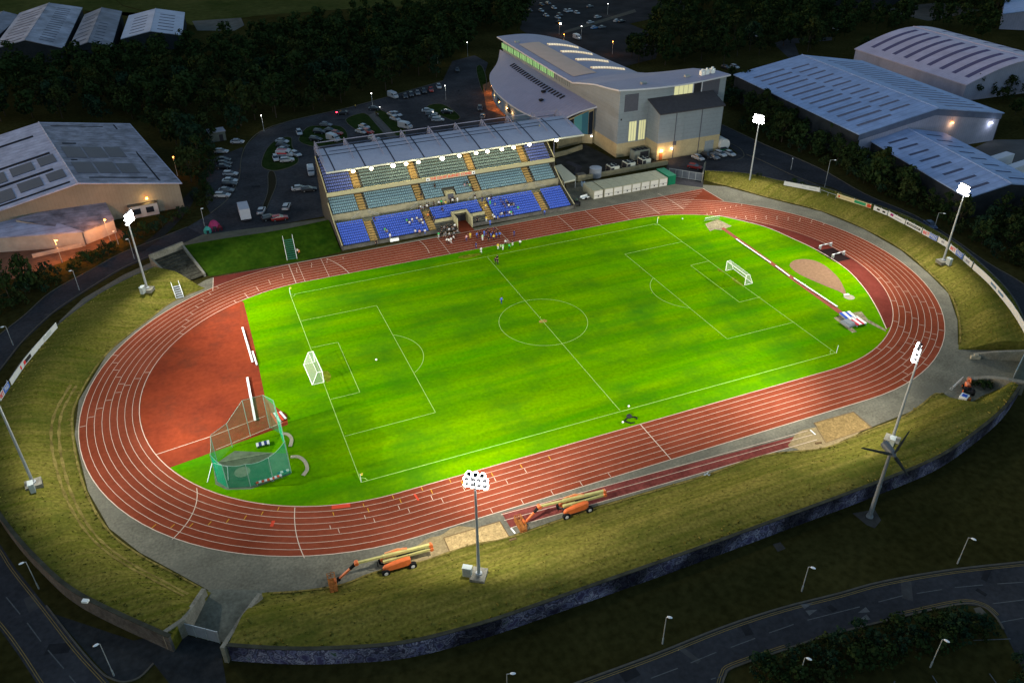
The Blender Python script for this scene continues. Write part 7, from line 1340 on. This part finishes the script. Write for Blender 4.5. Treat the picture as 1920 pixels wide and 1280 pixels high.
# ================================================================ TREES
M_bark = mat('bark', (.05, .04, .03), .95)
def leafm(n, c, c2): return mat(n, c, 1., col2=c2, scale=.35, coords='Object', detail=3)
LM = [leafm('dark_green_leaves', (.010, .020, .007), (.026, .042, .014)), leafm('olive_leaves', (.012, .020, .007), (.032, .042, .014)), leafm('blue_green_leaves', (.008, .020, .011), (.020, .038, .021))]
def tree_proto(seed, h, r, nl, m, bush=False, conic=False):
    rr = random.Random(seed); t = thing('bush' if bush else 'broadleaf_tree', 'x', 'bush' if bush else 'tree'); mb = MB(); th_ = h * (.15 if bush else .38)
    mb.tube((0, 0, 0), (0, 0, th_), .035 * h * .5, 7, 0, .02 * h * .5); tips = []
    for i in range(6):
        a = i * 1.05 + rr.uniform(-.3, .3); z = th_ * rr.uniform(.7, 1.); e = Vector((math.cos(a) * r * rr.uniform(.35, .65), math.sin(a) * r * rr.uniform(.35, .65), h * rr.uniform(.5, .8))); mb.tube((0, 0, z), e, .012 * h * .5, 5, 0, .004 * h); tips.append(e)
    mb.tube((0, 0, th_), (0, 0, h * .8), .015 * h * .5, 5, 0, .004 * h); mb.build('trunk', M_bark, t)
    cl = []
    for i in range(nl):
        a = rr.uniform(0, 6.28); k = math.sqrt(rr.random()); zz = rr.uniform(.32, .95)
        env = (1 - abs(zz - .5) * 1.3) if not conic else (1.05 - zz); q = Vector((math.cos(a) * k * r * max(.12, env) * .95, math.sin(a) * k * r * max(.12, env) * .95, h * zz)); cl.append((q, r * rr.uniform(.22, .38)))
    cr = MB()
    for q, cr_ in cl:
        nq = 16 if not bush else 14
        for j in range(nq):
            d = Vector((rr.gauss(0, 1), rr.gauss(0, 1), rr.gauss(0, 1))).normalized(); p = q + d * cr_ * rr.uniform(.6, 1.05); nrm = (d + Vector((rr.uniform(-.6, .6), rr.uniform(-.6, .6), rr.uniform(-.2, .8)))).normalized(); u = nrm.orthogonal().normalized(); u.rotate(Matrix.Rotation(rr.uniform(0, 6.28), 3, nrm)); v = nrm.cross(u); s = cr_ * rr.uniform(.28, .5)
            cr.face([p - u * s, p - v * s * .8, p + u * s * 1.1, p + v * s * .7])
    cr.build('crown', m, t); return t
TP = [tree_proto(1, 10, 4.6, 26, LM[0]), tree_proto(2, 11.5, 4.4, 26, LM[1]), tree_proto(3, 9, 4.2, 24, LM[2]), tree_proto(4, 12, 3.8, 24, LM[0]), tree_proto(5, 8, 4.0, 22, LM[1])]
BP = [tree_proto(11, 3.2, 2.4, 14, LM[0], True), tree_proto(12, 2.6, 2.2, 13, LM[1], True), tree_proto(13, 3.8, 2.3, 14, LM[2], True)]
TU = set(); KIND = {id(TP[0]): 'dark green', id(TP[1]): 'olive green', id(TP[2]): 'blue green', id(TP[3]): 'tall dark green', id(TP[4]): 'low olive green', id(BP[0]): 'dark green', id(BP[1]): 'olive green', id(BP[2]): 'blue green'}
def inpoly(x, y, P):
    c = False; n = len(P); j = n - 1
    for i in range(n):
        if ((P[i].y > y) != (P[j].y > y)) and (x < (P[j].x - P[i].x) * (y - P[i].y) / (P[j].y - P[i].y) + P[i].x): c = not c
        j = i
    return c
def scatter(px, sp, seed, z=0):
    P = [at(*p, z) for p in px]; rr = random.Random(seed); x0, x1 = min(p.x for p in P), max(p.x for p in P); y0, y1 = min(p.y for p in P), max(p.y for p in P); out = []; cell = {}
    n = int((x1 - x0) * (y1 - y0) / (sp * sp) * 3)
    for _ in range(n):
        x, y = rr.uniform(x0, x1), rr.uniform(y0, y1)
        if not inpoly(x, y, P): continue
        k = (int(x // sp), int(y // sp))
        if any((x - a) ** 2 + (y - b) ** 2 < sp * sp * .72 for i in (-1, 0, 1) for j in (-1, 0, 1) for a, b in cell.get((k[0] + i, k[1] + j), [])): continue
        cell.setdefault(k, []).append((x, y)); out.append((x, y))
    return out
def plant(protos, pts, where, group, seed, smin=.8, smax=1.25, limit=None, z=0):
    rr = random.Random(seed); pts = sorted(pts, key=lambda p: (p[0] - CAM.x) ** 2 + (p[1] - CAM.y) ** 2); rest = []
    for i, (x, y) in enumerate(pts):
        pr = rr.choice(protos); s = rr.uniform(smin, smax); rz = rr.uniform(0, 6.28)
        if limit is not None and i >= limit: rest.append((pr, x, y, s, rz)); continue
        lab = f"{KIND[id(pr)]} {'bush' if pr in BP else 'tree'} {where}"
        if id(pr) in TU: o = copy_tree(pr, None, (x, y, z), rz, scl=(s, s, s * rr.uniform(.9, 1.1)))
        else: o = pr; o.location = (x, y, z); o.rotation_euler = (0, 0, rz); o.scale = (s, s, s); TU.add(id(pr))
        o['label'] = lab; o['group'] = group
    return rest
wood = [(0, 240), (-30, 150), (0, 138), (110, 132), (230, 122), (345, 102), (480, 84), (650, 54), (760, 34), (900, 20), (990, 0), (978, 60), (930, 66), (900, 74), (870, 96), (845, 112), (828, 144), (740, 170), (650, 195), (560, 214), (488, 236), (450, 262), (395, 262), (384, 300), (372, 345), (352, 350), (335, 300), (280, 245), (236, 228), (90, 224)]
pw = scatter(wood, 7.6, 21)
rest = plant(TP, pw, 'in the wide wood behind the left warehouse and car park', 'trees of the wood behind the car park', 22, limit=95)
east = [(1245, 75), (1200, 60), (1300, -10), (1490, -12), (1500, 20), (1620, 30), (1860, 55), (1870, 85), (1760, 50), (1640, 60), (1560, 84), (1500, 105), (1400, 112), (1375, 132), (1340, 122), (1240, 125), (1160, 112)]
pe = scatter(east, 8.2, 31); rest += plant(TP, pe, 'in the belt of trees behind the hall and the blue warehouses', 'trees behind the hall and the blue warehouses', 32, limit=32)
strip = [(1360, 200), (1365, 150), (1390, 160), (1500, 215), (1600, 270), (1640, 290), (1720, 340), (1810, 380), (1920, 372), (1990, 420), (1990, 560), (1925, 515), (1850, 470), (1785, 425), (1715, 388), (1625, 348), (1540, 300), (1440, 256)]
ps = [p for p in scatter(strip, 3.9, 41) if not (inpoly(*p, [Vector(v) for v in ((117, 0, 0), (146, -3, 0), (155, 44, 0), (126, 49, 0))]))]
rest += plant(TP, ps, 'in the strip between the perimeter road and the blue warehouses', 'trees between the perimeter road and the blue warehouses', 42, .5, .85, limit=138)
mid = [(1590, 100), (1620, 118), (1800, 180), (1920, 150), (1990, 160), (1990, 250), (1890, 240), (1880, 205), (1760, 160), (1640, 112), (1560, 90)]
pm = scatter(mid, 7., 51); rest += plant(TP, pm, 'in the gap between the lilac and the blue warehouses', 'trees between the lilac and blue warehouses', 52, .5, .8, limit=25)
far2 = [(1750, -5), (1990, -14), (1990, 8), (1880, 12), (1865, 50), (1700, 12)]; rest += plant(TP, scatter(far2, 9., 61), 'among the far yards at the top right', 'trees at the top right', 62, limit=10)
# the farthest part of the wood reads as one mass
mb = MB()
for pr, x, y, s, rz in rest:
    me = next(c for c in pr.children if c.name.startswith('crown')).data; ca, sa = math.cos(rz) * s, math.sin(rz) * s; k = len(mb.v)
    mb.v += [Vector((x + v.co.x * ca - v.co.y * sa, y + v.co.x * sa + v.co.y * ca, v.co.z * s)) for v in me.vertices]; mb.f += [tuple(k + i for i in p.vertices) for p in me.polygons]; mb.m += [0] * len(me.polygons)
    mb.tube((x, y, 0), (x, y, 6 * s), .15, 4)
if rest: tag(mb.build('far_wood', LM[0], None, org=(0, 0, 0)), 'far part of the dark woodland reading as one mass', 'woodland', kind='stuff')
# hedges and shrubs
hedge = [(1385, 1280), (1400, 1262), (1440, 1242), (1500, 1222), (1560, 1208), (1640, 1190), (1740, 1160), (1820, 1150), (1850, 1168), (1860, 1190), (1800, 1215), (1700, 1240), (1600, 1262), (1520, 1290)]
plant(BP, scatter(hedge, 1.45, 71), 'in the roadside shrubbery at the bottom right', 'shrubs beside the main road', 72, .5, .9)
plant(BP, scatter([(1375, 240), (1440, 262), (1540, 305), (1625, 353), (1715, 392), (1785, 430), (1850, 476), (1925, 522), (1960, 500), (1860, 440), (1760, 385), (1640, 325), (1530, 275), (1400, 225)], 3.2, 79), 'along the far kerb of the perimeter road', 'shrubs along the perimeter road', 80, .6, 1.1)
plant(BP, scatter([(1880, 1240), (1960, 1220), (1990, 1310), (1900, 1310)], 1.8, 73), 'in the clump at the bottom right corner', 'shrubs at the bottom right corner', 74, .38, .7)
lh = [(0, 590), (0, 540), (80, 520), (170, 478), (245, 452), (300, 425), (335, 405), (372, 372), (350, 405), (300, 432), (240, 465), (150, 505), (60, 568)]
plant(BP, scatter(lh, 2.4, 75), 'in the hedge along the access road', 'shrubs along the access road', 76, .5, 1.)
plant(BP, scatter([(385, 290), (392, 262), (402, 300), (398, 375), (375, 400), (362, 380)], 2.4, 77), 'on the dark verge left of the parked cars', 'shrubs on the verge left of the parked cars', 78, .5, .9)
for px, lb, pr in (((55, 548), 'tall dark tree standing in front of the left warehouse loading bay', TP[0]), ((20, 565), 'dark tree at the left edge below the loading bay', TP[3])):
    o = copy_tree(pr, None, at(*px), 1., lb, scl=(.62, .62, .9)); 
    if 'group' in o: del o['group']
for px, lb, s in (((1423, 331), 'small round green bush on the rim of the far bank', .5), ((1838, 726), 'dark scrubby bush on the bank beside the right gateway wall, left of two', .6), ((1851, 727), 'dark scrubby bush on the bank beside the right gateway wall, right of two', .55), ((1488, 345), 'dark bush behind the long plain white board', .6), ((1503, 350), 'dark bush behind the right part of the plain white board', .5), ((1826, 722), 'small rusty green bush beside the orange loader', .45)):
    o = copy_tree(BP[1 if 'green bush' in lb else 0], None, at_bank(*px), 1., lb, scl=(s, s, s * .8)); 
    if 'group' in o: del o['group']
